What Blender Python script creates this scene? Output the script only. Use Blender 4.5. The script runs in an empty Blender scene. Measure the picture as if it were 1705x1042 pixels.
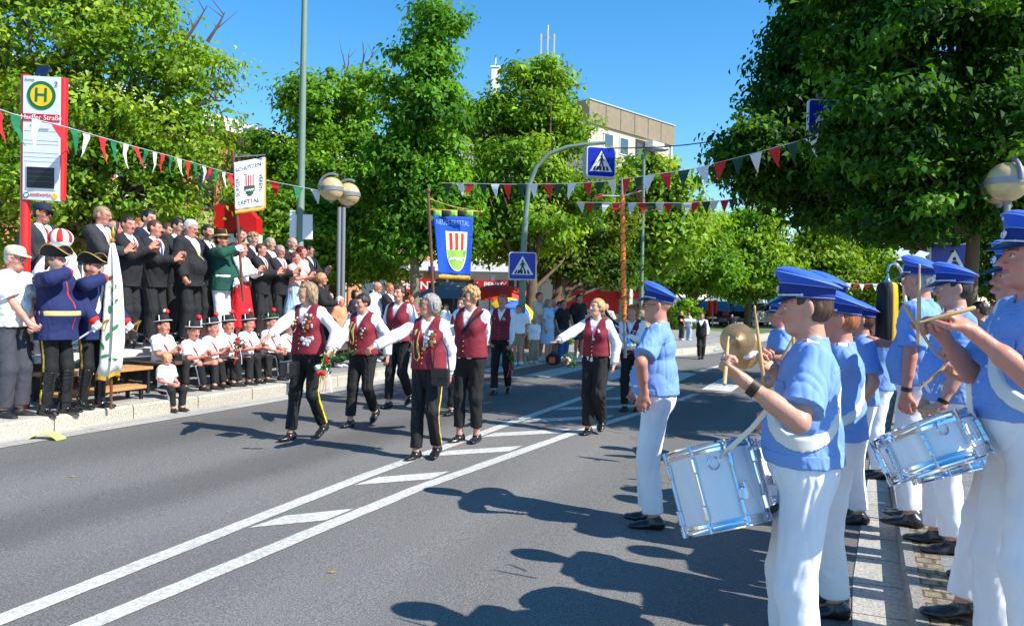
import bpy, bmesh, math, random
import numpy as np
from mathutils import Vector, Matrix
from mathutils.bvhtree import BVHTree

random.seed(7)
RNG = np.random.default_rng(11)
SC = bpy.context.scene
COL = SC.collection
R_ = math.radians

# ---------------------------------------------------------------- camera
FPX, CAMH = 1338.0, 1.6          # focal length in photo pixels (photo is 1705 wide), eye height
ROLL, PITCH = 0.0175, math.atan(25/1338)
_f = Vector((0, math.cos(PITCH), -math.sin(PITCH)))
_r0 = Vector((1, 0, 0)); _u0 = _r0.cross(_f)
_r = _r0*math.cos(ROLL) + _u0*math.sin(ROLL)
_u = _u0*math.cos(ROLL) - _r0*math.sin(ROLL)
cam_d = bpy.data.cameras.new('camera'); cam = bpy.data.objects.new('camera', cam_d); COL.objects.link(cam)
cam.matrix_world = Matrix(((_r.x, _u.x, -_f.x, 0), (_r.y, _u.y, -_f.y, 0), (_r.z, _u.z, -_f.z, CAMH), (0, 0, 0, 1)))
cam_d.sensor_width = 36; cam_d.lens = 36*FPX/1705; cam_d.clip_start = .05; cam_d.clip_end = 3000
SC.camera = cam
SC.render.resolution_x, SC.render.resolution_y = 1024, 625

# ---------------------------------------------------------------- light
SUN_AZ = Vector((.90, -.43, 0)).normalized(); SUN_EL = R_(43)
w = bpy.data.worlds.new('World'); SC.world = w; w.use_nodes = True
nt = w.node_tree; bg = nt.nodes['Background']
sky = nt.nodes.new('ShaderNodeTexSky'); sky.sky_type = 'NISHITA'; sky.sun_disc = False
sky.sun_elevation = SUN_EL; sky.sun_rotation = math.atan2(SUN_AZ.x, SUN_AZ.y)
sky.air_density = 1.0; sky.dust_density = .1; sky.ozone_density = 4.5; sky.altitude = 0
hs = nt.nodes.new('ShaderNodeHueSaturation'); hs.inputs['Saturation'].default_value = 1.28; hs.inputs['Hue'].default_value = .495; hs.inputs['Value'].default_value = 1.06
nt.links.new(sky.outputs[0], hs.inputs['Color']); nt.links.new(hs.outputs[0], bg.inputs[0]); bg.inputs[1].default_value = .13
sl = bpy.data.lights.new('sun', 'SUN'); sl.energy = 4.6; sl.angle = R_(.5); sl.color = (1, .95, .87)
so = bpy.data.objects.new('sun', sl); COL.objects.link(so)
sv = Vector((SUN_AZ.x*math.cos(SUN_EL), SUN_AZ.y*math.cos(SUN_EL), math.sin(SUN_EL)))
so.rotation_euler = sv.to_track_quat('Z', 'Y').to_euler(); so.location = sv*60
SC.view_settings.view_transform = 'Standard'; SC.view_settings.look = 'None'
SC.view_settings.exposure = 0.72; SC.view_settings.gamma = 1
SC.render.engine = 'CYCLES'
SC.cycles.max_bounces = 6; SC.cycles.transparent_max_bounces = 6

# ---------------------------------------------------------------- ground shape and picture helpers (design-time: pixel of the photo -> place)
TH = math.atan(572.5/1338)                       # road heading, to the right of straight ahead
RD = Vector((math.sin(TH), math.cos(TH), 0)); RN = Vector((math.cos(TH), -math.sin(TH), 0))   # along / across (right)
def road_z(L):
    return .02*min(max(-L, 0), 14)
def LS(x, y): return (x*RN.x+y*RN.y, x*RD.x+y*RD.y)
def W(L, S, z=0.0):
    p = RN*L + RD*S; return Vector((p.x, p.y, z))
def ray(px, py):
    d = _f*FPX + _r*(px-852.5) - _u*(py-521.0)
    return d
def P(px, py, Y):
    d = ray(px, py); return Vector((0, 0, CAMH)) + d*(Y/d.y)
def G(px, py, dz=0.0):
    Y = 8.0
    for _ in range(30):
        d = ray(px, py); L = LS(d.x/d.y*Y, Y)[0]
        z = road_z(L)+dz; Y = (z-CAMH)/(d.z/d.y)
    return P(px, py, Y)
def YL(px, py, L):                               # depth at which the view ray meets the vertical plane at lateral L
    d = ray(px, py); a = d.x/d.y
    return L/(a*RN.x+RN.y)

# ---------------------------------------------------------------- tagging
def tag(o, label=None, cat=None, group=None, kind=None):
    if label: o['label'] = label
    if cat: o['category'] = cat
    if group: o['group'] = group
    if kind: o['kind'] = kind
    return o
def empty(name, loc=(0, 0, 0), rz=0.0, label=None, cat=None, group=None):
    o = bpy.data.objects.new(name, None); COL.objects.link(o); o.empty_display_size = .1
    o.location = loc; o.rotation_euler = (0, 0, rz)
    return tag(o, label, cat, group)

# ---------------------------------------------------------------- materials
_M = {}
def lin(c): return tuple(((v/255)/12.92 if v/255 <= .04045 else (((v/255)+.055)/1.055)**2.4) for v in c)
def mat(name, col, rough=.6, metal=0.0, bump=0.0, bscale=60, var=0.0, vscale=6, attr=False, spec=.5, sheen=0, coat=0, sss=0, emit=0, aniso=(1, 1, 1), voronoi=False):
    if name in _M: return _M[name]
    m = bpy.data.materials.new(name); m.use_nodes = True; n = m.node_tree; b = n.nodes['Principled BSDF']; _M[name] = m
    b.inputs['Roughness'].default_value = rough; b.inputs['Metallic'].default_value = metal
    b.inputs['Specular IOR Level'].default_value = spec
    if sheen: b.inputs['Sheen Weight'].default_value = sheen
    if coat: b.inputs['Coat Weight'].default_value = coat
    if sss:
        b.inputs['Subsurface Weight'].default_value = sss; b.inputs['Subsurface Radius'].default_value = (.012, .004, .002); b.inputs['Subsurface Scale'].default_value = 1
    if emit: b.inputs['Emission Color'].default_value = (*col, 1); b.inputs['Emission Strength'].default_value = emit
    tc = n.nodes.new('ShaderNodeTexCoord'); mp = n.nodes.new('ShaderNodeMapping'); mp.inputs['Scale'].default_value = aniso
    n.links.new(tc.outputs['Object'], mp.inputs[0]); src = None
    if attr:
        a = n.nodes.new('ShaderNodeAttribute'); a.attribute_name = 'Col'; src = a.outputs['Color']
    if var:
        nz = n.nodes.new('ShaderNodeTexNoise'); nz.inputs['Scale'].default_value = vscale; nz.inputs['Detail'].default_value = 5
        n.links.new(mp.outputs[0], nz.inputs[0])
        mr = n.nodes.new('ShaderNodeMapRange'); mr.inputs[1].default_value = .3; mr.inputs[2].default_value = .7
        mr.inputs[3].default_value = 1-var; mr.inputs[4].default_value = 1+var; n.links.new(nz.outputs[0], mr.inputs[0])
        vm = n.nodes.new('ShaderNodeVectorMath'); vm.operation = 'SCALE'; n.links.new(mr.outputs[0], vm.inputs['Scale'])
        if src: n.links.new(src, vm.inputs[0])
        else: vm.inputs[0].default_value = col
        src = vm.outputs[0]
    if src: n.links.new(src, b.inputs['Base Color'])
    else: b.inputs['Base Color'].default_value = (*col, 1)
    if bump:
        nz = n.nodes.new('ShaderNodeTexVoronoi' if voronoi else 'ShaderNodeTexNoise'); nz.inputs['Scale'].default_value = bscale
        if not voronoi: nz.inputs['Detail'].default_value = 4
        n.links.new(mp.outputs[0], nz.inputs[0])
        bp = n.nodes.new('ShaderNodeBump'); bp.inputs['Strength'].default_value = min(1, bump); bp.inputs['Distance'].default_value = .01*max(1, bump)
        n.links.new(nz.outputs[0], bp.inputs['Height']); n.links.new(bp.outputs[0], b.inputs['Normal'])
    return m
def rgb(name, c, **k): return mat(name, lin(c), **k)

# ---------------------------------------------------------------- mesh helpers
def mesh_obj(name, V, Fc, m, parent=None, smooth=False, colors=None, loc=None):
    me = bpy.data.meshes.new(name)
    V = np.asarray(V, dtype=np.float32)
    if isinstance(Fc, np.ndarray):
        nf, k = Fc.shape
        me.vertices.add(len(V)); me.vertices.foreach_set('co', V.ravel())
        me.loops.add(nf*k); me.loops.foreach_set('vertex_index', Fc.astype(np.int32).ravel())
        me.polygons.add(nf); me.polygons.foreach_set('loop_start', np.arange(0, nf*k, k, dtype=np.int32))
        me.polygons.foreach_set('loop_total', np.full(nf, k, dtype=np.int32)); me.update(calc_edges=True)
    else:
        me.from_pydata([tuple(map(float, v)) for v in V], [], Fc); me.update()
    if smooth: me.polygons.foreach_set('use_smooth', np.ones(len(me.polygons), dtype=bool))
    if colors is not None:
        a = me.color_attributes.new('Col', 'FLOAT_COLOR', 'POINT')
        c = np.ones((len(V), 4), dtype=np.float32); c[:, :3] = colors; a.data.foreach_set('color', c.ravel())
    o = bpy.data.objects.new(name, me); COL.objects.link(o)
    for mm in (m if isinstance(m, (list, tuple)) else [m]):
        if mm: me.materials.append(mm)
    if parent: o.parent = parent
    if loc is not None: o.location = loc
    return o

class MB:
    """collects simple solids into one mesh"""
    def __init__(s): s.v = []; s.f = []; s.sm = []
    def add(s, V, Fc, smooth=False):
        o = len(s.v); s.v += [tuple(v) for v in V]; s.f += [tuple(i+o for i in f) for f in Fc]; s.sm += [smooth]*len(Fc); return s
    def box(s, c, d, R=None, bev=0.0):
        hx, hy, hz = d[0]/2, d[1]/2, d[2]/2
        if bev <= 0:
            V = [Vector((x*hx, y*hy, z*hz)) for x in (-1, 1) for y in (-1, 1) for z in (-1, 1)]
            Fc = [(0, 1, 3, 2), (4, 6, 7, 5), (0, 4, 5, 1), (2, 3, 7, 6), (0, 2, 6, 4), (1, 5, 7, 3)]
        else:
            bm = bmesh.new(); bmesh.ops.create_cube(bm, size=1)
            for v in bm.verts: v.co = Vector((v.co.x*d[0], v.co.y*d[1], v.co.z*d[2]))
            bmesh.ops.bevel(bm, geom=bm.edges[:], offset=bev, segments=2, affect='EDGES', profile=.6)
            bm.verts.index_update(); V = [v.co.copy() for v in bm.verts]; Fc = [tuple(v.index for v in f.verts) for f in bm.faces]; bm.free()
        if R is not None: V = [R @ v for v in V]
        return s.add([Vector(c)+v for v in V], Fc)
    def tube(s, pts, rad, n=8, cap=True, flat=1.0, up=None):
        pts = [Vector(p) for p in pts]; N = len(pts)
        rr = rad if isinstance(rad, (list, tuple)) else [rad]*N
        V = []; Fc = []; a = None
        for i, p in enumerate(pts):
            t = (pts[min(i+1, N-1)]-pts[max(i-1, 0)])
            if t.length < 1e-9: t = Vector((0, 0, 1))
            t.normalize()
            if a is None:
                a = Vector(up) if up else (Vector((0, 0, 1)) if abs(t.z) < .9 else Vector((1, 0, 0)))
            a = a - t*a.dot(t); a.normalize(); b = t.cross(a)
            for j in range(n):
                an = 2*math.pi*j/n; V.append(p + a*math.cos(an)*rr[i]*flat + b*math.sin(an)*rr[i])
        for i in range(N-1):
            for j in range(n):
                k = (j+1) % n; Fc.append((i*n+j, i*n+k, (i+1)*n+k, (i+1)*n+j))
        if cap: Fc.append(tuple(range(n-1, -1, -1))); Fc.append(tuple((N-1)*n+j for j in range(n)))
        return s.add(V, Fc, True)
    def lathe(s, prof, n=24, M=None, cap=True, sx=1, sy=1):
        V = []; Fc = []; N = len(prof)
        for r, z in prof:
            for j in range(n):
                a = 2*math.pi*j/n; V.append(Vector((r*math.cos(a)*sx, r*math.sin(a)*sy, z)))
        for i in range(N-1):
            for j in range(n):
                k = (j+1) % n; Fc.append((i*n+j, i*n+k, (i+1)*n+k, (i+1)*n+j))
        if cap: Fc.append(tuple(range(n-1, -1, -1))); Fc.append(tuple((N-1)*n+j for j in range(n)))
        if M is not None: V = [M @ v for v in V]
        return s.add(V, Fc, True)
    def sphere(s, c, r, n=12, sc=(1, 1, 1), M=None):
        prof = [(max(1e-4, math.sin(math.pi*i/n)), -math.cos(math.pi*i/n)) for i in range(n+1)]
        V = []; Fc = []; k = n*2
        for q, z in prof:
            for j in range(k):
                a = 2*math.pi*j/k; v = Vector((q*math.cos(a)*r*sc[0], q*math.sin(a)*r*sc[1], z*r*sc[2]))
                V.append((M @ v if M is not None else v)+Vector(c))
        for i in range(n):
            for j in range(k): Fc.append((i*k+j, i*k+(j+1) % k, (i+1)*k+(j+1) % k, (i+1)*k+j))
        return s.add(V, Fc, True)
    def prism(s, poly, o, ax, ay, az, t):
        """poly 2-D outline -> solid of thickness t; point = o + ax*x + ay*y, thickness along az"""
        n = len(poly); o = Vector(o); ax = Vector(ax); ay = Vector(ay); az = Vector(az)
        V = [o+ax*x+ay*y for x, y in poly]+[o+ax*x+ay*y+az*t for x, y in poly]
        Fc = [tuple(range(n-1, -1, -1)), tuple(range(n, 2*n))]+[(i, (i+1) % n, (i+1) % n+n, i+n) for i in range(n)]
        return s.add(V, Fc)
    def build(s, name, m, parent=None, colors=None):
        o = mesh_obj(name, s.v, s.f, m, parent, colors=colors)
        o.data.polygons.foreach_set('use_smooth', np.array(s.sm, dtype=bool))
        if any(s.sm): 
            try: o.data.set_sharp_from_angle(angle=R_(50))
            except Exception: pass
        return o

def text_obj(name, txt, size, m, parent, M, ext=.002, stretch=1.0, spacing=1.0, bold=0.0, align='CENTER'):
    cu = bpy.data.curves.new(name, 'FONT'); cu.body = txt; cu.size = size; cu.extrude = ext; cu.align_x = align; cu.align_y = 'CENTER'
    cu.space_character = spacing; cu.offset = bold; cu.resolution_u = 3
    t = bpy.data.objects.new(name+'_tmp', cu); COL.objects.link(t)
    bpy.context.view_layer.update()
    me = bpy.data.meshes.new_from_object(t.evaluated_get(bpy.context.evaluated_depsgraph_get()))
    bpy.data.objects.remove(t); bpy.data.curves.remove(cu)
    me.name = name
    for v in me.vertices: v.co.x *= stretch
    me.transform(M); me.materials.clear(); me.materials.append(m)
    o = bpy.data.objects.new(name, me); COL.objects.link(o); o.parent = parent
    return o
def frame(o, ax, ay):
    ax = Vector(ax).normalized(); ay = Vector(ay); ay = (ay-ax*ay.dot(ax)).normalized(); az = ax.cross(ay); o = Vector(o)
    return Matrix(((ax.x, ay.x, az.x, o.x), (ax.y, ay.y, az.y, o.y), (ax.z, ay.z, az.z, o.z), (0, 0, 0, 1)))
# ================================================================ implicit-surface engine for bodies and clothes
A = lambda *v: np.array(v, dtype=np.float64)
I3 = np.eye(3)
def nrm(v): v = np.asarray(v, float); return v/(np.linalg.norm(v)+1e-9)
def rx(a): c, s = math.cos(a), math.sin(a); return np.array([[1, 0, 0], [0, c, -s], [0, s, c]])
def ry(a): c, s = math.cos(a), math.sin(a); return np.array([[c, 0, s], [0, 1, 0], [-s, 0, c]])
def rz(a): c, s = math.cos(a), math.sin(a); return np.array([[c, -s, 0], [s, c, 0], [0, 0, 1]])
def pr(a, b, ra, rb=None, R=I3, s=(1, 1, 1), k=.02, neg=False):
    return dict(a=np.asarray(a, float), b=np.asarray(b, float), ra=ra, rb=ra if rb is None else rb, R=R, s=np.asarray(s, float), k=k, neg=neg)
def el(c, r, R=I3, k=.02, neg=False):
    r = np.asarray(r, float); m = r.min(); return pr(c, c, m, m, R, r/m, k, neg)
class Vol:
    def __init__(s, prims, res, pad=.03, inf=0.0, fill=True):
        lo = np.full(3, 9e9); hi = -lo
        for p in prims:
            if p['neg']: continue
            r = (max(p['ra'], p['rb'])+inf)*p['s'].max()
            lo = np.minimum(lo, np.minimum(p['a'], p['b'])-r); hi = np.maximum(hi, np.maximum(p['a'], p['b'])+r)
        s.h = res; s.lo = lo-pad-2*res; n = np.ceil((hi+pad+2*res-s.lo)/res).astype(int)+1
        s.n = n; s.ax = [s.lo[i]+res*np.arange(n[i]) for i in range(3)]
        s.D = np.full(n, .5, dtype=np.float32)
        if fill: s.add(prims, inf)
    def coords(s, o, R, sl=(slice(None),)*3):
        X = (s.ax[0][sl[0]]-o[0])[:, None, None]; Y = (s.ax[1][sl[1]]-o[1])[None, :, None]; Z = (s.ax[2][sl[2]]-o[2])[None, None, :]
        return [(X*R[0, i]+Y*R[1, i]+Z*R[2, i]).astype(np.float32) for i in range(3)]
    def add(s, prims, inf=0.0):
        for p in prims:
            ra, rb = p['ra']+inf, p['rb']+inf
            if p['neg']: ra, rb = p['ra'], p['rb']
            k = p['k']; m = max(ra, rb)*p['s'].max()+k+2.5*s.h
            lo = np.minimum(p['a'], p['b'])-m; hi = np.maximum(p['a'], p['b'])+m
            i0 = np.clip(((lo-s.lo)/s.h).astype(int), 0, s.n); i1 = np.clip(np.ceil((hi-s.lo)/s.h).astype(int)+1, 0, s.n)
            if (i1 <= i0).any(): continue
            sl = tuple(slice(i0[i], i1[i]) for i in range(3))
            q = s.coords(p['a'], p['R'], sl); sc = p['s']; q = [q[i]/sc[i] for i in range(3)]
            ba = ((p['b']-p['a'])@p['R'])/sc; bb = float(ba@ba)
            if bb > 1e-10:
                t = np.clip((q[0]*ba[0]+q[1]*ba[1]+q[2]*ba[2])/bb, 0, 1)
                d = np.sqrt((q[0]-ba[0]*t)**2+(q[1]-ba[1]*t)**2+(q[2]-ba[2]*t)**2)-(ra+(rb-ra)*t)
            else: d = np.sqrt(q[0]**2+q[1]**2+q[2]**2)-ra
            d = (d*min(1.0, float(sc.min())**.5 if sc.min() < 1 else 1)).astype(np.float32)
            D = s.D[sl]
            if p['neg']:
                d = -d; h = np.maximum(k-np.abs(D-d), 0)/k; s.D[sl] = np.maximum(D, d)+h*h*k*.25
            else:
                h = np.maximum(k-np.abs(D-d), 0)/k; s.D[sl] = np.minimum(D, d)-h*h*k*.25
        return s
    def cut(s, o, R, fn):
        """keep where fn(x,y,z) < 0 in the frame (o,R)"""
        q = s.coords(np.asarray(o, float), R); s.D = np.maximum(s.D, fn(*q).astype(np.float32)); return s
    def mesh(s):
        D = s.D; S = D < 0
        nx, ny, nz = D.shape
        cs = [(i, j, k) for i in (0, 1) for j in (0, 1) for k in (0, 1)]
        cnt = np.zeros((nx-1, ny-1, nz-1), dtype=np.int8)
        for i, j, k in cs: cnt += S[i:nx-1+i, j:ny-1+j, k:nz-1+k]
        act = (cnt > 0) & (cnt < 8); I = np.argwhere(act)
        if len(I) == 0: return np.zeros((0, 3)), np.zeros((0, 4), int)
        vals = np.stack([D[I[:, 0]+i, I[:, 1]+j, I[:, 2]+k] for i, j, k in cs], 1)
        acc = np.zeros((len(I), 3)); num = np.zeros(len(I)); C = np.array(cs, float)
        for a in range(8):
            for b in range(a+1, 8):
                df = C[b]-C[a]
                if abs(df).sum() != 1: continue
                va, vb = vals[:, a], vals[:, b]; m = (va < 0) != (vb < 0)
                t = va[m]/(va[m]-vb[m]); acc[m] += C[a]+df*t[:, None]; num[m] += 1
        V = (I+acc/num[:, None])*s.h+s.lo
        idx = np.full(act.shape, -1, dtype=np.int32); idx[act] = np.arange(len(I))
        Q = []
        for ax in range(3):
            sl0 = [slice(1, -1)]*3; sl1 = [slice(1, -1)]*3; sl0[ax] = slice(0, -1); sl1[ax] = slice(1, None)
            a, b = S[tuple(sl0)], S[tuple(sl1)]
            E = np.argwhere(a != b); 
            if len(E) == 0: continue
            fl = a[tuple(E.T)]; E = E.copy(); u, v = [(1, 2), (2, 0), (0, 1)][ax]
            E[:, u] += 1; E[:, v] += 1          # grid coords of the edge
            def cell(du, dv):
                c = E.copy(); c[:, u] -= du; c[:, v] -= dv; return idx[c[:, 0], c[:, 1], c[:, 2]]
            q = np.stack([cell(1, 1), cell(0, 1), cell(0, 0), cell(1, 0)], 1)
            q[~fl] = q[~fl][:, ::-1]; Q.append(q)
        Q = np.concatenate(Q); Q = Q[(Q >= 0).all(1)]
        return V, Q
def vnormals(V, Q):
    n = np.cross(V[Q[:, 2]]-V[Q[:, 0]], V[Q[:, 3]]-V[Q[:, 1]]); N = np.zeros_like(V)
    for k in range(4): np.add.at(N, Q[:, k], n)
    return N/(np.linalg.norm(N, axis=1)[:, None]+1e-12)
def folds(V, seed, f=(9, 9, 5), warp=1.0):
    r = np.random.default_rng(seed); out = np.zeros(len(V))
    P0 = V*np.array(f)
    for o in range(3):
        a, b, c = r.normal(size=(3, 3)); ph = r.uniform(0, 6.3, 3); g = 1.7**o
        w1 = np.sin(P0@b*g*.9+ph[1]); w2 = np.sin(P0@c*g*1.1+ph[2])
        out += (np.abs(np.sin(P0@a*g+1.6*warp*w1+1.2*warp*w2+ph[0]))-.6)/g
    return out
# ================================================================ people
SKINS = dict(fair=(205, 150, 125), rosy=(205, 138, 115), tan=(178, 118, 90), pale=(215, 165, 140), red=(208, 138, 114))
HAIRC = dict(grey=(150, 145, 140), white=(205, 203, 198), blond=(190, 150, 95), dark=(38, 28, 24), brown=(80, 52, 36), red=(150, 62, 36), ash=(150, 125, 95), black=(22, 20, 20), ginger=(165, 95, 50), silver=(175, 170, 165))
def M_skin(): return mat('skin', (.5, .3, .2), rough=.48, attr=True, bump=.15, bscale=90, var=.07, vscale=22, sss=0)
def M_hair(): return mat('hair', (.1, .1, .1), rough=.5, attr=True, bump=1.0, bscale=55, var=.35, vscale=40, aniso=(1, 1, .25))
_clothn = {}
def cloth(name, c, rough=.85, bump=.35, bscale=28, var=.06, wr=.55, **k):
    m = mat(name, lin(c), rough=rough, bump=bump, bscale=bscale, var=var, vscale=5, **k); n = m.node_tree
    if 'wr' in m: return m
    m['wr'] = 1; b = n.nodes['Principled BSDF']; old = b.inputs['Normal'].links[0].from_node; tc = n.nodes['Texture Coordinate']      # broad creases on top of the weave
    mp = n.nodes.new('ShaderNodeMapping'); mp.inputs['Scale'].default_value = (1, 1, .62); mp.inputs['Rotation'].default_value = (.4, .3, .5); nz = n.nodes.new('ShaderNodeTexNoise'); nz.inputs['Scale'].default_value = 8.5; nz.inputs['Detail'].default_value = 2.5; nz.inputs['Distortion'].default_value = 1.6
    try: nz.noise_type = 'RIDGED_MULTIFRACTAL'
    except Exception: pass
    bp = n.nodes.new('ShaderNodeBump'); bp.inputs['Strength'].default_value = wr; bp.inputs['Distance'].default_value = .012
    n.links.new(tc.outputs['Object'], mp.inputs[0]); n.links.new(mp.outputs[0], nz.inputs[0]); n.links.new(nz.outputs[0], bp.inputs['Height']); n.links.new(old.outputs[0], bp.inputs['Normal']); n.links.new(bp.outputs[0], b.inputs['Normal'])
    return m
def hang(x, z0, x1): return x
class Person:
    def __init__(s, pos, face, H=1.75, w=1.0, female=False, belly=0, bust=None, skin='fair', res=.012, label='', group=None, lean=0, side=0, twist=0, ptwist=0,
                 head=(0, 0, 0), hip=None, L=None, R=None, footL=None, footR=None, seed=0, age=0, kid=False, kneeout=0.0, hipdy=0):
        s.res = res; s.seed = seed; s.fem = female; s.kid = kid
        s.root = empty('person', pos, -R_(face), label, 'person', group)
        s.pos = np.array(pos, float); a = -R_(face); s.RW = rz(a)
        k = s.k = H/1.75; s.w = w; s.belly = belly
        Pz = .965*k
        s.Pc = A(0, hipdy*k, Pz) if hip is None else np.array(hip, float)
        s.Rp = rz(ptwist); s.Rc = rz(twist)@rx(-lean)@ry(side)
        hy, hp, ht = head
        s.Rh = rz(-R_(hy))@rx(R_(hp))@ry(R_(ht))            # yaw + = turns to own right, pitch + = looks up
        s.waist = s.Pc+s.Rp@A(0, 0, .10*k)
        hs = s.hs = (k if not kid else k*1.28)
        s.hw = 1.0
        sw = (.160 if female else .185)*k*(.5+.5*w)*(0.92 if kid else 1)
        s.sho = {t: s.waist+s.Rc@A(t*sw, -.005*k, .368*k) for t in (-1, 1)}
        s.nb = s.waist+s.Rc@A(0, -.015*k, .42*k)
        s.sk = s.nb+s.Rc@A(0, .015*k, .05*k)
        s.hc = s.sk+s.Rh@A(0, .015, .105)*hs
        s.limb = {}
        for t, spec in ((-1, L or {}), (1, R or {})):
            S = s.sho[t]
            tg = spec.get('at')
            if tg is None: T = S+s.Rc@A(t*.05, .05, -.50)*k if not female else S+s.Rc@A(t*.07, .04, -.50)*k
            elif isinstance(tg, Vector): T = s.loc(tg)
            else: T = A(*tg)*k
            el_ = s.ik(S, T, .285*k, .255*k, spec.get('pole', (t*.55, -1, -.25)))
            E, Wr = el_; fd = nrm(Wr-E)
            hd = nrm(spec['dir']) if 'dir' in spec else fd
            pn = np.array(spec.get('palm', (-t, 0, 0)), float); pn = nrm(pn-hd*(pn@hd))
            s.limb[t] = dict(S=S, E=E, W=Wr, hd=hd, pn=pn, curl=spec.get('curl', .35), spread=spec.get('spread', .0), thumb=spec.get('thumb', .5))
        s.leg = {}
        for t, spec in ((-1, footL), (1, footR)):
            hj = s.Pc+s.Rp@A(t*.088*k*(.6+.4*w), 0, -.03*k)
            sp = spec or (t*.095, 0, 0, t*8, 0)
            x, y, z, yaw, pit = sp
            fr = rz(-R_(yaw))@rx(R_(pit))
            an = A(x*k, y*k, z*k)+fr@A(0, -.0, .085*k)
            if pit < 0: an = A(x*k, y*k, z*k)+rz(-R_(yaw))@A(0, .10, 0)*k+fr@A(0, -.10, .085)*k
            kn, an2 = s.ik(hj, an, .430*k, .426*k, (t*.12+t*kneeout, 1, .1))
            s.leg[t] = dict(H=hj, K=kn, A=an2, R=fr)
        s.build_prims()
    def loc(s, wv): return s.RW.T@(np.array(wv, float)-s.pos)
    def wd(s, v): return Vector(s.RW@np.asarray(v, float)+s.pos)
    def dl(s, v): return s.RW.T@np.array(v, float)     # world direction -> local
    @staticmethod
    def ik(S, T, l1, l2, pole):
        d = T-S; D = np.linalg.norm(d); Dm = (l1+l2)*.999
        if D > Dm: T = S+d/D*Dm; D = Dm; d = T-S
        D = max(D, abs(l1-l2)+.02); u = nrm(d); a = (l1*l1-l2*l2+D*D)/(2*D); h = math.sqrt(max(l1*l1-a*a, 0))
        p = np.array(pole, float); p = nrm(p-u*(p@u)); return S+u*a+p*h, T
    def build_prims(s):
        k, w, Rc, Rp, Wp = s.k, s.w, s.Rc, s.Rp, s.waist
        f = s.fem; c = lambda *v: Wp+Rc@(A(*v)*k)
        g = .75 if not s.kid else .8
        b = s.belly
        T = [pr(s.Pc+Rp@A(-.03, 0, -.02)*k, s.Pc+Rp@A(.03, 0, -.02)*k, (.125 if f else .118)*k*w, None, Rp, (1, .78, .9), .05),
             pr(s.Pc+Rp@A(0, 0, .03)*k, c(0, 0, .05), .148*k*w, (.128 if f else .142)*k*w, Rp, (1, g, 1), .05),
             pr(c(0, 0, .04), c(0, .005, .24), (.126 if f else .142)*k*w, (.140 if f else .160)*k*(.4+.6*w), Rc, (1, .68, 1), .05),
             pr(c(-.07, .0, .30), c(.07, .0, .30), .095*k*(.4+.6*w), None, Rc, (1, .9, .95), .05)]
        if b: T.append(el(c(0, .05+.05*b, .03), A(.15*w, .10+.07*b, .15)*k, Rc, .06))
        if f or (b and b > .6):
            q = .062 if f else .05
            for t in (-1, 1): T.append(el(c(t*.072, .075+.02*(w-1), .22), A(q, q*.95, q*1.05)*k*(.5+.5*w), Rc, .04))
        for t in (-1, 1):
            T.append(pr(s.sho[t]+Rc@A(-t*.02, 0, -.012)*k, c(t*.05, -.01, .405), .052*k*(.5+.5*w), .046*k, Rc, (1, .9, .9), .04))
        s.torso = T
        s.neck = [pr(s.nb+Rc@A(0, 0, -.03)*k, s.sk+s.Rh@A(0, 0, .03)*s.hs, (.05 if f else .058)*k*(.6+.4*w), (.045 if f else .054)*s.hs, I3, (1, 1, 1), .03)]
        s.arm = {}; s.hand = {}
        for t in (-1, 1):
            q = s.limb[t]; m = (.86 if f else 1)*(.55+.45*w)*k
            s.arm[t] = [pr(q['S'], q['E'], .049*m, .037*m, k=.03), pr(q['E'], q['W'], .037*m, .024*m, k=.02),
                        pr(q['E']+(q['W']-q['E'])*.08, q['E']+(q['W']-q['E'])*.5, .037*m, .035*m, k=.02)]
            s.hand[t] = s.mk_hand(q, t)
        s.legp = {}
        for t in (-1, 1):
            q = s.leg[t]; m = (.6+.4*w)*k
            back = -nrm(q['R']@A(0, 1, 0))
            cm = q['K']+(q['A']-q['K'])*.3+back*.018*k
            s.legp[t] = [pr(q['H'], q['K'], .086*m, .052*m, k=.04), pr(q['K'], q['A'], .050*m, .034*m, k=.02), pr(q['K']+(q['A']-q['K'])*.12+back*.008, cm+(q['A']-q['K'])*.22, .046*m, .040*m, k=.03)]
        s.foot = {t: s.mk_foot(t, 0) for t in (-1, 1)}
        H = s.hs; Rh = s.Rh; h = lambda x, y, z: s.hc+Rh@(A(x, y, z)*H)
        hw = .96 if f else 1.0
        hd = [el(h(0, -.012, .030), A(.076*hw, .095, .086)*H, Rh, .02), el(h(0, .022, -.030), A(.060*hw, .064, .078)*H, Rh, .03),
              pr(h(-.018, .055, -.088), h(.018, .055, -.088), .024*H, None, Rh, (1, 1, .85), .03)]
        if w > 1.12: hd += [el(h(0, .02, -.05), A(.07, .06, .06)*H, Rh, .03), el(h(0, .03, -.095), A(.05, .045, .03)*H, Rh, .03)]
        for t in (-1, 1): hd.append(el(h(t*.036, .055, -.028), A(.022, .022, .022)*H, Rh, .02))
        if s.res < .0125:
            hd.append(pr(h(-.034, .074, .026), h(.034, .074, .026), .012*H, None, Rh, (1, 1, .8), .015))
            hd += [el(h(t*.031, .094, .004), A(.015, .014, .011)*H, Rh, .010, True) for t in (-1, 1)]
            hd += [el(h(t*.031, .075, .003), A(.0125, .0125, .0115)*H, Rh, .003) for t in (-1, 1)]
            hd += [pr(h(-.020, .081, -.049), h(.020, .081, -.049), .0075*H, k=.01), pr(h(-.016, .079, -.060), h(.016, .079, -.060), .0085*H, k=.008)]
        hd.append(pr(h(0, .084, .016), h(0, .109, -.024), .0085*H, .0120*H, k=.011))
        hd += [el(h(t*.012, .094, -.030), A(.010, .011, .008)*H, Rh, .008) for t in (-1, 1)]
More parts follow.
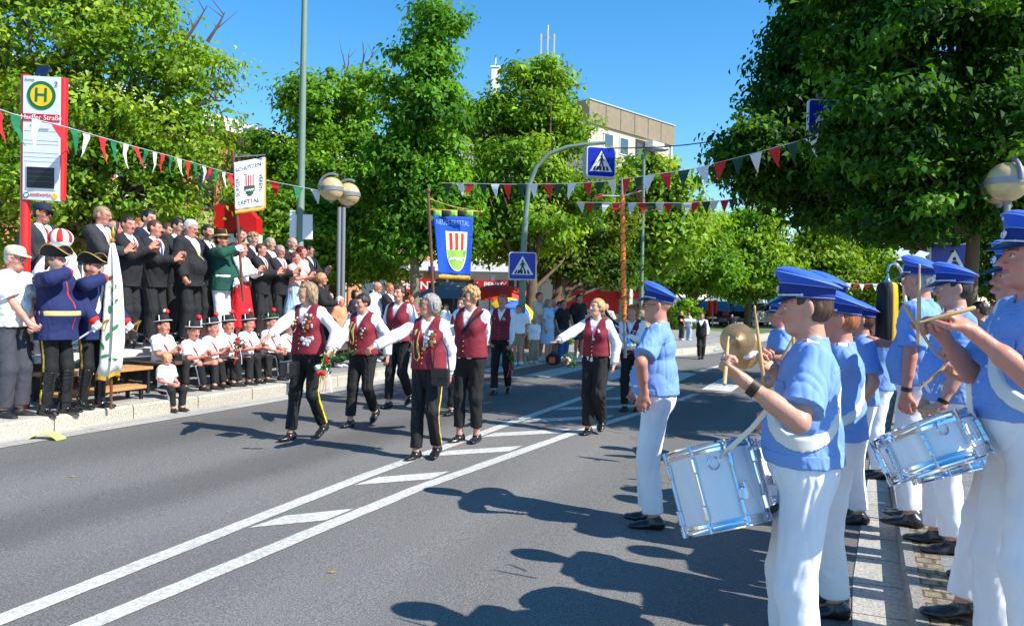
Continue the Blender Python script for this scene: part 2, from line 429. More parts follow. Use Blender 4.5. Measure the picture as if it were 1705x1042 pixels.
        hd += [el(h(t*.078*hw, -.006, -.004), A(.011, .023, .036)*H, Rh@rz(t*.45), .008) for t in (-1, 1)]
        s.headp = hd
    def mk_hand(s, q, t):
        k = s.k*(1.06 if not s.fem else .96)*(1.12 if s.kid else 1); W_, d, n = q['W'], q['hd'], q['pn']; lat = nrm(np.cross(d, n))*1.0
        # thumb side: for the right hand (t=+1) palm n, fingers d: thumb points to cross(n,d)
        th = nrm(np.cross(n, d)) if t > 0 else nrm(np.cross(d, n))
        R = np.stack([th, d, n], 1); r = max(.0082*k, s.res*.95)
        out = [pr(W_-d*.01*k, W_+d*.03*k, .028*k, .030*k, R, (1, 1, .72), .015), pr(W_+d*.035*k+th*.008*k, W_+d*.075*k+th*.012*k, .026*k, .024*k, R, (1, 1, .52), .01),
               pr(W_+d*.035*k-th*.012*k, W_+d*.075*k-th*.016*k, .025*k, .022*k, R, (1, 1, .52), .01)]
        c = q['curl']; sp = q['spread']
        for i, (o, L) in enumerate(((.030, .074), (.010, .083), (-.011, .077), (-.031, .060))):
            ci = c*(1+.08*i) if c < .9 else c
            base = W_+d*(.084-.004*abs(i-1))*k+th*o*k; p = base; an = 0; f_ = th*math.sin((1.5-i)*(.06+sp*.12))
            for j, fr in enumerate((.46, .30, .24)):
                an += ci*(1.35, 1.55, .9)[j]
                dd = nrm(d*math.cos(an)+n*math.sin(an)+f_*(1 if j == 0 else .4)); p2 = p+dd*L*fr*k
                out.append(pr(p, p2, r*(1.08-.08*j), r*(1.0-.1*j), k=.004)); p = p2
        tb = W_+d*.022*k+th*.022*k; tc = q['thumb']
        d1 = nrm(th*(.95-.45*tc)+d*.75+n*(.15+.55*tc)); p1 = tb+d1*.045*k; d2 = nrm(d*1.0+th*(.35-.6*tc)+n*(.2+.5*tc)); p2 = p1+d2*.030*k; d3 = nrm(d2-th*.3*tc); p3 = p2+d3*.024*k
        out += [pr(tb, p1, .0155*k, .0115*k, k=.012), pr(p1, p2, .0108*k, .0098*k, k=.004), pr(p2, p3, .0098*k, .0082*k, k=.003)]
        return out
    def mk_foot(s, t, inf):
        q = s.leg[t]; R = q['R']; k = s.k*(.93 if s.fem else 1)*(1.08 if s.kid else 1); a = q['A']; h = lambda x, y, z: a+R@(A(x, y, z)*k)
        return [el(h(0, -.035, -.050), A(.034, .040, .036)*k, R, .03), pr(h(0, -.01, -.04), h(0, .09, -.060), .034*k, .030*k, R, (1, 1, .8), .03),
                pr(h(-t*.006, .08, -.064), h(t*.004, .150, -.066), .040*k, .033*k, R, (1, 1, .5), .03), pr(a, h(0, -.01, -.04), .034*k, .036*k, k=.03)]
    # ---------------- body
    def body(s, skin=(205, 150, 125), hair=(60, 40, 30), lips=(182, 105, 95), beard=None, feet=True, hands=True):
        prims = s.torso+s.neck+s.headp+sum([s.arm[t]+(s.hand[t] if hands else []) for t in (-1, 1)], [])+sum([s.legp[t]+(s.foot[t] if feet else []) for t in (-1, 1)], [])
        pos = [p for p in prims if not p['neg']]
        v = Vol(pos[:1], s.res); v = Vol.__new__(Vol)
        lo = np.full(3, 9e9); hi = -lo
        for p in pos:
            r = max(p['ra'], p['rb'])*p['s'].max(); lo = np.minimum(lo, np.minimum(p['a'], p['b'])-r); hi = np.maximum(hi, np.maximum(p['a'], p['b'])+r)
        v.h = s.res; v.lo = lo-.02; v.n = np.ceil((hi+.02-v.lo)/s.res).astype(int)+2; v.ax = [v.lo[i]+s.res*np.arange(v.n[i]) for i in range(3)]; v.D = np.full(v.n, .5, dtype=np.float32)
        v.add(prims)
        V, Q = v.mesh(); C = np.tile(np.array(lin(skin)), (len(V), 1))
        q = ((V-s.hc)@s.Rh)/s.hs
        ax = np.abs(q[:, 0]); fr = q[:, 1] > .05; near = s.res < .0085
        sk = np.array(lin(skin))
        blush = np.exp(-(((ax-.04)/.022)**2+((q[:, 2]+.03)/.022)**2))*(q[:, 1] > 0); C += blush[:, None]*(np.array(lin((205, 105, 90)))-C)*.35
        m = fr & (ax < .026) & (np.abs(q[:, 2]+.054) < (.0115-.16*ax)) & (q[:, 1] > .07); C[m] = lin(lips)
        if s.res > .0095: m = fr & (ax < .022) & (np.abs(q[:, 2]+.054) < .008); C[m] = .5*np.array(lin(lips))+.5*sk
        br = fr & (ax > .014) & (ax < .050) & (np.abs(q[:, 2]-.027+(ax-.03)**2*6) < (.0055 if near else .007)); C[br] = C[br]*.35+.65*np.array(lin(hair))
        e = np.hypot(ax-.031, (q[:, 2]-.003)*1.5)
        if near:
            C[fr & (e < .0125)] = lin((215, 208, 200)); C[fr & (e < .0068)] = lin((70, 60, 50)); C[fr & (e < .0033)] = (.01, .01, .01)
            C[fr & (e < .0145) & (e > .0115) & (q[:, 2] > .004)] = lin((90, 60, 50))
        else: C[fr & (e < .0115)] = np.array(lin((95, 70, 60)))
        if beard:
            m = (q[:, 1] > -.01) & (q[:, 2] < -.035+np.maximum(0, (ax-.045))*1.6) & (q[:, 2] > -.14) & ~((ax < .02) & (np.abs(q[:, 2]+.056) < .007)); C[m] = C[m]*.35+.65*np.array(lin(beard))
        s.bodyo = mesh_obj('body', V, Q, M_skin(), s.root, True, C)
        s.V, s.Q = V, Q
        return s.bodyo
    # ---------------- generic garment
    def garment(s, name, prims, inf, m, cuts=(), cyl=(), amp=.004, seed=0, f=(9, 9, 5), col=None, parent=None, res=None, post=None, bvh=False, arms=()):
        arms = list(arms); v = Vol(arms+list(prims), res or s.res, inf=inf, fill=not arms)
        if arms: v.add(arms, inf)
        for a, d, L, rad, ln in cyl:
            R = s.basis(d)
            v.cut(a, R, lambda x, y, z, L=L, rad=rad, ln=ln: np.minimum(np.minimum(z-L, rad-np.sqrt(x*x+y*y)), L+ln-z))
        if arms: v.add(prims, inf)
        for o, R, fn in cuts: v.cut(o, R, fn)
        V, Q = v.mesh()
        if len(V) == 0: return None
        if amp:
            N = vnormals(V, Q); V = V+N*(folds(V, s.seed*7+seed, f)*amp)[:, None]
        C = col(V) if col else None
        o = mesh_obj(name, V, Q, m, parent or s.root, True, C)
        if bvh: o['_'] = 0; del o['_']; s.bv = BVHTree.FromPolygons([Vector(p) for p in V], [tuple(map(int, q)) for q in Q])
        return o
    @staticmethod
    def basis(d):
        z = nrm(d); x = nrm(np.cross(z, (0.3, .9, .1) if abs(z[1]) < .9 else (1, 0, 0))); return np.stack([x, np.cross(z, x), z], 1)
    def neckcut(s, r=.060, z0=.40, front=0.0):
        k = s.k; return (s.waist, s.Rc, lambda x, y, z: np.minimum(r*k*(1.0)-np.sqrt(x*x+(y+.005*k)**2*.85), z-(z0*k)+y*front))
    def shirt(s, m, sleeve='long', inf=.013, hem=-.02, name='shirt', amp=.004, wide=0, tuck=True, collar=True, vneck=0.0, flare=0.0, **kw):
        k = s.k; P_ = list(s.torso); AR = []; w = s.w; cyl = []
        if flare: P_.append(pr(s.waist+s.Rc@A(0, 0, .04)*k, s.Pc+s.Rp@A(0, 0, hem)*k, .135*k*w, (.150+flare)*k*w, s.Rp, (1, .8, 1), .05))
        for t in (-1, 1):
            q = s.limb[t]; a = (.88 if s.fem else 1)*(.55+.45*w)*k
            if sleeve == 'long':
                AR += [pr(q['S'], q['E'], (.048+wide*.35)*a, (.045+wide)*a, k=.035), pr(q['E'], q['W'], (.045+wide)*a, (.034+wide*.8)*a, k=.02)]
                cyl.append((q['W'], q['W']-q['E'], -.012*k, .09, .1))
            elif sleeve == 'short':
                AR.append(pr(q['S'], q['S']+(q['E']-q['S'])*.82, .050*a, (.052+wide)*a, k=.035)); L = np.linalg.norm(q['E']-q['S'])
                cyl.append((q['S'], q['E']-q['S'], L*.80, .13, .2))
        cuts = [(s.Pc, s.Rp, lambda x, y, z: -(z-hem*k)), s.neckcut()]
        if vneck: cuts.append((s.waist, s.Rc, lambda x, y, z: np.minimum((z-(.40-vneck)*k)*.45-np.abs(x), y)))
        o = s.garment(name, P_, inf, m, cuts, cyl, amp, 1, arms=AR, **kw)
        if collar:
            cp = [pr(s.nb+s.Rc@A(0, .004, -.035)*k, s.nb+s.Rc@A(0, .012, .035)*k, .070*k*(.6+.4*w), .063*k*(.6+.4*w), k=.01)]
            g = s.garment('collar', cp, .004, m, [(s.nb, s.Rc, lambda x, y, z: z-.026*k-np.maximum(-y, 0)*.15), (s.nb, s.Rc, lambda x, y, z: np.minimum((z+.05*k)*.7-np.abs(x), y))], amp=0, parent=o, res=min(s.res, .008))
        return o
    def jacket(s, m, sleeve=True, inf=.026, hem=-.13, vz=.18, flare=.0, name='jacket', amp=.005, lapel=True, under=None, tie=None, vw=.40, closed=False, bow=None, pocket=None, col=None, fbelly=1):
        k, w = s.k, s.w; P_ = list(s.torso); AR = []; cyl = []
        P_.append(pr(s.waist+s.Rc@A(0, .01, .05)*k, s.Pc+s.Rp@A(0, .01+.03*s.belly, hem-.02)*k, .140*k*w, (.152+flare)*k*w, s.Rp, (1, .80, 1), .06))
        if sleeve:
            for t in (-1, 1):
                q = s.limb[t]; a = (.88 if s.fem else 1)*(.55+.45*w)*k
                AR += [pr(q['S'], q['E'], .050*a, .046*a, k=.035), pr(q['E'], q['W'], .046*a, .036*a, k=.02)]
                cyl.append((q['W'], q['W']-q['E'], -.022*k, .09, .1))
        cuts = [(s.Pc, s.Rp, lambda x, y, z: -(z-hem*k)), s.neckcut(.062)]
        if not closed:
            cuts.append((s.waist, s.Rc, lambda x, y, z: np.minimum((z-vz*k+.02)*vw-np.abs(x), y)))
        if not sleeve:
            for t in (-1, 1): q = s.limb[t]; cyl.append((s.sho[t]+s.Rc@A(-t*.005, 0, 0)*k, s.Rc@A(t, 0, -.0), 0, .095*k, .3))
        o = s.garment(name, P_, inf, m, cuts, cyl, amp, 2, bvh=True, col=col, arms=AR)
        if under:
            s.garment('shirt_front', list(s.torso), .010, under, [(s.waist, s.Rc, lambda x, y, z: -(z-.0*k)), s.neckcut(.056)], amp=.002)
            cp = [pr(s.nb+s.Rc@A(0, .004, -.03)*k, s.nb+s.Rc@A(0, .012, .035)*k, .069*k*(.6+.4*w), .062*k*(.6+.4*w), k=.01)]
            s.garment('collar', cp, .002, under, [(s.nb, s.Rc, lambda x, y, z: z-.03*k), (s.nb, s.Rc, lambda x, y, z: np.minimum((z+.035*k)*.5-np.abs(x), y))], amp=0, res=min(s.res, .009))
        if tie:
            s.garment('tie', list(s.torso), .017, tie, [(s.waist, s.Rc, lambda x, y, z: np.maximum(np.maximum(np.abs(x)-(.030*k-.03*np.maximum(z-.1*k, 0)), -y), -(z-.02*k))), (s.waist, s.Rc, lambda x, y, z: z-.40*k)], amp=0, res=min(s.res, .008))
        if lapel and not closed and s.res < .0125:
            s.garment('lapel', list(s.torso), inf+.007, m, [(s.waist, s.Rc, lambda x, y, z: np.maximum(np.abs(np.abs(x)-(z-vz*k+.02)*vw-.022*k)-.022*k*np.clip((.42*k-z)/(.42*k-vz*k)*2.2, .3, 1), -y)), (s.waist, s.Rc, lambda x, y, z: np.maximum(z-.375*k, vz*k-.02-z))], amp=0, parent=o)
        if bow: 
            mb = MB()
            for t in (-1, 1): mb.sphere(Vector(s.nb+s.Rc@A(t*.025, .085, -.01)*k), .022*k, 6, (1.2, .5, .8))
            mb.build('bow_tie', bow, s.root)
        return o
    def on(s, x, z, off=.004, back=False):
        """point on the last bvh garment in chest coordinates (x right, z above the waist), seen from the front"""
        k = s.k; d = s.Rc@A(0, 1, 0)*(-1 if back else 1); o = s.waist+s.Rc@A(x, 0, z)*k+d*.5
        h = s.bv.ray_cast(Vector(o), Vector(-d)); 
        if h[0] is None: return s.waist+s.Rc@A(x, .12, z)*k, d
        n = np.array(h[1]); n = n if n@d > 0 else -n
        return np.array(h[0])+n*off, n
    def band(s, name, prims, inf, m, c, n, hw, extra=None, amp=0, parent=None, col=None):
        n = nrm(n); cuts = [(c, I3, lambda x, y, z: np.abs(x*n[0]+y*n[1]+z*n[2])-hw)]
        if extra: cuts.append(extra)
        return s.garment(name, prims, inf, m, cuts, amp=amp, parent=parent, res=min(s.res, .009), col=col)
    def trousers(s, m, inf=.012, wide=.0, leg=1.0, amp=.006, stripe=None, base=(18, 18, 20), name='trousers', top=.09, skirtk=.04, taper=1.0):
        k, w = s.k, s.w; P_ = [s.torso[0], s.torso[1]]; cyl = []
        if s.belly: P_.append(s.torso[4])
        for t in (-1, 1):
            q = s.leg[t]; a = (.6+.4*w)*k; E = q['A'] if leg >= .99 else q['K']+(q['A']-q['K'])*max(0, (leg-.5)*2)
            P_ += [pr(q['H']+A(0, 0, .01), q['K'], .082*a, (.056+wide*.8)*a, k=.035), pr(q['K'], q['A'] , (.055+wide*.8)*a, (.046+wide)*a*taper, k=.03)]
            if leg <= .5: P_.pop()
            L = np.linalg.norm(q['A']-q['K'])*(1 if leg > .99 else max(.0, (leg-.5)*2)); cyl.append((q['K'], q['A']-q['K'], L-(.035*k if leg > .99 else 0), .16, .3))
            if leg <= .5: cyl.pop(); cyl.append((q['H'], q['K']-q['H'], np.linalg.norm(q['K']-q['H'])*(leg*2-.08), .17, .3))
        fn = None
        if stripe:
            def fn(V):
                C = np.tile(np.array(lin(base)), (len(V), 1))
                for t in (-1, 1):
                    q = s.leg[t]
                    for a, b in ((q['H'], q['K']), (q['K'], q['A'])):
                        ab = b-a; tt = ((V-a)@ab)/(ab@ab); pt = a+np.outer(tt, ab); d = V-pt; out = nrm(q['R']@A(t, 0, 0)); out = nrm(out-nrm(ab)*(out@nrm(ab))); fw = np.cross(nrm(ab), out)
                        m_ = (tt > (-.3 if a is q['H'] else .0)) & (tt < (1.0 if a is q['H'] else 1.15)) & ((d@out) > .02) & (np.abs(d@fw) < .0125) & ((d@out) > .75*np.linalg.norm(d, axis=1)) & (np.linalg.norm(d, axis=1) < .16)
                        C[m_] = lin(stripe)
                return C
            m = mat('trousers_striped', (0, 0, 0), rough=.8, attr=True, bump=.3, bscale=30)
        cuts = [(s.Pc, s.Rp, lambda x, y, z: z-top*k)]
        return s.garment(name, P_, inf, m, cuts, cyl, amp, 3, f=(11, 11, 4.5), col=fn)
    def skirt(s, m, hem=.45, r=.30, top=.10, name='skirt', pleat=0.0, amp=.006):
        k = s.k; P_ = [s.torso[0], s.torso[1], pr(s.Pc+s.Rp@A(0, 0, .02)*k, A(s.Pc[0], s.Pc[1], (hem-.1)*k), .15*k*s.w, r*k, s.Rp, (1, .8, 1), .04)]
        return s.garment(name, P_, .012, m, [(A(0, 0, hem*k), I3, lambda x, y, z: -z), (s.Pc, s.Rp, lambda x, y, z: z-top*k)], amp=amp*2, f=(22, 22, 1.0))
    def shoes(s, m, inf=.009, sole=None, high=0, style='shoe', laces=False):
        for t in (-1, 1):
            q = s.leg[t]; P_ = list(s.foot[t]); k = s.k
            if style == 'boot': P_ += [pr(q['A'], q['K']+(q['A']-q['K'])*.08, .046*k, .068*k, k=.03)]
            cuts = [(q['A'], q['R'], lambda x, y, z: -(z+.084*k))]
            if style == 'shoe': cuts.append((q['A'], q['R'], lambda x, y, z: z-.012*k+y*.25))
            if style == 'pump': cuts.append((q['A'], q['R'], lambda x, y, z: np.minimum(z+.060*k, .10*k-y)+.0))
            if style == 'boot': cuts.append((q['K'], s.basis(q['A']-q['K']), lambda x, y, z: -(z-.035*k)))
            s.garment('boot' if style == 'boot' else 'shoe', P_, inf, m, cuts, amp=.003 if style == 'boot' else 0, f=(10, 10, 30), res=min(s.res, .009))
    def gloves(s, m, which=(-1, 1)):
        for t in which:
            q = s.limb[t]; P_ = s.hand[t]+[pr(q['W']-nrm(q['W']-q['E'])*.05, q['W'], .033*s.k, .030*s.k, k=.02)]
            s.garment('glove', P_, .0035, m, amp=.001, res=min(s.res, .008))
    # ---------------- head things
    def hpt(s, x, y, z): return s.hc+s.Rh@(A(x, y, z)*s.hs)
    def hair(s, c, style='short', amp=.006):
        H = s.hs; h = s.hpt; Rh = s.Rh; P_ = [el(h(0, -.016, .032), A(.082, .100, .091)*H, Rh, .02)]
        cuts = []; q = lambda fn: (s.hc, Rh, fn)
        hl = .062
        if style in ('short', 'balding'):
            P_.append(el(h(0, -.042, -.02), A(.070, .064, .06)*H, Rh, .03))
            cuts.append(q(lambda x, y, z: np.minimum(y-.040*H+1.5*np.maximum(0, .022*H-z), hl*H-z-.3*(y-.06*H))))              # clear the face
            cuts.append(q(lambda x, y, z: np.minimum(y+.022*H, .012*H-z)))
            cuts.append(q(lambda x, y, z: -(z+.085*H-.0*y)))
            if style == 'balding': cuts.append(q(lambda x, y, z: z-.062*H+y*.35))
        elif style == 'cropback':                       # what shows under a cap
            P_ = [el(h(0, -.013, .026), A(.0785, .0975, .089)*H, Rh, .02), el(h(0, -.040, -.025), A(.064, .058, .044)*H, Rh, .03)]
            cuts += [q(lambda x, y, z: y-.035*H), q(lambda x, y, z: np.minimum(y+.020*H, .012*H-z)), q(lambda x, y, z: -(z+.062*H))]
        elif style == 'bob':
            P_ += [el(h(0, -.035, -.02), A(.094, .085, .102)*H, Rh, .03), el(h(t_(1)*.0, -.06, -.06), A(.085, .06, .07)*H, Rh, .03)]
            cuts += [q(lambda x, y, z: np.minimum(y-.028*H, hl*H-z)), q(lambda x, y, z: -(z+.125*H))]
        elif style == 'bobshort':
            P_ += [el(h(0, -.03, .01), A(.089, .092, .096)*H, Rh, .03), el(h(0, -.05, -.04), A(.080, .06, .06)*H, Rh, .03)]
            cuts += [q(lambda x, y, z: np.minimum(y-.030*H, hl*H-z)), q(lambda x, y, z: -(z+.085*H)), q(lambda x, y, z: np.minimum(y+.0*H, -z-.005*H)*1.0)]
        elif style in ('bun', 'braid', 'pony', 'back'):
            P_ += [el(h(0, -.03, .005), A(.084, .085, .09)*H, Rh, .03)]
            if style == 'bun': P_.append(el(h(0, -.115, .02), A(.042, .038, .042)*H, Rh, .015))
            if style == 'pony': P_ += [pr(h(0, -.10, .03), h(0, -.14, -.10), .030*H, .015*H, k=.02)]
            if style == 'braid':
                for i in range(9):
                    a = i/8; P_.append(el(h((.055 if i % 2 else .045)+.01*a, -.045+.115*a, -.09-.021*i), A(.016, .016, .017)*H, Rh, .006))
                P_.append(pr(h(.05, -.05, -.05), h(.05, -.04, -.09), .03*H, .016*H, k=.02))
            cuts += [q(lambda x, y, z: np.minimum(y-.042*H+1.5*np.maximum(0, .022*H-z), hl*H-z-.2*(y-.06*H))), q(lambda x, y, z: np.minimum(y+.020*H, -.005*H-z)*np.where(z < -.085*H, -1, 1) if style == 'braid' else np.minimum(y+.020*H, -.005*H-z))]
            if style != 'braid' : cuts.append(q(lambda x, y, z: np.maximum(-(z+.10*H), -9) if style != 'pony' else -(z+.16*H)))
        elif style == 'long':
            P_ += [el(h(0, -.035, -.02), A(.094, .082, .106)*H, Rh, .03), pr(h(-.03, -.06, -.09), h(.03, -.065, -.17), .07*H, .055*H, Rh, (1.1, .6, 1), .03)]
            cuts += [q(lambda x, y, z: np.minimum(y-.018*H, hl*H-z))]
        elif style == 'curly':
            r = np.random.default_rng(s.seed+5)
            for _ in range(90):
                d = nrm(r.normal(size=3)); 
                if d[1] > .25 and d[2] < .45: continue
                P_.append(el(h(d[0]*.085, d[1]*.095-.01, d[2]*.09+.02), np.full(3, .021)*H, Rh, .008))
            cuts += [q(lambda x, y, z: np.minimum(y-.045*H, .05*H-z)), q(lambda x, y, z: -(z+.11*H))]
        res = min(s.res, .009)
        col = np.array(lin(c)); 
        def fc(V):
            n = folds(V, s.seed+3, (45, 45, 14))
            return np.clip(col[None, :]*(1+.22*n[:, None]), .004, 1)
        v = s.garment('hair', P_, .001, M_hair(), cuts, amp=amp if style not in ('short', 'cropback', 'balding') else .0022, seed=9, f=(56, 56, 16), col=fc, res=res)
        return v
    def glasses(s, m, lens=None):
        H = s.hs; mb = MB(); M = Matrix([list(s.Rh[i]) for i in range(3)])
        for t in (-1, 1):
            c = Vector(s.hpt(t*.033, .103, .002)); ring = [c+M@Vector((.024*H*math.cos(a), -.006*abs(math.cos(a))*H, .019*H*math.sin(a))) for a in [i*math.pi/6 for i in range(13)]]
            mb.tube(ring, .0022*H, 5); mb.tube([c+M@Vector((t*.024, 0, .006))*H, Vector(s.hpt(t*.082, .0, .008))], .002*H, 5)
        mb.tube([Vector(s.hpt(-.011, .108, .004)), Vector(s.hpt(.011, .108, .004))], .002*H, 5)
        o = mb.build('glasses', m, s.root)
        if lens:
            ml = MB()
            for t in (-1, 1):
                c = Vector(s.hpt(t*.033, .101, .002)); V = [c+M@Vector((.024*H*math.cos(a), -.006*abs(math.cos(a))*H, .019*H*math.sin(a))) for a in [i*math.pi/6 for i in range(12)]]
                ml.add(V+[v-M@Vector((0, .002, 0)) for v in V], [tuple(range(12)), tuple(range(23, 11, -1))])
            ml.build('lens', lens, o)
        return o
    def hatM(s, dz=.0, tilt=0, dy=0):
        """matrix of a hat sitting on the head: origin at band height"""
        R = s.Rh@rx(R_(tilt)); o = s.hpt(0, -.010+dy, .045+dz); H = s.hs
        return Matrix([[R[0][0]*H, R[0][1]*H, R[0][2]*H, o[0]], [R[1][0]*H, R[1][1]*H, R[1][2]*H, o[1]], [R[2][0]*H, R[2][1]*H, R[2][2]*H, o[2]], [0, 0, 0, 1]])
def t_(x): return x
def ringmesh(mb, rings, M, cap_top=True, n=40, cap_bot=False):
    """rings: functions angle->(x,y,z)"""
    V = []; Fc = []
    for f in rings:
        for j in range(n): V.append(M @ Vector(f(2*math.pi*j/n)))
    for i in range(len(rings)-1):
        for j in range(n):
            k = (j+1) % n; Fc.append((i*n+j, i*n+k, (i+1)*n+k, (i+1)*n+j))
    if cap_top: Fc.append(tuple((len(rings)-1)*n+j for j in range(n)))
    if cap_bot: Fc.append(tuple(range(n-1, -1, -1)))
    mb.add(V, Fc, True)
def peaked_cap(p, tilt=0, emblem=True):
    M = p.hatM(-.006, tilt+2); blue = mat('cap_blue', (.004, .10, .62), rough=.7, bump=.25, bscale=60, sheen=.15); navy = mat('cap_band', (.005, .024, .20), rough=.75, bump=.3, bscale=70)
    silver = mat('silver', (.75, .76, .8), rough=.28, metal=.9); pip = mat('white_piping', (.45, .52, .72), rough=.5)
    E = lambda rx_, ry_, z, dz=0, dy=0: (lambda a: (rx_*math.cos(a), ry_*math.sin(a)+dy, z+dz*math.sin(a)))
    cap = empty('cap'); cap.parent = p.root
    m1 = MB(); ringmesh(m1, [E(.083, .102, -.004), E(.0865, .106, -.004), E(.0895, .109, .022, .002), E(.091, .111, .050, .008), E(.089, .109, .053, .008)], M, False); m1.build('band', navy, cap)
    m2 = MB(); ringmesh(m2, [E(.089, .109, .050, .008), E(.098, .118, .058, .016, .002), E(.107, .127, .068, .027, .002), E(.113, .134, .074, .031, .000), E(.112, .132, .079, .033, .000), E(.101, .117, .090, .031, .002), E(.082, .094, .100, .027, .003), E(.050, .058, .107, .017, .003), E(.022, .026, .110, .008, .001), E(.002, .002, .1105, 0, 0)], M, True); m2.build('crown', blue, cap)
    m3 = MB()
    for rx_, ry_, z, dz, dy, r in ((.1138, .1348, .0755, .031, .000, .0015), (.0912, .1112, .050, .008, 0, .0012), (.0885, .1085, .002, 0, 0, .0010)):
        m3.tube([M @ Vector(E(rx_, ry_, z, dz, dy)(2*math.pi*j/40)) for j in range(41)], r, 5, False)
    m3.build('piping', pip, cap)
    # visor
    m4 = MB(); V = []; Fc = []; nn = 17; rr = 5
    for i in range(rr):
        for j in range(nn):
            a = math.radians(28+124*j/(nn-1)); q = i/(rr-1); e = max(0, math.sin((a-math.radians(28))/math.radians(124)*math.pi))**.7
            V.append(M @ Vector((.0885*math.cos(a)*(1+.04*q), .108*math.sin(a)+q*.062*e, .004-q*.040*e-.004*q*q)))
    base = len(V)
    V += [v-(M.to_3x3() @ Vector((0, 0, .003))) for v in V]
    for i in range(rr-1):
        for j in range(nn-1):
            a = i*nn+j; Fc.append((a, a+1, a+nn+1, a+nn)); Fc.append((base+a, base+a+nn, base+a+nn+1, base+a+1))
    for j in range(nn-1): a = (rr-1)*nn+j; Fc.append((a, a+1, base+a+1, base+a))
    m4.add(V, Fc, True); m4.build('visor', mat('visor', (.008, .015, .06), rough=.25, coat=.6), cap)
    m5 = MB()
    pts = [M @ Vector((.093*math.cos(a), .113*math.sin(a)+.001, .012-.006*math.sin(a))) for a in [math.radians(14+152*j/18) for j in range(19)]]
    m5.tube(pts, .0038, 6)
    for t in (0, -1): m5.sphere(pts[t], .006, 5)
    for j in (5, 13): m5.sphere(pts[j], .0055, 5)
    m5.build('cord', silver, cap)
    if emblem:
        m6 = MB(); m6.sphere(M @ Vector((0, .1145, .034)), .012, 8, (1, .5, 1.1)); m6.tube([M @ Vector((.018*math.cos(a), .117, .034+.016*math.sin(a))) for a in [math.radians(-200+220*j/10) for j in range(11)]], .0035, 5); m6.build('badge', silver, cap)
        
        m7 = MB(); m7.sphere(M @ Vector((0, .130, .088)), .008, 6, (1, .6, 1)); m7.build('cockade', mat('cockade', (.6, .6, .65), rough=.4), cap)
    return cap
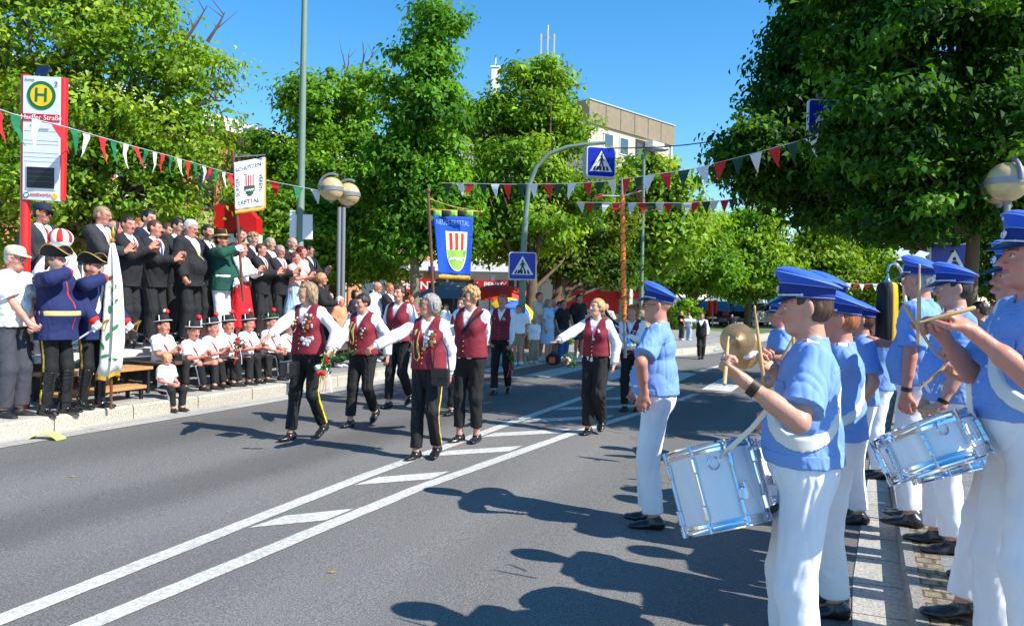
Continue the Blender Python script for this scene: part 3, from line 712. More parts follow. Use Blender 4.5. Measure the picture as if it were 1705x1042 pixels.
# ================================================================ the setting
def sheet(name, poly, dz, m, zf=None, ls=True):
    zf = zf or road_z
    V = [W(L, S, zf(L)+dz) for L, S in poly]
    o = mesh_obj(name, V, [tuple(range(len(V)))], m); o['kind'] = 'structure'
    if o.data.polygons[0].normal.z < 0: o.data.flip_normals()
    return o
def ground_mat(name, c1, c2, scale, bump, bs, big=.7, bigamp=.18, rough=.9, cracks=0, joints=None, speck=0, tracks=()):
    """two-tone aggregate + large soft patches (+ slab joints), all in road coordinates"""
    m = bpy.data.materials.new(name); m.use_nodes = True; n = m.node_tree; b = n.nodes['Principled BSDF']; b.inputs['Roughness'].default_value = rough
    L = n.links.new; N = n.nodes.new
    g = N('ShaderNodeNewGeometry'); mp = N('ShaderNodeMapping'); mp.inputs['Rotation'].default_value = (0, 0, TH); L(g.outputs['Position'], mp.inputs[0])
    nz = N('ShaderNodeTexNoise'); nz.inputs['Scale'].default_value = scale; nz.inputs['Detail'].default_value = 3; nz.inputs['Roughness'].default_value = .7; L(mp.outputs[0], nz.inputs[0])
    cr = N('ShaderNodeValToRGB'); cr.color_ramp.elements[0].position = .36; cr.color_ramp.elements[1].position = .64
    cr.color_ramp.elements[0].color = (*c1, 1); cr.color_ramp.elements[1].color = (*c2, 1); L(nz.outputs[0], cr.inputs[0])
    st = N('ShaderNodeMapping'); st.inputs['Scale'].default_value = (1, .22, 1); L(mp.outputs[0], st.inputs[0])
    n2 = N('ShaderNodeTexNoise'); n2.inputs['Scale'].default_value = big; n2.inputs['Detail'].default_value = 4; L(st.outputs[0], n2.inputs[0])
    mr = N('ShaderNodeMapRange'); mr.inputs[1].default_value = .3; mr.inputs[2].default_value = .7; mr.inputs[3].default_value = 1-bigamp; mr.inputs[4].default_value = 1+bigamp; L(n2.outputs[0], mr.inputs[0])
    vm = N('ShaderNodeVectorMath'); vm.operation = 'SCALE'; L(cr.outputs[0], vm.inputs[0]); L(mr.outputs[0], vm.inputs['Scale']); out = vm.outputs[0]; h = nz.outputs[0]
    def mul(src, fac_socket):
        v = N('ShaderNodeVectorMath'); v.operation = 'SCALE'; L(src, v.inputs[0]); L(fac_socket, v.inputs['Scale']); return v.outputs[0]
    if speck:
        vo = N('ShaderNodeTexVoronoi'); vo.inputs['Scale'].default_value = 55; L(mp.outputs[0], vo.inputs[0])
        r = N('ShaderNodeMapRange'); r.inputs[1].default_value = 0; r.inputs[2].default_value = .6; r.inputs[3].default_value = 1+speck; r.inputs[4].default_value = 1-speck*.4; L(vo.outputs[0], r.inputs[0]); out = mul(out, r.outputs[0])
    for (tl, tw, ta) in tracks:                                         # polished, oil-darkened wheel tracks along the lane
        sx = N('ShaderNodeSeparateXYZ'); L(mp.outputs[0], sx.inputs[0]); tn = N('ShaderNodeTexNoise'); tn.inputs['Scale'].default_value = .5; tn.inputs['Detail'].default_value = 3; L(mp.outputs[0], tn.inputs[0])
        m1 = N('ShaderNodeMath'); m1.operation = 'MULTIPLY_ADD'; L(tn.outputs[0], m1.inputs[0]); m1.inputs[1].default_value = .55; m1.inputs[2].default_value = -tl-.27
        m2 = N('ShaderNodeMath'); m2.operation = 'ADD'; L(sx.outputs[0], m2.inputs[0]); L(m1.outputs[0], m2.inputs[1]); m3 = N('ShaderNodeMath'); m3.operation = 'ABSOLUTE'; L(m2.outputs[0], m3.inputs[0])
        r = N('ShaderNodeMapRange'); r.interpolation_type = 'SMOOTHSTEP'; r.inputs[1].default_value = tw*.2; r.inputs[2].default_value = tw; r.inputs[3].default_value = 1-ta; r.inputs[4].default_value = 1; L(m3.outputs[0], r.inputs[0]); out = mul(out, r.outputs[0])
    if cracks:
        wv = N('ShaderNodeTexVoronoi'); wv.feature = 'DISTANCE_TO_EDGE'; wv.inputs['Scale'].default_value = cracks
        wn = N('ShaderNodeTexNoise'); wn.inputs['Scale'].default_value = 2.2; L(mp.outputs[0], wn.inputs[0])
        ad = N('ShaderNodeMixRGB'); ad.inputs[0].default_value = .35; L(mp.outputs[0], ad.inputs[1]); L(wn.outputs['Color'], ad.inputs[2]); L(ad.outputs[0], wv.inputs[0])
        r = N('ShaderNodeMapRange'); r.inputs[1].default_value = 0; r.inputs[2].default_value = .004; r.inputs[3].default_value = .74; r.inputs[4].default_value = 1; L(wv.outputs[0], r.inputs[0]); out = mul(out, r.outputs[0])
    if joints:
        br = N('ShaderNodeTexBrick'); br.inputs['Scale'].default_value = 1; br.inputs['Brick Width'].default_value = joints[0]; br.inputs['Row Height'].default_value = joints[1]
        br.inputs['Mortar Size'].default_value = joints[2]; br.inputs['Color1'].default_value = (1, 1, 1, 1); br.inputs['Color2'].default_value = (.82, .82, .82, 1); br.inputs['Mortar'].default_value = (.35, .34, .32, 1)
        if len(joints) > 3: br.offset = joints[3]
        L(mp.outputs[0], br.inputs[0]); mx = N('ShaderNodeMixRGB'); mx.blend_type = 'MULTIPLY'; mx.inputs[0].default_value = 1; L(out, mx.inputs[1]); L(br.outputs[0], mx.inputs[2]); out = mx.outputs[0]
    L(out, b.inputs['Base Color'])
    nb = N('ShaderNodeTexNoise'); nb.inputs['Scale'].default_value = bs; nb.inputs['Detail'].default_value = 3; L(mp.outputs[0], nb.inputs[0])
    bp = N('ShaderNodeBump'); bp.inputs['Strength'].default_value = bump; bp.inputs['Distance'].default_value = .012; L(nb.outputs[0], bp.inputs['Height']); L(bp.outputs[0], b.inputs['Normal'])
    return m
M_asph = ground_mat('asphalt', (.094, .088, .081), (.225, .214, .200), 95, .65, 120, .42, .30, cracks=.22, speck=.06, tracks=((-4.75, .55, .30), (-6.35, .5, .12), (-1.9, .5, .16)))
M_paint = ground_mat('road_paint', (.42, .41, .37), (.66, .65, .60), 34, .5, 120, 3, .10, cracks=.9)
M_slab = ground_mat('paving_slabs', (.24, .235, .22), (.40, .39, .37), 60, .4, 90, .8, .14, joints=(.30, .30, .006))
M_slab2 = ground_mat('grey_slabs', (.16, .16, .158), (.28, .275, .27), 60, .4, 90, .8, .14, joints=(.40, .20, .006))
M_gut = ground_mat('gutter_concrete', (.36, .34, .30), (.55, .52, .47), 50, .4, 80, .8, .12, joints=(.35, 1.0, .006, 0.0))
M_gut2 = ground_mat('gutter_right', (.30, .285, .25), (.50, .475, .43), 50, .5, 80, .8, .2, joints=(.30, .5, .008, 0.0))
M_kerb = ground_mat('kerb_granite', (.26, .23, .18), (.62, .57, .47), 75, .5, 70, 1.4, .14, speck=.25)
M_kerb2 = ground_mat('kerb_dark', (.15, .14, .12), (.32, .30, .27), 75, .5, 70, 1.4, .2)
M_cobb = ground_mat('small_setts', (.18, .145, .10), (.32, .265, .18), 30, 1.0, 45, 1.4, .14, joints=(.10, .10, .012))
M_grass = ground_mat('grass', (.06, .11, .02), (.14, .22, .04), 18, 1.0, 25, .6, .3)
M_earth = ground_mat('earth', (.16, .15, .13), (.26, .25, .22), 8, .4, 10, .2, .2)
o = mesh_obj('ground', [(-900, -60, -.06), (900, -60, -.06), (900, 1500, -.06), (-900, 1500, -.06)], [(0, 1, 2, 3)], M_earth); o['kind'] = 'structure'
sheet('road', [(-7.17, -8), (0.25, -8), (0.25, 5), (0.6, 16), (1.4, 40), (4, 90), (-1.5, 90), (-3.0, 40), (-3.65, 24.6), (-4.11, 22.4), (-5.81, 19.2), (-7.06, 16.9), (-7.17, 15.5)], 0, M_asph, zf=lambda L: -.02*L)
EDGE = [(-7.17, -8), (-7.17, 15.5), (-7.06, 16.9), (-5.81, 19.2), (-4.11, 22.4), (-3.65, 24.6), (-3.0, 40), (-1.5, 90)]
def offs(pl, d):
    out = []
    for i, p in enumerate(pl):
        a = Vector((*pl[max(i-1, 0)], 0)); b = Vector((*pl[min(i+1, len(pl)-1)], 0)); t = (b-a).normalized(); n = Vector((-t.y, t.x, 0)); out.append((p[0]+n.x*d, p[1]+n.y*d))
    return out
def strip(name, a, b, dz, m, name_kind='structure', zf=None):
    zf = zf or (lambda L: -.02*L)
    V = []; Fc = []
    for (p, q) in zip(a, b): V += [W(*p, zf(p[0])+dz), W(*q, zf(q[0])+dz)]
    for i in range(len(a)-1): Fc.append((2*i, 2*i+2, 2*i+3, 2*i+1))
    o = mesh_obj(name, V, Fc, m); o['kind'] = name_kind
    if o.data.polygons[0].normal.z < 0: o.data.flip_normals()
    return o
strip('gutter', EDGE, offs(EDGE, .35), .004, M_gut)
KH = .16
def kerb(name, a, w, h, m, base=-.02, side=1, seg=1.0, zf=None):
    """kerb stones one after another along a polyline, each a chamfered block with a thin joint"""
    zf = zf or (lambda L: -.02*L); mb = MB(); b = offs(a, w)
    for i in range(len(a)-1):
        p0, p1, q0, q1 = [Vector((*t, 0)) for t in (a[i], a[i+1], b[i], b[i+1])]; n = max(1, int(round((p1-p0).length/seg)))
        if i > 5: n = 1
        for j in range(n):
            t0, t1 = j/n+(.006/(p1-p0).length), (j+1)/n-(.006/(p1-p0).length)
            c = [p0.lerp(p1, t0), p0.lerp(p1, t1), q0.lerp(q1, t1), q0.lerp(q1, t0)]
            ch = .02*min(1, w/.1); inn = [c[0].lerp(c[3], ch/w), c[1].lerp(c[2], ch/w)]
            V = [W(t.x, t.y, zf(t.x)+base) for t in c]+[W(t.x, t.y, zf(t.x)+h-ch) for t in c[:2]]+[W(t.x, t.y, zf(t.x)+h) for t in inn]+[W(t.x, t.y, zf(t.x)+h) for t in c[2:]]
            # 0-3 base, 4,5 face top, 6,7 chamfer top, 8(c2),9(c3)
            mb.add(V, [(0, 1, 5, 4), (4, 5, 7, 6), (6, 7, 8, 9), (1, 2, 8, 7, 5), (0, 4, 6, 9, 3), (2, 3, 9, 8)])
    o = mb.build(name, m); o['kind'] = 'structure'; return o
kerb('kerb', offs(EDGE, .35), .28, KH, M_kerb)
E2 = offs(EDGE, .63)
pv = E2+[(-1.5, 200), (-120, 200), (-120, -8)]
o = mesh_obj('pavement', [W(L, S, (-.02*max(L, -14))+KH-.004) for L, S in E2+[(-14, 90), (-14, -8)]], [tuple(range(len(E2)+2))], M_slab); o['kind'] = 'structure'
if o.data.polygons[0].normal.z < 0: o.data.flip_normals()
sheet('forecourt', [(-14, -8), (-14, 90), (-120, 90), (-120, -8)], KH-.004, M_slab)
# right-hand edge
RE = [(.02, -8), (.02, 5), (.18, 9.2), (.5, 16), (1.2, 40)]
RE2 = [(.28, -8), (.28, 5), (.32, 9.2), (.72, 16), (1.5, 40)]
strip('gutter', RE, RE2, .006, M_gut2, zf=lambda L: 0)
rk = [(L, S) for L, S in RE2]
def kerbR():
    global offs
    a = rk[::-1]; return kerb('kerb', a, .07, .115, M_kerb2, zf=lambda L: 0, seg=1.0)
kerbR()
r2 = offs(rk[::-1], .07)[::-1]; r3 = offs(rk[::-1], .21)[::-1]
strip('sett_strip', r2, r3, .112, M_cobb, zf=lambda L: 0)
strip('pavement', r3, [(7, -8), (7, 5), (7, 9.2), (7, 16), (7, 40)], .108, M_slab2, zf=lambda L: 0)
sheet('verge', [(7, -8), (7, 60), (60, 60), (60, -8)], .11, M_grass, zf=lambda L: 0)
sheet('verge', [(-3.9, 36.5), (-2.9, 41.5), (-14, 46), (-16, 40)], .165, M_grass)
sheet('parking_area', [(-3.6, 44.3), (-2.9, 60), (-30, 75), (-30, 50)], .163, M_asph)
# painted markings
def mark(pts, name='road_marking', dz=.004): return sheet(name, pts, dz, M_paint, zf=lambda L: -.02*L)
lA = [(-3.50, -8), (-3.60, 2.5), (-3.77, 5.6), (-3.83, 8.7), (-3.87, 13.6)]
lB = [(-3.30, -8), (-3.21, 2.5), (-3.19, 5.6), (-2.96, 8.7), (-2.70, 10.7), (-2.42, 13.6)]
def lineat(pl, S):
    for a, b in zip(pl, pl[1:]):
        if a[1] <= S <= b[1]: t = (S-a[1])/(b[1]-a[1]); return a[0]+(b[0]-a[0])*t
    return pl[-1][0]
def paintline(pl, w):
    r = random.Random(3); S = pl[0][1]; V = []; Fc = []
    while S <= pl[-1][1]+1e-6:
        L = lineat(pl, S); V += [W(L-w/2+r.uniform(-.004, .004), S, .02*-(L)+.004), W(L+w/2+r.uniform(-.004, .004), S, .02*-(L)+.004)]; S += .14
    for i in range(len(V)//2-1): Fc.append((2*i, 2*i+1, 2*i+3, 2*i+2))
    o = mesh_obj('road_marking', V, Fc, M_paint); o['kind'] = 'structure'
paintline(lA, .13); paintline(lB, .13)
for S0 in (4.12, 5.42, 6.72, 7.90, 9.08, 10.3, 11.5):
    a0 = lineat(lA, S0)+.085; d = lineat(lB, S0+.5)-.085-a0; k = 1.15*d+.02
    mark([(a0, S0), (a0+.02, S0+.34), (a0+d, S0+.34+k), (a0+d, S0+k)])
for i in range(13):
    L = -6.95+i*.56*1.0
    if i % 2 == 0: mark([(L, 14.3), (L+.52, 14.3), (L+.52, 17.2), (L, 17.2)])
mark([(-3.2, 17.6), (-3.08, 17.6), (-2.1, 30), (-2.2, 30)]); mark([(-2.35, 13.9), (-2.23, 13.9), (-1.9, 14.2), (-2.0, 14.2)])
# ---------------------------------------------------------------- buildings
M_cream = mat('cream_panel', lin((186, 176, 160)), rough=.85, bump=.3, bscale=20, var=.06, vscale=2)
M_conc = mat('washed_concrete', lin((138, 124, 102)), rough=.9, bump=.6, bscale=30, var=.10, vscale=3)
M_glass = mat('window_glass', lin((70, 85, 95)), rough=.08, spec=1.0)
M_frame = mat('window_frame', lin((225, 225, 220)), rough=.5)
M_brick = ground_mat('brick', (.40, .17, .08), (.56, .26, .13), 20, .4, 40, .8, .1)
M_white = mat('white_render', lin((225, 225, 222)), rough=.8, var=.04, vscale=2)
M_redsign = mat('red_panel', lin((200, 22, 28)), rough=.45)
def facade(name, o, ax, w, h, depth, m, label, cat='building', wins=(), extra=None, z0=0):
    """block with front along ax from o; windows given as (x, z, w, h)"""
    root = empty(name, o, 0, label, cat); ax = Vector(ax).normalized(); nrm_ = Vector((ax.y, -ax.x, 0)) # outward (towards the viewer side)
    if nrm_.y > 0: nrm_ = -nrm_
    R = Matrix(((ax.x, -nrm_.x, 0), (ax.y, -nrm_.y, 0), (0, 0, 1)))
    def B(nm, x0, x1, z0, z1, y0, y1, mm, par=root):
        b = MB(); b.box(R @ Vector(((x0+x1)/2, (y0+y1)/2, (z0+z1)/2)), (x1-x0, y1-y0, z1-z0), R); return b.build(nm, mm, par)
    B('wall', 0, w, 0, h, 0, depth, m)
    for (x, z, ww, hh) in wins:
        f = B('window', x, x+ww, z, z+hh, -.06, .05, M_frame); f2 = MB()
        n = max(1, int(round(ww/1.1)))
        for i in range(n): f2.box(R @ Vector((x+(i+.5)*ww/n, -.065, z+hh/2)), (ww/n-.12, .02, hh-.14), R)
        f2.build('pane', M_glass, f)
    if extra: extra(B, root, R)
    return root
# flat-roofed apartment block
def ex_apart(B, root, R):
    w, h = 9.7, 14.2
    B('roof_fascia', -.1, w+.1, h-.02, h+1.35, -.14, 10, M_conc); B('roof_edge', -.16, w+.16, h+1.37, h+1.45, -.2, 10.1, mat('zinc', (.55, .57, .6), rough=.4, metal=.5))
    for x in (1.6, 3.2, 4.8, 6.4, 8.0): B('fascia_joint', x, x+.05, h+.02, h+1.30, -.16, -.142, mat('dark_joint', (.12, .1, .08)))
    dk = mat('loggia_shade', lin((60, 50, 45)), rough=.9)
    for k in range(4):
        z = h-1.75-k*2.8
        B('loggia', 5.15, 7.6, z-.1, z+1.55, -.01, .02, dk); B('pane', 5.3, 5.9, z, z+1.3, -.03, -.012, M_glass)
        B('awning', 6.2, 7.6, z+1.15, z+1.5, -.7, -.05, M_white)
        b = B('balcony', 4.9, 8.2, z-1.25, z-.15, -1.1, -.01, M_cream)
        B('railing', 4.86, 8.25, z-.13, z-.02, -1.14, -1.02, mat('rail_red', lin((120, 45, 45))), b)
        for q in range(4): B('slat', 4.84, 4.90, z-.30-.2*q, z-.2-.2*q, -1.12, -.1, mat('rail_red', lin((120, 45, 45))), b)
    B('downpipe', w-.25, w-.12, 0, h, -.12, -.02, M_white)
facade('apartment_block', P(976, 400, 50).to_2d().to_3d()+Vector((0, 0, -1.65)), (.68, .735, 0), 9.7, 14.2, 10, M_cream, 'cream apartment block with flat concrete roof edge and red railed balconies', wins=[(x, 14.2-1.5-2.8*k, 1.0, 1.15) for k in range(4) for x in (1.6, 3.3)], extra=ex_apart)
def ex_left(B, root, R):
    B('roof_fascia', -.1, 9.1, 12.61, 14.0, -.2, 10, M_conc)
facade('apartment_block', P(700, 400, 52).to_2d().to_3d()+Vector((0, 0, -.5)), (.98, -.17, 0), 9.0, 12.6, 9, M_cream, 'long apartment wing with dark concrete roof edge half hidden behind the middle trees', wins=[(1.2+2.4*i, 10-2.8*k, 1.3, 1.3) for i in range(3) for k in range(3)], extra=ex_left)
# chimney and antennas on the roofs
c0 = P(825, 118, 55); mb = MB(); mb.box((0, 0, -2.2), (.55, .6, 4.6), bev=.02)
ch = empty('chimney_stack', c0, 0, 'white square chimney standing on the roof left of the antenna mast', 'chimney'); mb.build('shaft', M_white, ch); mb = MB(); mb.box((0, 0, .2), (.66, .7, .12)); mb.tube([(0, 0, .2), (0, 0, .85)], .04, 6); mb.build('cap', M_frame, ch)
a0 = P(911, 105, 52); an = empty('antenna_mast', a0, 0, 'grey mobile phone antenna mast with upright panels on the roof', 'antenna'); mt = mat('antenna_grey', lin((185, 180, 175)), rough=.5)
mb = MB(); mb.tube([(0, 0, -3.5), (0, 0, 2.4)], .07, 8); mb.tube([(-.5, 0, .6), (.5, 0, .6)], .04, 6); mb.tube([(-.5, 0, 1.6), (.5, 0, 1.6)], .04, 6); mb.tube([(-.35, 0, -3), (-.35, 0, .3)], .05, 6); mb.build('mast', mt, an)
for x, z in ((-.42, 1.1), (0, 1.4), (.42, 1.1), (.42, -.7)):
    mb = MB(); mb.box((x, -.12, z), (.11, .09, 1.4), bev=.02); mb.build('antenna_panel', mt, an)
# brick building behind the stage (front parallel to the road)
def ex_brick(B, root, R):
    for z in (2.75,):
        B('balcony_band', 0, 30, z, z+1.0, -.9, -.01, mat('pebble_band', lin((172, 150, 118)), rough=.95, bump=1.0, bscale=25, var=.15, vscale=20))
    B('roof', -.5, 30.5, 6.2, 6.6, -1.4, 9, M_white)
    for x in (6.0, 13.0, 20.0, 26): B('pier', x, x+.9, 0, 6.2, -1.0, -.91, M_brick)
wl = []
for x in range(1, 29, 3):
    for z in (.9, 3.95): wl.append((x+.2, z, 2.0, 1.5))
facade('brick_building', W(-19, 6, .3), RD, 30, 6.19, 8, M_brick, 'orange brick building with pebble balcony bands behind the leafy tree on the left', wins=wl, extra=ex_brick)
# white shop building and discount store frontage
def ex_shop(B, root, R):
    for i in range(5): B('canopy_post', 1+i*3.2, 1.15+i*3.2, 0, 2.6, -1.7, -1.55, M_frame)
    B('canopy', -.3, 16, 2.75, 3.15, -2.0, -.02, M_white)
shopO = P(545, 500, 37).to_2d().to_3d()
facade('shop_building', shopO, (1, .12, 0), 16, 6.4, 9, M_white, 'long white shop building with glass front behind the street trees', wins=[(1+3.2*i, .5, 2.6, 2.0) for i in range(5)]+[(1+3.2*i, 3.9, 2.6, 1.7) for i in range(5)], extra=ex_shop)
def sign(name, px0, px1, py0, py1, Y, m, txt, tm, label, size=None, dot=False, arrow=False, cat='sign'):
    a = P(px0, (py0+py1)/2, Y); b = P(px1, (py0+py1)/2, Y); h = (py1-py0)/1338*Y; wd = (b-a).length
    r = empty(name, (a+b)/2, 0, label, cat); mb = MB(); mb.box((0, 0, 0), (wd, .18, h), bev=.01); mb.build('panel', m, r)
    if txt: text_obj('lettering', txt, size or h*.75, tm, r, frame((wd*.12 if arrow else 0, -.095, 0), (1, 0, 0), (0, 0, 1)), .004, 1.05, bold=.02*h)
    if arrow: mb = MB(); mb.prism([(-wd*.46, 0), (-wd*.38, h*.32), (-wd*.38, -h*.32)], (0, -.096, 0), (1, 0, 0), (0, 0, 1), (0, -1, 0), .01); mb.build('arrow', tm, r)
    return r
M_wtx = mat('sign_white', (.85, .85, .85), rough=.5); M_yel = mat('sign_yellow', (.9, .6, .05), rough=.5)
r = sign('shop_sign', 668, 724, 464, 487, 33, M_redsign, 'PENNY', M_wtx, 'red shop sign with white lettering and yellow dot left of the blue banner')
mb = MB(); mb.sphere((.50, -.10, -.13), .055, 6); mb.build('dot', M_yel, r)
sign('shop_sign', 789, 846, 467, 482, 34, M_redsign, 'PENNY', M_wtx, 'red shop sign with white arrow right of the blue banner', arrow=True)
r = sign('red_storefront', 940, 1030, 484, 522, 38, M_redsign, '', M_wtx, 'plain red storefront panel behind the standing spectators'); r['category'] = 'panel'
r = sign('red_storefront', 1031, 1066, 484, 498, 37.6, M_redsign, '', M_wtx, 'narrow red fascia with a round white emblem right of the orange ribbon pole'); r['category'] = 'panel'
mb = MB(); mb.lathe([(.13, 0), (.13, .03)], 20, frame((.05, -.10, 0), (1, 0, 0), (0, 0, 1))); mb.build('emblem', M_wtx, r)
# cream block behind the far spectators
facade('cream_building', P(868, 500, 44).to_2d().to_3d(), (1, .05, 0), 8.6, 5.2, 8, M_cream, 'low cream building with pale windows behind the red storefront', wins=[(1.0+2.1*i, 1.6, 1.3, 1.2) for i in range(4)]+[(1.0+2.1*i, 3.5, 1.3, 1.0) for i in range(4)])
# red market awning behind the banner bearer
aw = empty('red_awning', P(400, 375, 17), 0, 'bright red awning with a white lower edge behind the green uniformed man', 'awning')
mb = MB(); mb.prism([(-.55, .42), (.05, .44), (.34, .15), (.34, -.16), (-.55, -.16)], (0, 0, 0), (1, 0, 0), (0, 0, 1), (0, 1, 0), .4); mb.build('cover', M_redsign, aw)
mb = MB(); mb.box((-.1, .2, -.28), (.9, .38, .2)); mb.build('valance', M_white, aw); mb = MB(); mb.tube([(-.5, .2, -.3), (-.5, .2, -2.2)], .03); mb.tube([(.3, .2, -.3), (.3, .2, -2.2)], .03); mb.build('frame', M_frame, aw)

# ---------------------------------------------------------------- trees
def leafmat():
    m = bpy.data.materials.new('leaves'); m.use_nodes = True; n = m.node_tree; n.nodes.remove(n.nodes['Principled BSDF']); L = n.links.new
    a = n.nodes.new('ShaderNodeAttribute'); a.attribute_name = 'Col'
    d = n.nodes.new('ShaderNodeBsdfPrincipled'); d.inputs['Roughness'].default_value = .55; d.inputs['Specular IOR Level'].default_value = .22; L(a.outputs[0], d.inputs['Base Color'])
    t = n.nodes.new('ShaderNodeBsdfTranslucent'); hs = n.nodes.new('ShaderNodeHueSaturation'); hs.inputs['Hue'].default_value = .475; hs.inputs['Saturation'].default_value = 1.1; hs.inputs['Value'].default_value = 1.5
    L(a.outputs[0], hs.inputs['Color']); L(hs.outputs[0], t.inputs[0])
    mx = n.nodes.new('ShaderNodeMixShader'); mx.inputs[0].default_value = .38; L(d.outputs[0], mx.inputs[1]); L(t.outputs[0], mx.inputs[2]); L(mx.outputs[0], n.nodes['Material Output'].inputs[0])
    return m
M_leaf = leafmat(); M_bark = mat('bark', lin((98, 80, 62)), rough=.95, bump=1.0, bscale=14, var=.3, vscale=9, aniso=(1, 1, .3))
M_bark2 = mat('bark_grey', lin((125, 112, 95)), rough=.95, bump=1.0, bscale=14, var=.3, vscale=9, aniso=(1, 1, .3))
def tree(label, bx, by, bz, r0, blobs, n, leaf, cols, bark=M_bark, seed=0, dens=1.0, trunk_top=None, droop=.3, name='tree', twigs=0, spread=.34, group=None, cl=110, flat=.75, branch0=.35, gap=None):
    rg = np.random.default_rng(seed+100); root = empty(name, (bx, by, bz), 0, label, 'tree', group); base = np.array([bx, by, bz])
    B = [(np.array(P(px, py, Y))-base, rpx/1338*Y, rpy/1338*Y, dy) for px, py, rpx, rpy, Y, dy in blobs]
    vol = np.array([b[1]*b[2]*b[3] for b in B])**.8; cnt = (n*vol/vol.sum()).astype(int)
    pts, nor, cc = [], [], []
    cols = np.array([lin(c) for c in cols]); centers = []
    for (c, rx_, rz_, ry_), m_ in zip(B, cnt):
        K = max(3, int(m_/cl)); u = rg.normal(size=(K, 3)); u /= np.linalg.norm(u, axis=1)[:, None]; rr = rg.uniform(.15, 1, K)**.42*rg.uniform(.86, 1.17, K)
        cen = c+u*rr[:, None]*np.array([rx_, ry_, rz_])*.93; centers += [c]+list(cen[:5]); ci = rg.integers(0, K, m_)
        sz = spread*(.6+.8*rg.random(K))
        off = rg.normal(size=(m_, 3))*np.array([1, 1, flat*.62])*sz[ci][:, None]*.62
        p = cen[ci]+off; pts.append(p)
        o = p-c; o /= (np.linalg.norm(o, axis=1)[:, None]+1e-6)
        loc = off/(np.linalg.norm(off, axis=1)[:, None]+1e-6)
        nn = rg.normal(size=(m_, 3))*.55+np.array([0, 0, .75])+o*.45+loc*.5; nor.append(nn/np.linalg.norm(nn, axis=1)[:, None])
        ck = cols[rg.integers(0, len(cols), K)]*rg.uniform(.75, 1.25, (K, 1)); col = ck[ci]*rg.uniform(.7, 1.3, (m_, 1)); cc.append(col)
    p = np.concatenate(pts); nn = np.concatenate(nor); col = np.concatenate(cc)
    for (ga, gb, gr) in (gap or []):                                    # an opening in the crown
        a_ = np.array(ga)-base; ab = np.array(gb)-np.array(ga); tt = np.clip(((p-a_)@ab)/(ab@ab), 0, 1); keep = np.linalg.norm(p-(a_+tt[:, None]*ab), axis=1) > gr; p, nn, col = p[keep], nn[keep], col[keep]
    N = len(p)
    t = rg.normal(size=(N, 3)); t[:, 2] -= droop*2; t -= nn*(t*nn).sum(1)[:, None]; t /= np.linalg.norm(t, axis=1)[:, None]; b = np.cross(nn, t)
    s = leaf*1.12*rg.uniform(.5, 1.4, (N, 1)); w_ = s*.29; bend = nn*s*.14
    V = np.stack([p-t*s*.5, p-t*s*.1+b*w_+bend, p+t*s*.55-bend, p-t*s*.1-b*w_+bend], 1).reshape(-1, 3)
    F_ = np.arange(4*N, dtype=np.int32).reshape(-1, 4)
    mesh_obj('crown', V, F_, M_leaf, root, False, np.clip(np.repeat(col, 4, 0), .002, .9))
    mb = MB(); rr = random.Random(seed)
    cs = np.array([b_[0] for b_ in B]); top = trunk_top if trunk_top else max(1.5, float(np.percentile(cs[:, 2], 80))); tp = np.array([float(cs[:, 0].mean())*.6, float(cs[:, 1].mean())*.6, top])
    P0 = [Vector((tp[0]*q**1.5, tp[1]*q**1.5, top*q))+Vector((rr.uniform(-1, 1), rr.uniform(-1, 1), 0))*.04*q*top*.3 for q in [i/7 for i in range(8)]]
    P0[0].z -= .15; mb.tube(P0, [r0*(1.35 if i == 0 else 1)*(1-.75*i/7) for i in range(8)], 12)
    for c in centers:
        c = Vector(c); q = rr.uniform(branch0, max(.85, branch0+.3)); i = min(6, int(q*7)); st = P0[i].lerp(P0[i+1], q*7-i)
        if c.z < st.z+.1: i = 3; st = P0[3]
        mid = st.lerp(c, .5)+Vector((rr.uniform(-1, 1), rr.uniform(-1, 1), rr.uniform(-.2, .6)))*.12*(c-st).length
        r1 = r0*.30; mb.tube([st, st.lerp(mid, .6), mid, mid.lerp(c, .6), c], [r1, r1*.7, r1*.5, r1*.3, r1*.12], 6)
    mb.build('trunk', bark, root)
    for (px, py, qx, qy, Y) in (twigs or []):
        tw = MB(); a = Vector(P(px, py, Y))-Vector(base); b_ = Vector(P(qx, qy, Y))-Vector(base); md = a.lerp(b_, .5)+Vector((.05, 0, .05)); tw.tube([a, md, b_], [.035, .022, .006], 5)
        for k in range(4):
            q = rr.uniform(.1, .9); s_ = md.lerp(b_, q) if k % 2 else a.lerp(md, q); tw.tube([s_-Vector((0, 0, .02)), s_+Vector((rr.uniform(-.4, .4), rr.uniform(-.3, .3), rr.uniform(.1, .5)))], [.012, .003], 4)
        tw.build('bare_twig', bark, root)
    return root
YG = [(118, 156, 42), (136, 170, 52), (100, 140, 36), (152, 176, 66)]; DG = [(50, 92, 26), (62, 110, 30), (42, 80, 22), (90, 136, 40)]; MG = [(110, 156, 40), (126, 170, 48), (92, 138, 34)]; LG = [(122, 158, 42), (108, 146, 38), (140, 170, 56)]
def gxy(px, Y): p = P(px, 500, Y); return p.x, p.y
x, y = gxy(165, 15.5)
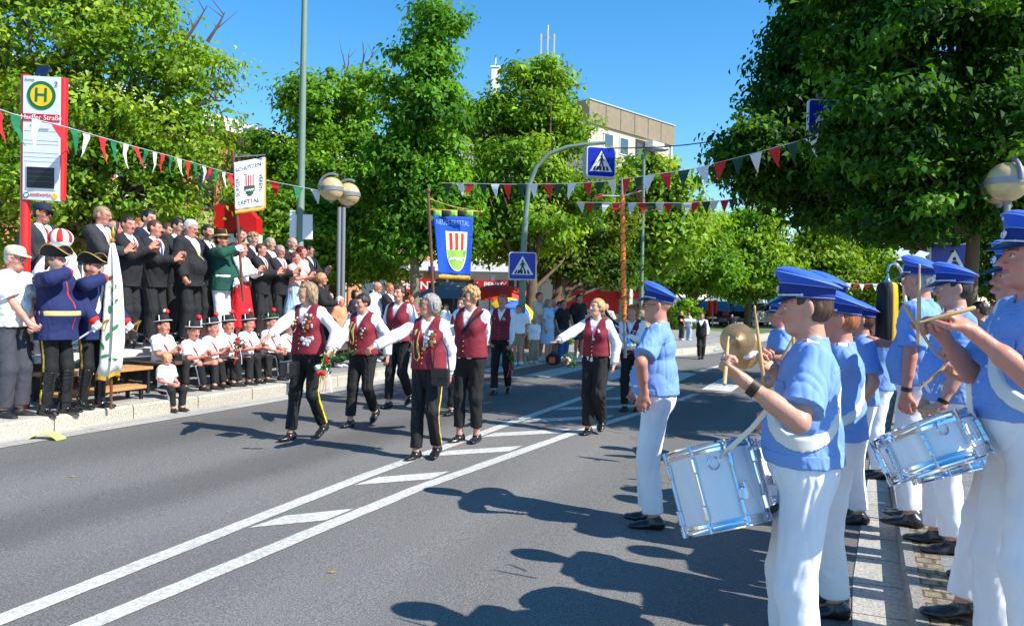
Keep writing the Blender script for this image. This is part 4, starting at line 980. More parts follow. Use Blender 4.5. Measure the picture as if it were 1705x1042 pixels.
tree('huge leafy yellow-green tree filling the upper left corner', x, y, .4, .22, [(60, 60, 150, 90, 15, 1.6), (215, 70, 130, 90, 15, 1.6), (310, 110, 80, 65, 15, 1.1), (120, 190, 170, 90, 14.6, 1.6), (290, 215, 100, 60, 15, 1.3), (60, 290, 120, 80, 14.5, 1.5), (210, 310, 120, 70, 15, 1.4), (330, 270, 62, 40, 15.2, .8), (40, 380, 110, 60, 15.5, 1.2), (160, 375, 90, 40, 16, 1.0), (300, 370, 50, 35, 16.5, .8), (-80, 200, 120, 160, 15, 1.6), (100, -60, 220, 80, 15, 1.8)],
     54000, .098, YG, seed=1, cl=62, twigs=[(300, 80, 345, 10, 15), (345, 70, 375, 20, 15), (190, 60, 210, -10, 15), (120, 70, 110, -10, 15), (330, 175, 372, 168, 15)], spread=.33, droop=.5)
x, y = gxy(560, 25)
tree('rounded green tree with bare twigs on top behind the tall lamp post', x, y, .2, .2, [(555, 190, 80, 70, 25, 1.6), (500, 165, 38, 40, 25, 1.1), (610, 150, 42, 50, 25, 1.1), (560, 290, 110, 80, 24.5, 1.8), (480, 270, 50, 50, 25, 1.2), (430, 245, 32, 28, 25, .8), (560, 390, 90, 60, 24, 1.6)],
     28000, .14, [(108, 156, 32), (104, 150, 40), (74, 118, 28)], seed=2, twigs=[(575, 140, 568, 82, 25), (600, 130, 605, 72, 25), (640, 140, 655, 100, 25), (575, 130, 580, 90, 25), (610, 110, 622, 84, 25)], spread=.42, cl=80)
x, y = gxy(475, 19.5)
tree('low bright green bushy tree behind the applauding guests', x, y, .3, .12, [(480, 380, 70, 45, 20, 1.3), (555, 430, 55, 42, 20, 1.0), (520, 350, 60, 40, 20.5, 1.0), (610, 370, 50, 50, 21, 1.0), (440, 330, 50, 35, 21, 1.0), (620, 440, 50, 30, 21, .9)], 26000, .12, MG+LG, seed=12, spread=.42, trunk_top=1.6)
x, y = gxy(690, 19.0)
tree('tall narrow dark green tree in the middle with a pale straight trunk', x, y, .2, .15, [(722, 45, 42, 46, 19, .9), (708, 120, 52, 55, 19, 1.0), (712, 195, 66, 55, 19, 1.2), (695, 270, 82, 60, 19, 1.3), (715, 340, 88, 55, 19, 1.3), (640, 300, 40, 50, 19, .9), (745, 400, 62, 30, 19.3, .9), (650, 400, 45, 30, 18.8, .8)],
     36000, .125, [(86, 140, 36), (106, 160, 44), (66, 116, 30)], bark=M_bark2, seed=3, spread=.36, trunk_top=5.5, droop=.7)
x, y = gxy(887, 20.5)
tree('spreading green tree standing behind the pedestrian crossing pole', x, y, .15, .19, [(880, 170, 70, 70, 22, 1.4), (905, 125, 30, 35, 22, .8), (820, 215, 60, 60, 22, 1.2), (935, 225, 46, 46, 22, 1.1), (860, 290, 95, 60, 21.5, 1.6), (968, 318, 58, 44, 22, 1.2), (800, 340, 60, 60, 21.5, 1.2), (890, 380, 90, 45, 21.5, 1.4), (820, 415, 50, 25, 21.5, .9)],
     33000, .13, [(116, 158, 44), (134, 172, 54), (94, 138, 36)], seed=4, spread=.36, cl=80, trunk_top=4.6, droop=.6, twigs=[(930, 160, 968, 138, 22)])
x, y = gxy(914, 24)
tree('dark trunked tree with a low crown behind the man in the cream shirt', x, y, .1, .24, [(960, 400, 70, 45, 25, 1.4), (920, 440, 60, 30, 25, 1.2), (1000, 450, 60, 28, 25, 1.1), (1010, 370, 50, 50, 26, 1.2)], 15000, .16, [(72, 108, 28), (104, 124, 40), (58, 92, 22)], seed=5, trunk_top=3.0, spread=.42)
for i, (lab, px, Y, bl, n, cs) in enumerate([
    ('slender yellow-green tree rising behind the orange ribbon pole', 1100, 33, [(1075, 300, 60, 45, 33, 1.5), (1120, 330, 45, 40, 33, 1.3), (1100, 400, 75, 55, 33, 2), (1060, 440, 55, 35, 33, 1.5)], 17000, LG),
    ('green tree beside the pale tower behind the parked cars', 1150, 38, [(1160, 390, 50, 40, 38, 1.6), (1140, 450, 55, 40, 38, 1.6), (1190, 440, 45, 45, 38, 1.5)], 12000, MG),
    ('broad green street tree above the roofs of the parked cars', 1245, 40, [(1255, 380, 50, 40, 40, 1.8), (1225, 430, 60, 45, 40, 1.8), (1275, 440, 50, 45, 40, 1.8), (1250, 480, 70, 25, 40, 1.6)], 16000, MG+LG),
    ('pale green street tree behind the caps of the drummers', 1350, 42, [(1365, 410, 45, 35, 42, 1.8), (1335, 445, 50, 42, 42, 1.8), (1385, 460, 50, 40, 42, 1.8)], 13000, LG),
    ('lighter green street tree left of the black and gold plume', 1450, 44, [(1430, 430, 42, 38, 44, 1.8), (1465, 450, 40, 42, 44, 1.8), (1440, 490, 65, 35, 44, 1.8)], 12000, LG),
    ('bright young tree seen between the plume and the crossing sign', 1530, 40, [(1520, 455, 40, 40, 40, 1.5), (1550, 480, 40, 40, 40, 1.5), (1495, 490, 30, 35, 40, 1.4)], 9000, LG)]):
    x, y = gxy(px, Y); tree(lab, x, y, 0, .22, bl, n, .22, cs, seed=20+i, spread=.6, group='street trees lining the far road', trunk_top=3.2)
x, y = gxy(1622, 9.6)
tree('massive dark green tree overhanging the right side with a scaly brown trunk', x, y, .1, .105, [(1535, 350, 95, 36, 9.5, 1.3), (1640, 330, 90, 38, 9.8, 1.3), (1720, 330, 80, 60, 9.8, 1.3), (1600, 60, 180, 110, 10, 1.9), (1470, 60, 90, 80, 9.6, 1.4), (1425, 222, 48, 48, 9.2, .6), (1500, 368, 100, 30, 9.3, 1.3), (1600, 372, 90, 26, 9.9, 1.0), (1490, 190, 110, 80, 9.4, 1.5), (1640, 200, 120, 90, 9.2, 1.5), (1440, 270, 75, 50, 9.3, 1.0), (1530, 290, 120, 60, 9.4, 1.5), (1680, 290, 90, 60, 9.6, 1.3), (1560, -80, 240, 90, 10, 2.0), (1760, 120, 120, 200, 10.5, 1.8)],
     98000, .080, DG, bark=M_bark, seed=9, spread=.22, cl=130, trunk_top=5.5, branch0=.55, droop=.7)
x, y = gxy(1606, 15.5)
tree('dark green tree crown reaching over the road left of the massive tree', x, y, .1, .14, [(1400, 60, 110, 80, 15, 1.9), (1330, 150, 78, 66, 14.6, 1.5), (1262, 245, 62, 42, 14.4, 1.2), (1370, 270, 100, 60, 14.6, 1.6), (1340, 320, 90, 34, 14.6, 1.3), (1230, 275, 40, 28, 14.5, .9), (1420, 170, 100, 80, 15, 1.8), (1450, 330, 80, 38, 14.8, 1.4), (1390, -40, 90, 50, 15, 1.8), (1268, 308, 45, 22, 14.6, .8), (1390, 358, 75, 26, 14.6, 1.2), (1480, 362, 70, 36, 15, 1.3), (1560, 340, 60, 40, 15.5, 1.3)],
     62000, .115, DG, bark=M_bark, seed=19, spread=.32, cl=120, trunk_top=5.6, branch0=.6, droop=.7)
x, y = gxy(1680, 22)
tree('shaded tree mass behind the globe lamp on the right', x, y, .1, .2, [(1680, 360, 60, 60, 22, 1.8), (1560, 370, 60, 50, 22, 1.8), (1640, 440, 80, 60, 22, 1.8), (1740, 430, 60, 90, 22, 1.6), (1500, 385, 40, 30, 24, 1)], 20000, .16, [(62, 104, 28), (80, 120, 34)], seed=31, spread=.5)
# ================================================================ street furniture and props
M_post = mat('green_grey_post', lin((118, 140, 125)), rough=.45, var=.06, bump=.1, bscale=30)
M_postd = mat('dark_grey_post', lin((70, 80, 72)), rough=.5, var=.1, bump=.1)
M_steel = mat('galvanised', lin((150, 152, 155)), rough=.4, metal=.6, var=.08)
M_chrome = mat('chrome', (.78, .79, .82), rough=.09, metal=1)
M_sgb = mat('sign_blue', lin((8, 40, 170)), rough=.35); M_sgw = mat('sign_white_face', lin((238, 240, 242)), rough=.35); M_blk = mat('sign_black', (.012, .012, .014), rough=.45)
M_red = mat('flag_red', lin((215, 38, 45)), rough=.7); M_grn = mat('flag_green', lin((30, 120, 75)), rough=.7); M_wht = mat('flag_white', lin((235, 235, 240)), rough=.7)
def gz(p): L = LS(p.x, p.y)[0]; return road_z(L)+(KH if L < -7.6 else (.11 if L > .3 else 0))
def ground_at(px, Y): p = P(px, 500, Y); p.z = gz(p); return p
def crossing_sign(root, c, rot, sz, box=0):
    """blue square sign with white triangle and walking figure on stripes, facing -y turned by rot"""
    ax = Vector((math.cos(rot), math.sin(rot), 0)); up = Vector((0, 0, 1)); ou = ax.cross(up); h = sz/2   # outward normal = ax x up -> (-y)
    c = Vector(c); r = .06*sz
    def rr(a, q):
        o = []
        for cx, cy, s0 in ((a-q, a-q, 0), (-a+q, a-q, 90), (-a+q, -a+q, 180), (a-q, -a+q, 270)):
            o += [(cx+q*math.cos(R_(s0+t)), cy+q*math.sin(R_(s0+t))) for t in (0, 30, 60, 90)]
        return o
    d = box or .03
    mb = MB(); mb.prism(rr(h, r*1.5), c-ou*d, ax, up, ou, d); mb.build('sign_box', M_steel if not box else mat('sign_case', lin((205, 208, 212)), rough=.4), root)
    mb = MB(); mb.prism(rr(h*.965, r*1.3), c, ax, up, ou, .003); mb.build('rim', M_sgw, root)
    mb = MB(); mb.prism(rr(h*.93, r*1.2), c+ou*.003, ax, up, ou, .003); mb.build('face', M_sgb, root)
    mb = MB(); mb.prism([(-.78*h, -.62*h), (.78*h, -.62*h), (0, .74*h)], c+ou*.006, ax, up, ou, .003); mb.build('triangle', M_sgw, root)
    mb = MB(); o = c+ou*.009
    for x0, x1 in ((-.56, -.44), (-.36, -.22), (-.12, .02), (.14, .28), (.40, .54)):
        mb.prism([((x0-.03)*h, -.56*h), ((x1-.0)*h, -.56*h), ((x1*.8)*h, -.28*h), ((x0*.8)*h, -.28*h)], o, ax, up, ou, .002)
    o2 = o+ou*.002
    mb.prism([(.075*h*math.cos(a), .36*h+.075*h*math.sin(a)) for a in [i*math.pi/6 for i in range(12)]], o2, ax, up, ou, .002)
    for poly in ([(-.06, .27), (.10, .27), (.08, -.02), (-.08, -.02)], [(-.08, -.02), (.02, -.02), (-.16, -.50), (-.25, -.50)], [(-.01, -.02), (.09, -.02), (.25, -.50), (.16, -.50)], [(-.06, .27), (-.02, .20), (-.17, .0), (-.22, .04)], [(.08, .27), (.05, .20), (.18, .04), (.23, .08)]):
        mb.prism([(x*h, y*h) for x, y in poly], o2+ou*.0004*len(mb.v)/20, ax, up, ou, .0015)
    mb.build('pictogram', M_blk, root)
# tall lamp post
b = ground_at(497, 16.2); r = empty('lamp_post', b, 0, 'tall tapering green-grey lamp post rising out of the picture left of centre', 'lamp post')
t = P(508, -40, 16.2)-b; mb = MB(); mb.tube([(0, 0, 0), (0, 0, 1.1), (0, 0, 1.12), (t.x*.5, 0, t.z*.5), (t.x, 0, t.z)], [.10, .10, .085, .072, .056], 16); mb.build('pole', M_post, r)
mb = MB(); mb.tube([(0, 0, .6), (0, 0, 1.0)], .104, 16); mb.build('service_door', M_postd, r)
mb = MB(); mb.box((.10, -.02, 2.95-b.z), (.34, .05, .5), bev=.01); mb.box((-.13, -.02, 3.0-b.z), (.12, .05, .55), bev=.01); mb.build('notice_board', M_sgw, r)
def globe_lamp(label, px, pys, Y, R, heads, posts=((0, 0),)):
    b = ground_at(px, Y); r = empty('globe_lamp', b, 0, label, 'street lamp'); M_gl = mat('lamp_globe', lin((205, 180, 130)), rough=.2, spec=.8, coat=.5, var=.2, vscale=8); M_gr = mat('lamp_grey', lin((140, 142, 148)), rough=.4, metal=.3)
    for (dx, dy) in posts:
        top = P(px, pys+30, Y).z-b.z; mb = MB(); mb.tube([(dx, dy, 0), (dx, dy, top)], .042*R/.25, 12); mb.build('post', M_gr, r)
    for (hx, hy, dpx, dpy) in heads:
        c = P(px+dpx, pys+dpy, Y+hy)-b; g = MB(); g.sphere(c, R, 14); gl = g.build('globe', M_gl, r)
        g = MB(); g.lathe([(R*1.01, -R*.16), (R*1.04, -.16*R), (R*1.04, R*.16), (R*1.01, R*.16)], 30, Matrix.Translation(c)); g.build('collar', M_gr, gl)
        sx = 1 if hx > 0 else -1
        pts = [c+Vector((sx*R*1.08*math.cos(a), 0, R*.05+R*1.22*math.sin(a))) for a in [math.pi-i*math.pi/12 for i in range(13)]] if hx != 0 else [c+Vector((0, -R*1.1*math.cos(a), R*1.2*math.sin(a))) for a in [i*math.pi/12*.75 for i in range(11)]]
        g = MB(); g.tube(pts[:9]+[], R*.11, 8); g.build('bracket', M_gr, gl); g = MB(); g.tube([c+Vector((0, 0, -R*.97)), c+Vector((0, 0, -R*1.15))], [R*.25, R*.12], 10); g.build('finial', M_gr, gl)
globe_lamp('twin globe street lamp on two slim grey posts behind the grey haired marcher', 566, 315, 16, .235, [(1, -.2, -14, 0), (1, .2, 14, 9)], ((-.035, 0), (.045, .03)))
globe_lamp('twin globe street lamp above the nearest drummer at the right edge', 1672, 303, 8.2, .195, [(0, -.25, 6, 0), (0, .45, -8, 8)], ((0, 0),))
# overhead crossing signs on curved arms
b = ground_at(868, 17.5); r = empty('crossing_sign_pole', b, 0, 'green-grey curved arm pole carrying two blue pedestrian crossing signs in mid picture', 'traffic sign')
pts = [Vector((0, 0, 0))]+[P(px, py, 17.5)-b for px, py in ((871, 430), (875, 360), (880, 310), (893, 278), (915, 256), (945, 245), (980, 240), (1008, 238))]
for q in pts: q.y = 0
mb = MB(); mb.tube(pts, [.085, .07, .062, .055, .05, .048, .045, .042, .04], 12); mb.build('arm', M_post, r)
crossing_sign(r, P(1001, 270, 17.45)-b, R_(14), .66, .26)
crossing_sign(r, P(870, 443, 17.3)-b, R_(4), .60, .06)
b = ground_at(1586, 10.8); r = empty('crossing_sign_pole', b, 0, 'dark pole with a blue pedestrian crossing sign beside the brown tree trunk', 'traffic sign')
pts = [Vector((0, 0, 0))]+[P(px, py, 10.8)-b for px, py in ((1587, 300), (1584, 230), (1570, 180), (1520, 155), (1440, 150), (1360, 160))]
for q in pts: q.y = 0
mb = MB(); mb.tube(pts, [.085, .078, .068, .058, .05, .045, .04], 12); mb.build('arm', M_postd, r)
crossing_sign(r, P(1588, 446, 10.6)-b, R_(2), .66, .06); crossing_sign(r, P(1374, 195, 10.6)-b, R_(2), .46, .05)
# far street lamp
b = ground_at(1068, 26); r = empty('street_lamp', b, 0, 'slim grey street lamp with a flat head behind the orange ribbon pole', 'street lamp'); t = P(1072, 252, 26)-b
mb = MB(); mb.tube([(0, 0, 0), (t.x*.8, 0, t.z*.97), (t.x+.1, 0, t.z)], [.07, .05, .04], 10); mb.build('pole', M_post, r); mb = MB(); mb.sphere(t+Vector((.42, -.05, .06)), .38, 8, (1, .4, .22)); mb.build('lamp_head', M_steel, r)
# overhead cable
a = P(1010, 247, 17.4); c = P(1290, 215, 16); mb = MB(); mb.tube([a.lerp(c, i/8)-Vector((0, 0, .12*math.sin(math.pi*i/8))) for i in range(9)], .012, 5, False); tag(mb.build('cable', M_blk), 'thin dark overhead cable running from the curved arm into the right tree', 'cable')

# bus stop
Yb = 8.6; b = P(35, 600, Yb); b.z = gz(b); r = empty('bus_stop_sign', b, 0, 'red framed bus stop column with white panel and round yellow and green H sign', 'bus stop')
M_rp = mat('red_post', lin((212, 30, 28)), rough=.35, coat=.3); M_pan = mat('stop_panel', lin((225, 228, 232)), rough=.4, var=.03)
def bp(px, py, dy=0): return P(px, py, Yb+dy)-b
tl, tr, bl, br = bp(43, 128), bp(104, 131), bp(40, 333), bp(99, 333)
ax = (tr-tl).normalized(); upv = Vector((0, 0, 1)); ou = ax.cross(upv)
mb = MB(); p0 = bp(41, 124); mb.tube([Vector((0.02, .03, 0)), Vector((p0.x, .03, p0.z))], .052, 16); mb.build('left_post', M_rp, r)
mb = MB(); p1 = bp(104, 130); p2 = bp(99.5, 333); mb.tube([p2+Vector((0, .03, 0)), p1+Vector((0, .03, 0))], .045, 16); mb.build('right_post', M_rp, r)
wd = (tr-tl).length; H_ = tl.z-bl.z; o = (tl+tr+bl+br)/4; o.y = -.0
def pan(name, x0, x1, z0, z1, m, lift, t=.004):
    mb = MB(); mb.prism([(x0*wd, z0*H_), (x1*wd, z0*H_), (x1*wd, z1*H_), (x0*wd, z1*H_)], o+ou*lift, ax, upv, ou, t); return mb.build(name, m, r)
pan('panel', -.5, .5, -.5, .5, M_pan, -.05, .08)
pan('red_strip', -.5, .5, .135, .195, mat('stop_red', lin((205, 28, 36)), rough=.4), .031)
FT = lambda x, z, l=.036: frame(o+ax*(x*wd)+upv*(z*H_)+ou*l, ax, upv)
text_obj('stop_name', 'Harffer Straße', .075, M_sgw, r, FT(0, .166), .001, 1.0)
def disc(name, x, z, rad, m, lift, sq=1): mb = MB(); mb.prism([(rad*math.cos(t)+x*wd, sq*rad*math.sin(t)+z*H_) for t in [i*math.pi/20 for i in range(40)]], o+ou*lift, ax, upv, ou, .004); return mb.build(name, m, r)
disc('round_sign_rim', .0, .345, .152, mat('h_green', lin((10, 110, 60)), rough=.4), .031); disc('round_sign', .0, .345, .115, mat('h_yellow', lin((250, 200, 20)), rough=.4), .036)
text_obj('letter', 'H', .205, mat('h_green', (0, 0, 0)), r, FT(0, .343, .042), .001, 1.0, bold=.003)
text_obj('platform_number', '2', .075, M_blk, r, FT(.40, .44), .001); text_obj('small_text', 'Bussteig', .03, M_blk, r, FT(-.32, .47), .0006)
text_obj('small_text', 'Neuss', .03, M_blk, r, FT(-.2, .10), .0006); text_obj('small_text', 'Landestheater', .03, M_blk, r, FT(0, .075), .0006)
for z in (.055, -.02, -.05, -.12, -.155, -.19): pan('panel_joint', -.47, .47, z-.001, z+.001, M_steel, .031, .001)
pan('display_frame', -.40, .40, -.415, -.225, M_sgw, .032, .006); pan('display', -.375, .375, -.405, -.235, M_blk, .039, .004)
for z in (-.275, -.315, -.355): pan('display_line', -.36, .36, z, z+.006, mat('disp_grey', (.05, .05, .05), rough=.3), .0435, .001)
text_obj('operator_name', 'stadtwerke', .055, M_rp, r, FT(0, -.455), .001, .9)
disc('left_emblem', -.40, -.465, .030, mat('h_green', (0, 0, 0)), .032); disc('left_emblem_center', -.40, -.465, .02, M_sgw, .037); disc('right_emblem', .38, -.465, .030, mat('h_yellow', (0, 0, 0)), .032)
mb = MB(); mb.box(bp(62, 121)+Vector((.03, .05, .03)), (.13, .02, .12), Matrix.Rotation(R_(-25), 3, 'X') @ Matrix.Rotation(R_(8), 3, 'Y')); mb.tube([bp(62, 128), bp(62, 122)+Vector((.03, .05, 0))], .012); mb.build('solar_panel', mat('solar', (.01, .02, .06), rough=.15), r)

# bunting
def bunting(label, pts, n, size, order, group='pennant strings across the road', slack=0):
    P3 = [P(*p) for p in pts]; r = empty('bunting_string', P3[0], 0, label, 'bunting', group); o = P3[0]
    seg = [(b_-a_).length for a_, b_ in zip(P3, P3[1:])]; T = sum(seg)
    def at(d):
        for a_, b_, l in zip(P3, P3[1:], seg):
            if d <= l: return a_.lerp(b_, d/l)
            d -= l
        return P3[-1]
    mb = MB(); mb.tube([at(T*i/60)-o for i in range(61)], .006, 4, False); mb.build('cord', mat('cord_white', (.6, .6, .62)), r)
    rr = random.Random(len(label)); ms = dict(r=M_red, g=M_grn, w=M_wht, d=mat('flag_dark', lin((28, 70, 50)), rough=.7)); w_, h_ = size
    for i in range(n):
        c = at(T*(i+.5+rr.uniform(-.10, .10))/n); c2 = at(min(T, T*(i+.5)/n+w_)); d = (c2-c).normalized(); tw = Vector((rr.uniform(-.28, .28), rr.uniform(-.4, .4), -1)).normalized(); nn = d.cross(tw)
        a, b_ = c-o-d*w_/2, c-o+d*w_/2; V = []; Fc = []; k = 5
        for j in range(k+1):
            q = j/k; bend = nn*(.11*h_*math.sin(q*3+i)*q+rr.uniform(-.01, .01)); V += [a.lerp((a+b_)/2+tw*h_, q)+bend, b_.lerp((a+b_)/2+tw*h_, q*.985)+bend]
        m_ = len(V); V += [v+nn*.003 for v in V]
        for j in range(k): Fc += [(2*j, 2*j+1, 2*j+3, 2*j+2), (m_+2*j, m_+2*j+2, m_+2*j+3, m_+2*j+1), (2*j, 2*j+2, m_+2*j+2, m_+2*j), (2*j+1, m_+2*j+1, m_+2*j+3, 2*j+3)]
        mesh_obj('pennant', V, Fc, ms[order[i % len(order)]], r)
bunting('pennant string running from the bus stop sign to the twin globe lamp', [(-30, 172, 6.6), (20, 190, 7.1), (110, 212, 8.2), (200, 238, 9.7), (290, 262, 12), (385, 290, 15), (440, 300, 15.8), (545, 320, 16)], 27, (.20, .30), 'rgw')
bunting('upper pennant string from the middle trees into the right tree', [(735, 305, 17), (850, 307, 16), (945, 306, 15.2), (1010, 302, 14.6), (1090, 291, 13.6), (1160, 280, 13.2), (1230, 262, 12.8), (1302, 243, 12.3), (1390, 217, 11.6), (1470, 196, 11.0)], 29, (.215, .32), 'dwr')
bunting('lower pennant string crossing behind the orange ribbon pole', [(960, 337, 19), (1050, 338, 18.6), (1140, 338, 18.2), (1210, 333, 17.8), (1290, 320, 17.2), (1380, 300, 16.5), (1500, 270, 16)], 34, (.215, .28), 'wrd')
bunting('tiny far pennant string before the pale green street trees', [(1385, 470, 30), (1440, 473, 30), (1530, 470, 30)], 13, (.20, .28), 'wr')

# stage: platform, step, table-benches
M_wood = mat('stage_wood', lin((190, 138, 85)), rough=.6, var=.15, vscale=4, bump=.3, bscale=14, aniso=(1, 8, 8)); M_dkm = mat('dark_steel', (.03, .03, .035), rough=.5, metal=.4)
M_plat = mat('platform_grey', lin((200, 196, 185)), rough=.7, var=.08)
ZS = .84
def ls_box(name, L0, L1, S0, S1, z0, z1, m, parent=None, bev=.006):
    c = W((L0+L1)/2, (S0+S1)/2, (z0+z1)/2); mb = MB(); R = Matrix(((RN.x, RD.x, 0), (RN.y, RD.y, 0), (0, 0, 1)))
    off = parent.location if parent else Vector((0, 0, 0)); mb.box(c-off, (L1-L0, S1-S0, z1-z0), R, bev); return mb.build(name, m, parent)
st = empty('stage_platform', W(-9.6, 9, .3), 0, 'grey modular stage platform under the row of applauding guests', 'stage')
for i in range(6):
    S0 = 4.3+i*2.0; ls_box('deck', -11.6, -8.62, S0, S0+1.97, ZS-.09, ZS-.0, M_plat, st)
    for L in (-8.75, -10.1):
        for S in (S0+.12, S0+1.85): ls_box('leg', L-.03, L+.03, S-.03, S+.03, .28, ZS-.095, M_dkm, st, 0)
def bench(label, S0, S1, L0, L1, ztop, base, group=None, m=M_wood, name='wooden_step'):
    r = empty(name, W((L0+L1)/2, (S0+S1)/2, base), 0, label, 'step' if name == 'wooden_step' else 'bench', group)
    ls_box('top', L0, L1, S0, S1, ztop-.04, ztop, m, r)
    for L in (L0+.04, L1-.04):
        for S in (S0+.05, S1-.05): ls_box('leg', L-.018, L+.018, S-.018, S+.018, base, ztop-.042, M_dkm, r, 0)
    for S in (S0+.05, S1-.05): ls_box('rail', L0+.06, L1-.06, S-.012, S+.012, ztop-.075, ztop-.045, M_dkm, r, 0)
bench('higher wooden step right behind the white flag in front of the stage', 6.2, 7.55, -8.60, -8.15, .66, .31)
bench('lower wooden step between the flag and the seated toddler', 6.0, 7.15, -8.12, -7.82, .48, .31)
bench('long low bench carrying the row of seated children in black hats', 7.6, 12.6, -8.45, -8.05, .70, .31, m=mat('bench_brown', lin((95, 70, 50)), rough=.7), name='low_bench')
# yellow-green paper fan lying on the gutter
o_ = G(76, 731); mb = MB(); V = []; Fc = []
for i in range(9):
    a = -.26+.52*i/8; z = .055*(1-(i/4-1)**2)
    V += [(a, -.09+.03*(1-(i/4-1)**2), z+.006), (a*1.15, .09, z+.006)]
n0 = len(V); V += [(x, y, z-.006) for x, y, z in V]
for i in range(8): Fc += [(2*i, 2*i+2, 2*i+3, 2*i+1), (n0+2*i, n0+2*i+1, n0+2*i+3, n0+2*i+2), (2*i, n0+2*i, n0+2*i+2, 2*i+2), (2*i+1, 2*i+3, n0+2*i+3, n0+2*i+1)]
mb.add(V, Fc); g = mb.build('paper_fan', mat('fan_paper', lin((205, 222, 110)), rough=.6, var=.25, vscale=14)); g.location = o_; g.scale = (.55, .8, 1); tag(g, 'crumpled yellow-green paper fan lying in the left gutter', 'fan')

# umbrellas and gazebo behind
def umbrella(label, px, py, Y, R, H_, cols, tilt=(0, 0)):
    c = P(px, py, Y); b = Vector((c.x, c.y, gz(c))); r = empty('umbrella', b, 0, label, 'umbrella'); T = Matrix.Rotation(tilt[0], 3, 'X') @ Matrix.Rotation(tilt[1], 3, 'Y'); top = c-b
    for i in range(8):
        V = []; k = 7
        for j in range(k+1):
            q = j/k; rad = R*math.sin(q*1.25)/math.sin(1.25); z = -H_*(1-math.cos(q*1.25))/(1-math.cos(1.25))
            for a, sc_ in ((i*math.pi/4, 1), ((i+.5)*math.pi/4, .94), ((i+1)*math.pi/4, 1)): V.append(top+T @ Vector((rad*sc_*math.cos(a), rad*sc_*math.sin(a), z)))
        n0 = len(V); V += [v-Vector((0, 0, .008)) for v in V]; Fc = []
        for j in range(k):
            for s in (0, 1): a = 3*j+s; Fc += [(a, a+1, a+4, a+3), (n0+a, n0+a+3, n0+a+4, n0+a+1)]
        mesh_obj('canopy_panel', V, Fc, cols[i % len(cols)], r, True)
    mb = MB(); mb.tube([T @ Vector((0, 0, .08))+top, top+T @ Vector((0, 0, -top.z*.97))], .02, 8); mb.build('pole', M_steel, r)
M_ur = mat('umbrella_red', lin((235, 60, 45)), rough=.7); M_ub = mat('umbrella_blue', lin((60, 110, 200)), rough=.7); M_uy = mat('umbrella_yellow', lin((245, 205, 40)), rough=.7)
umbrella('red market umbrella behind the marcher with the flower bunch', 832, 474, 22, 1.05, .42, [M_ur])
umbrella('blue and yellow umbrella beside the red market umbrella', 864, 500, 20, .62, .34, [M_uy, M_ub, M_ub, M_uy], (R_(10), R_(22)))
g0 = P(752, 470, 24); b = Vector((g0.x, g0.y, gz(g0))); r = empty('gazebo', b, 0, 'grey pointed gazebo tent behind the sunglasses wearing marcher', 'tent'); z0 = P(752, 497, 24).z-b.z; zt = P(752, 468, 24).z-b.z
mb = MB(); mb.add([(-1.3, -1, z0), (1.3, -1, z0), (1.3, 1.2, z0), (-1.3, 1.2, z0), (0, 0, zt)], [(0, 1, 4), (1, 2, 4), (2, 3, 4), (3, 0, 4), (3, 2, 1, 0)]); mb.build('roof', mat('tent_grey', lin((120, 128, 140)), rough=.7), r)
for x in (-1.25, 1.25):
    for y in (-.95, 1.15): mb = MB(); mb.tube([(x, y, 0), (x, y, z0)], .025); mb.build('post', M_steel, r)
for i in range(4): mb = MB(); mb.box((-.6+.4*i, .9, 1.0), (.36, .04, 1.3), bev=.01); mb.build('display_case', mat('case_dark', lin((55, 65, 75)), rough=.4), r)
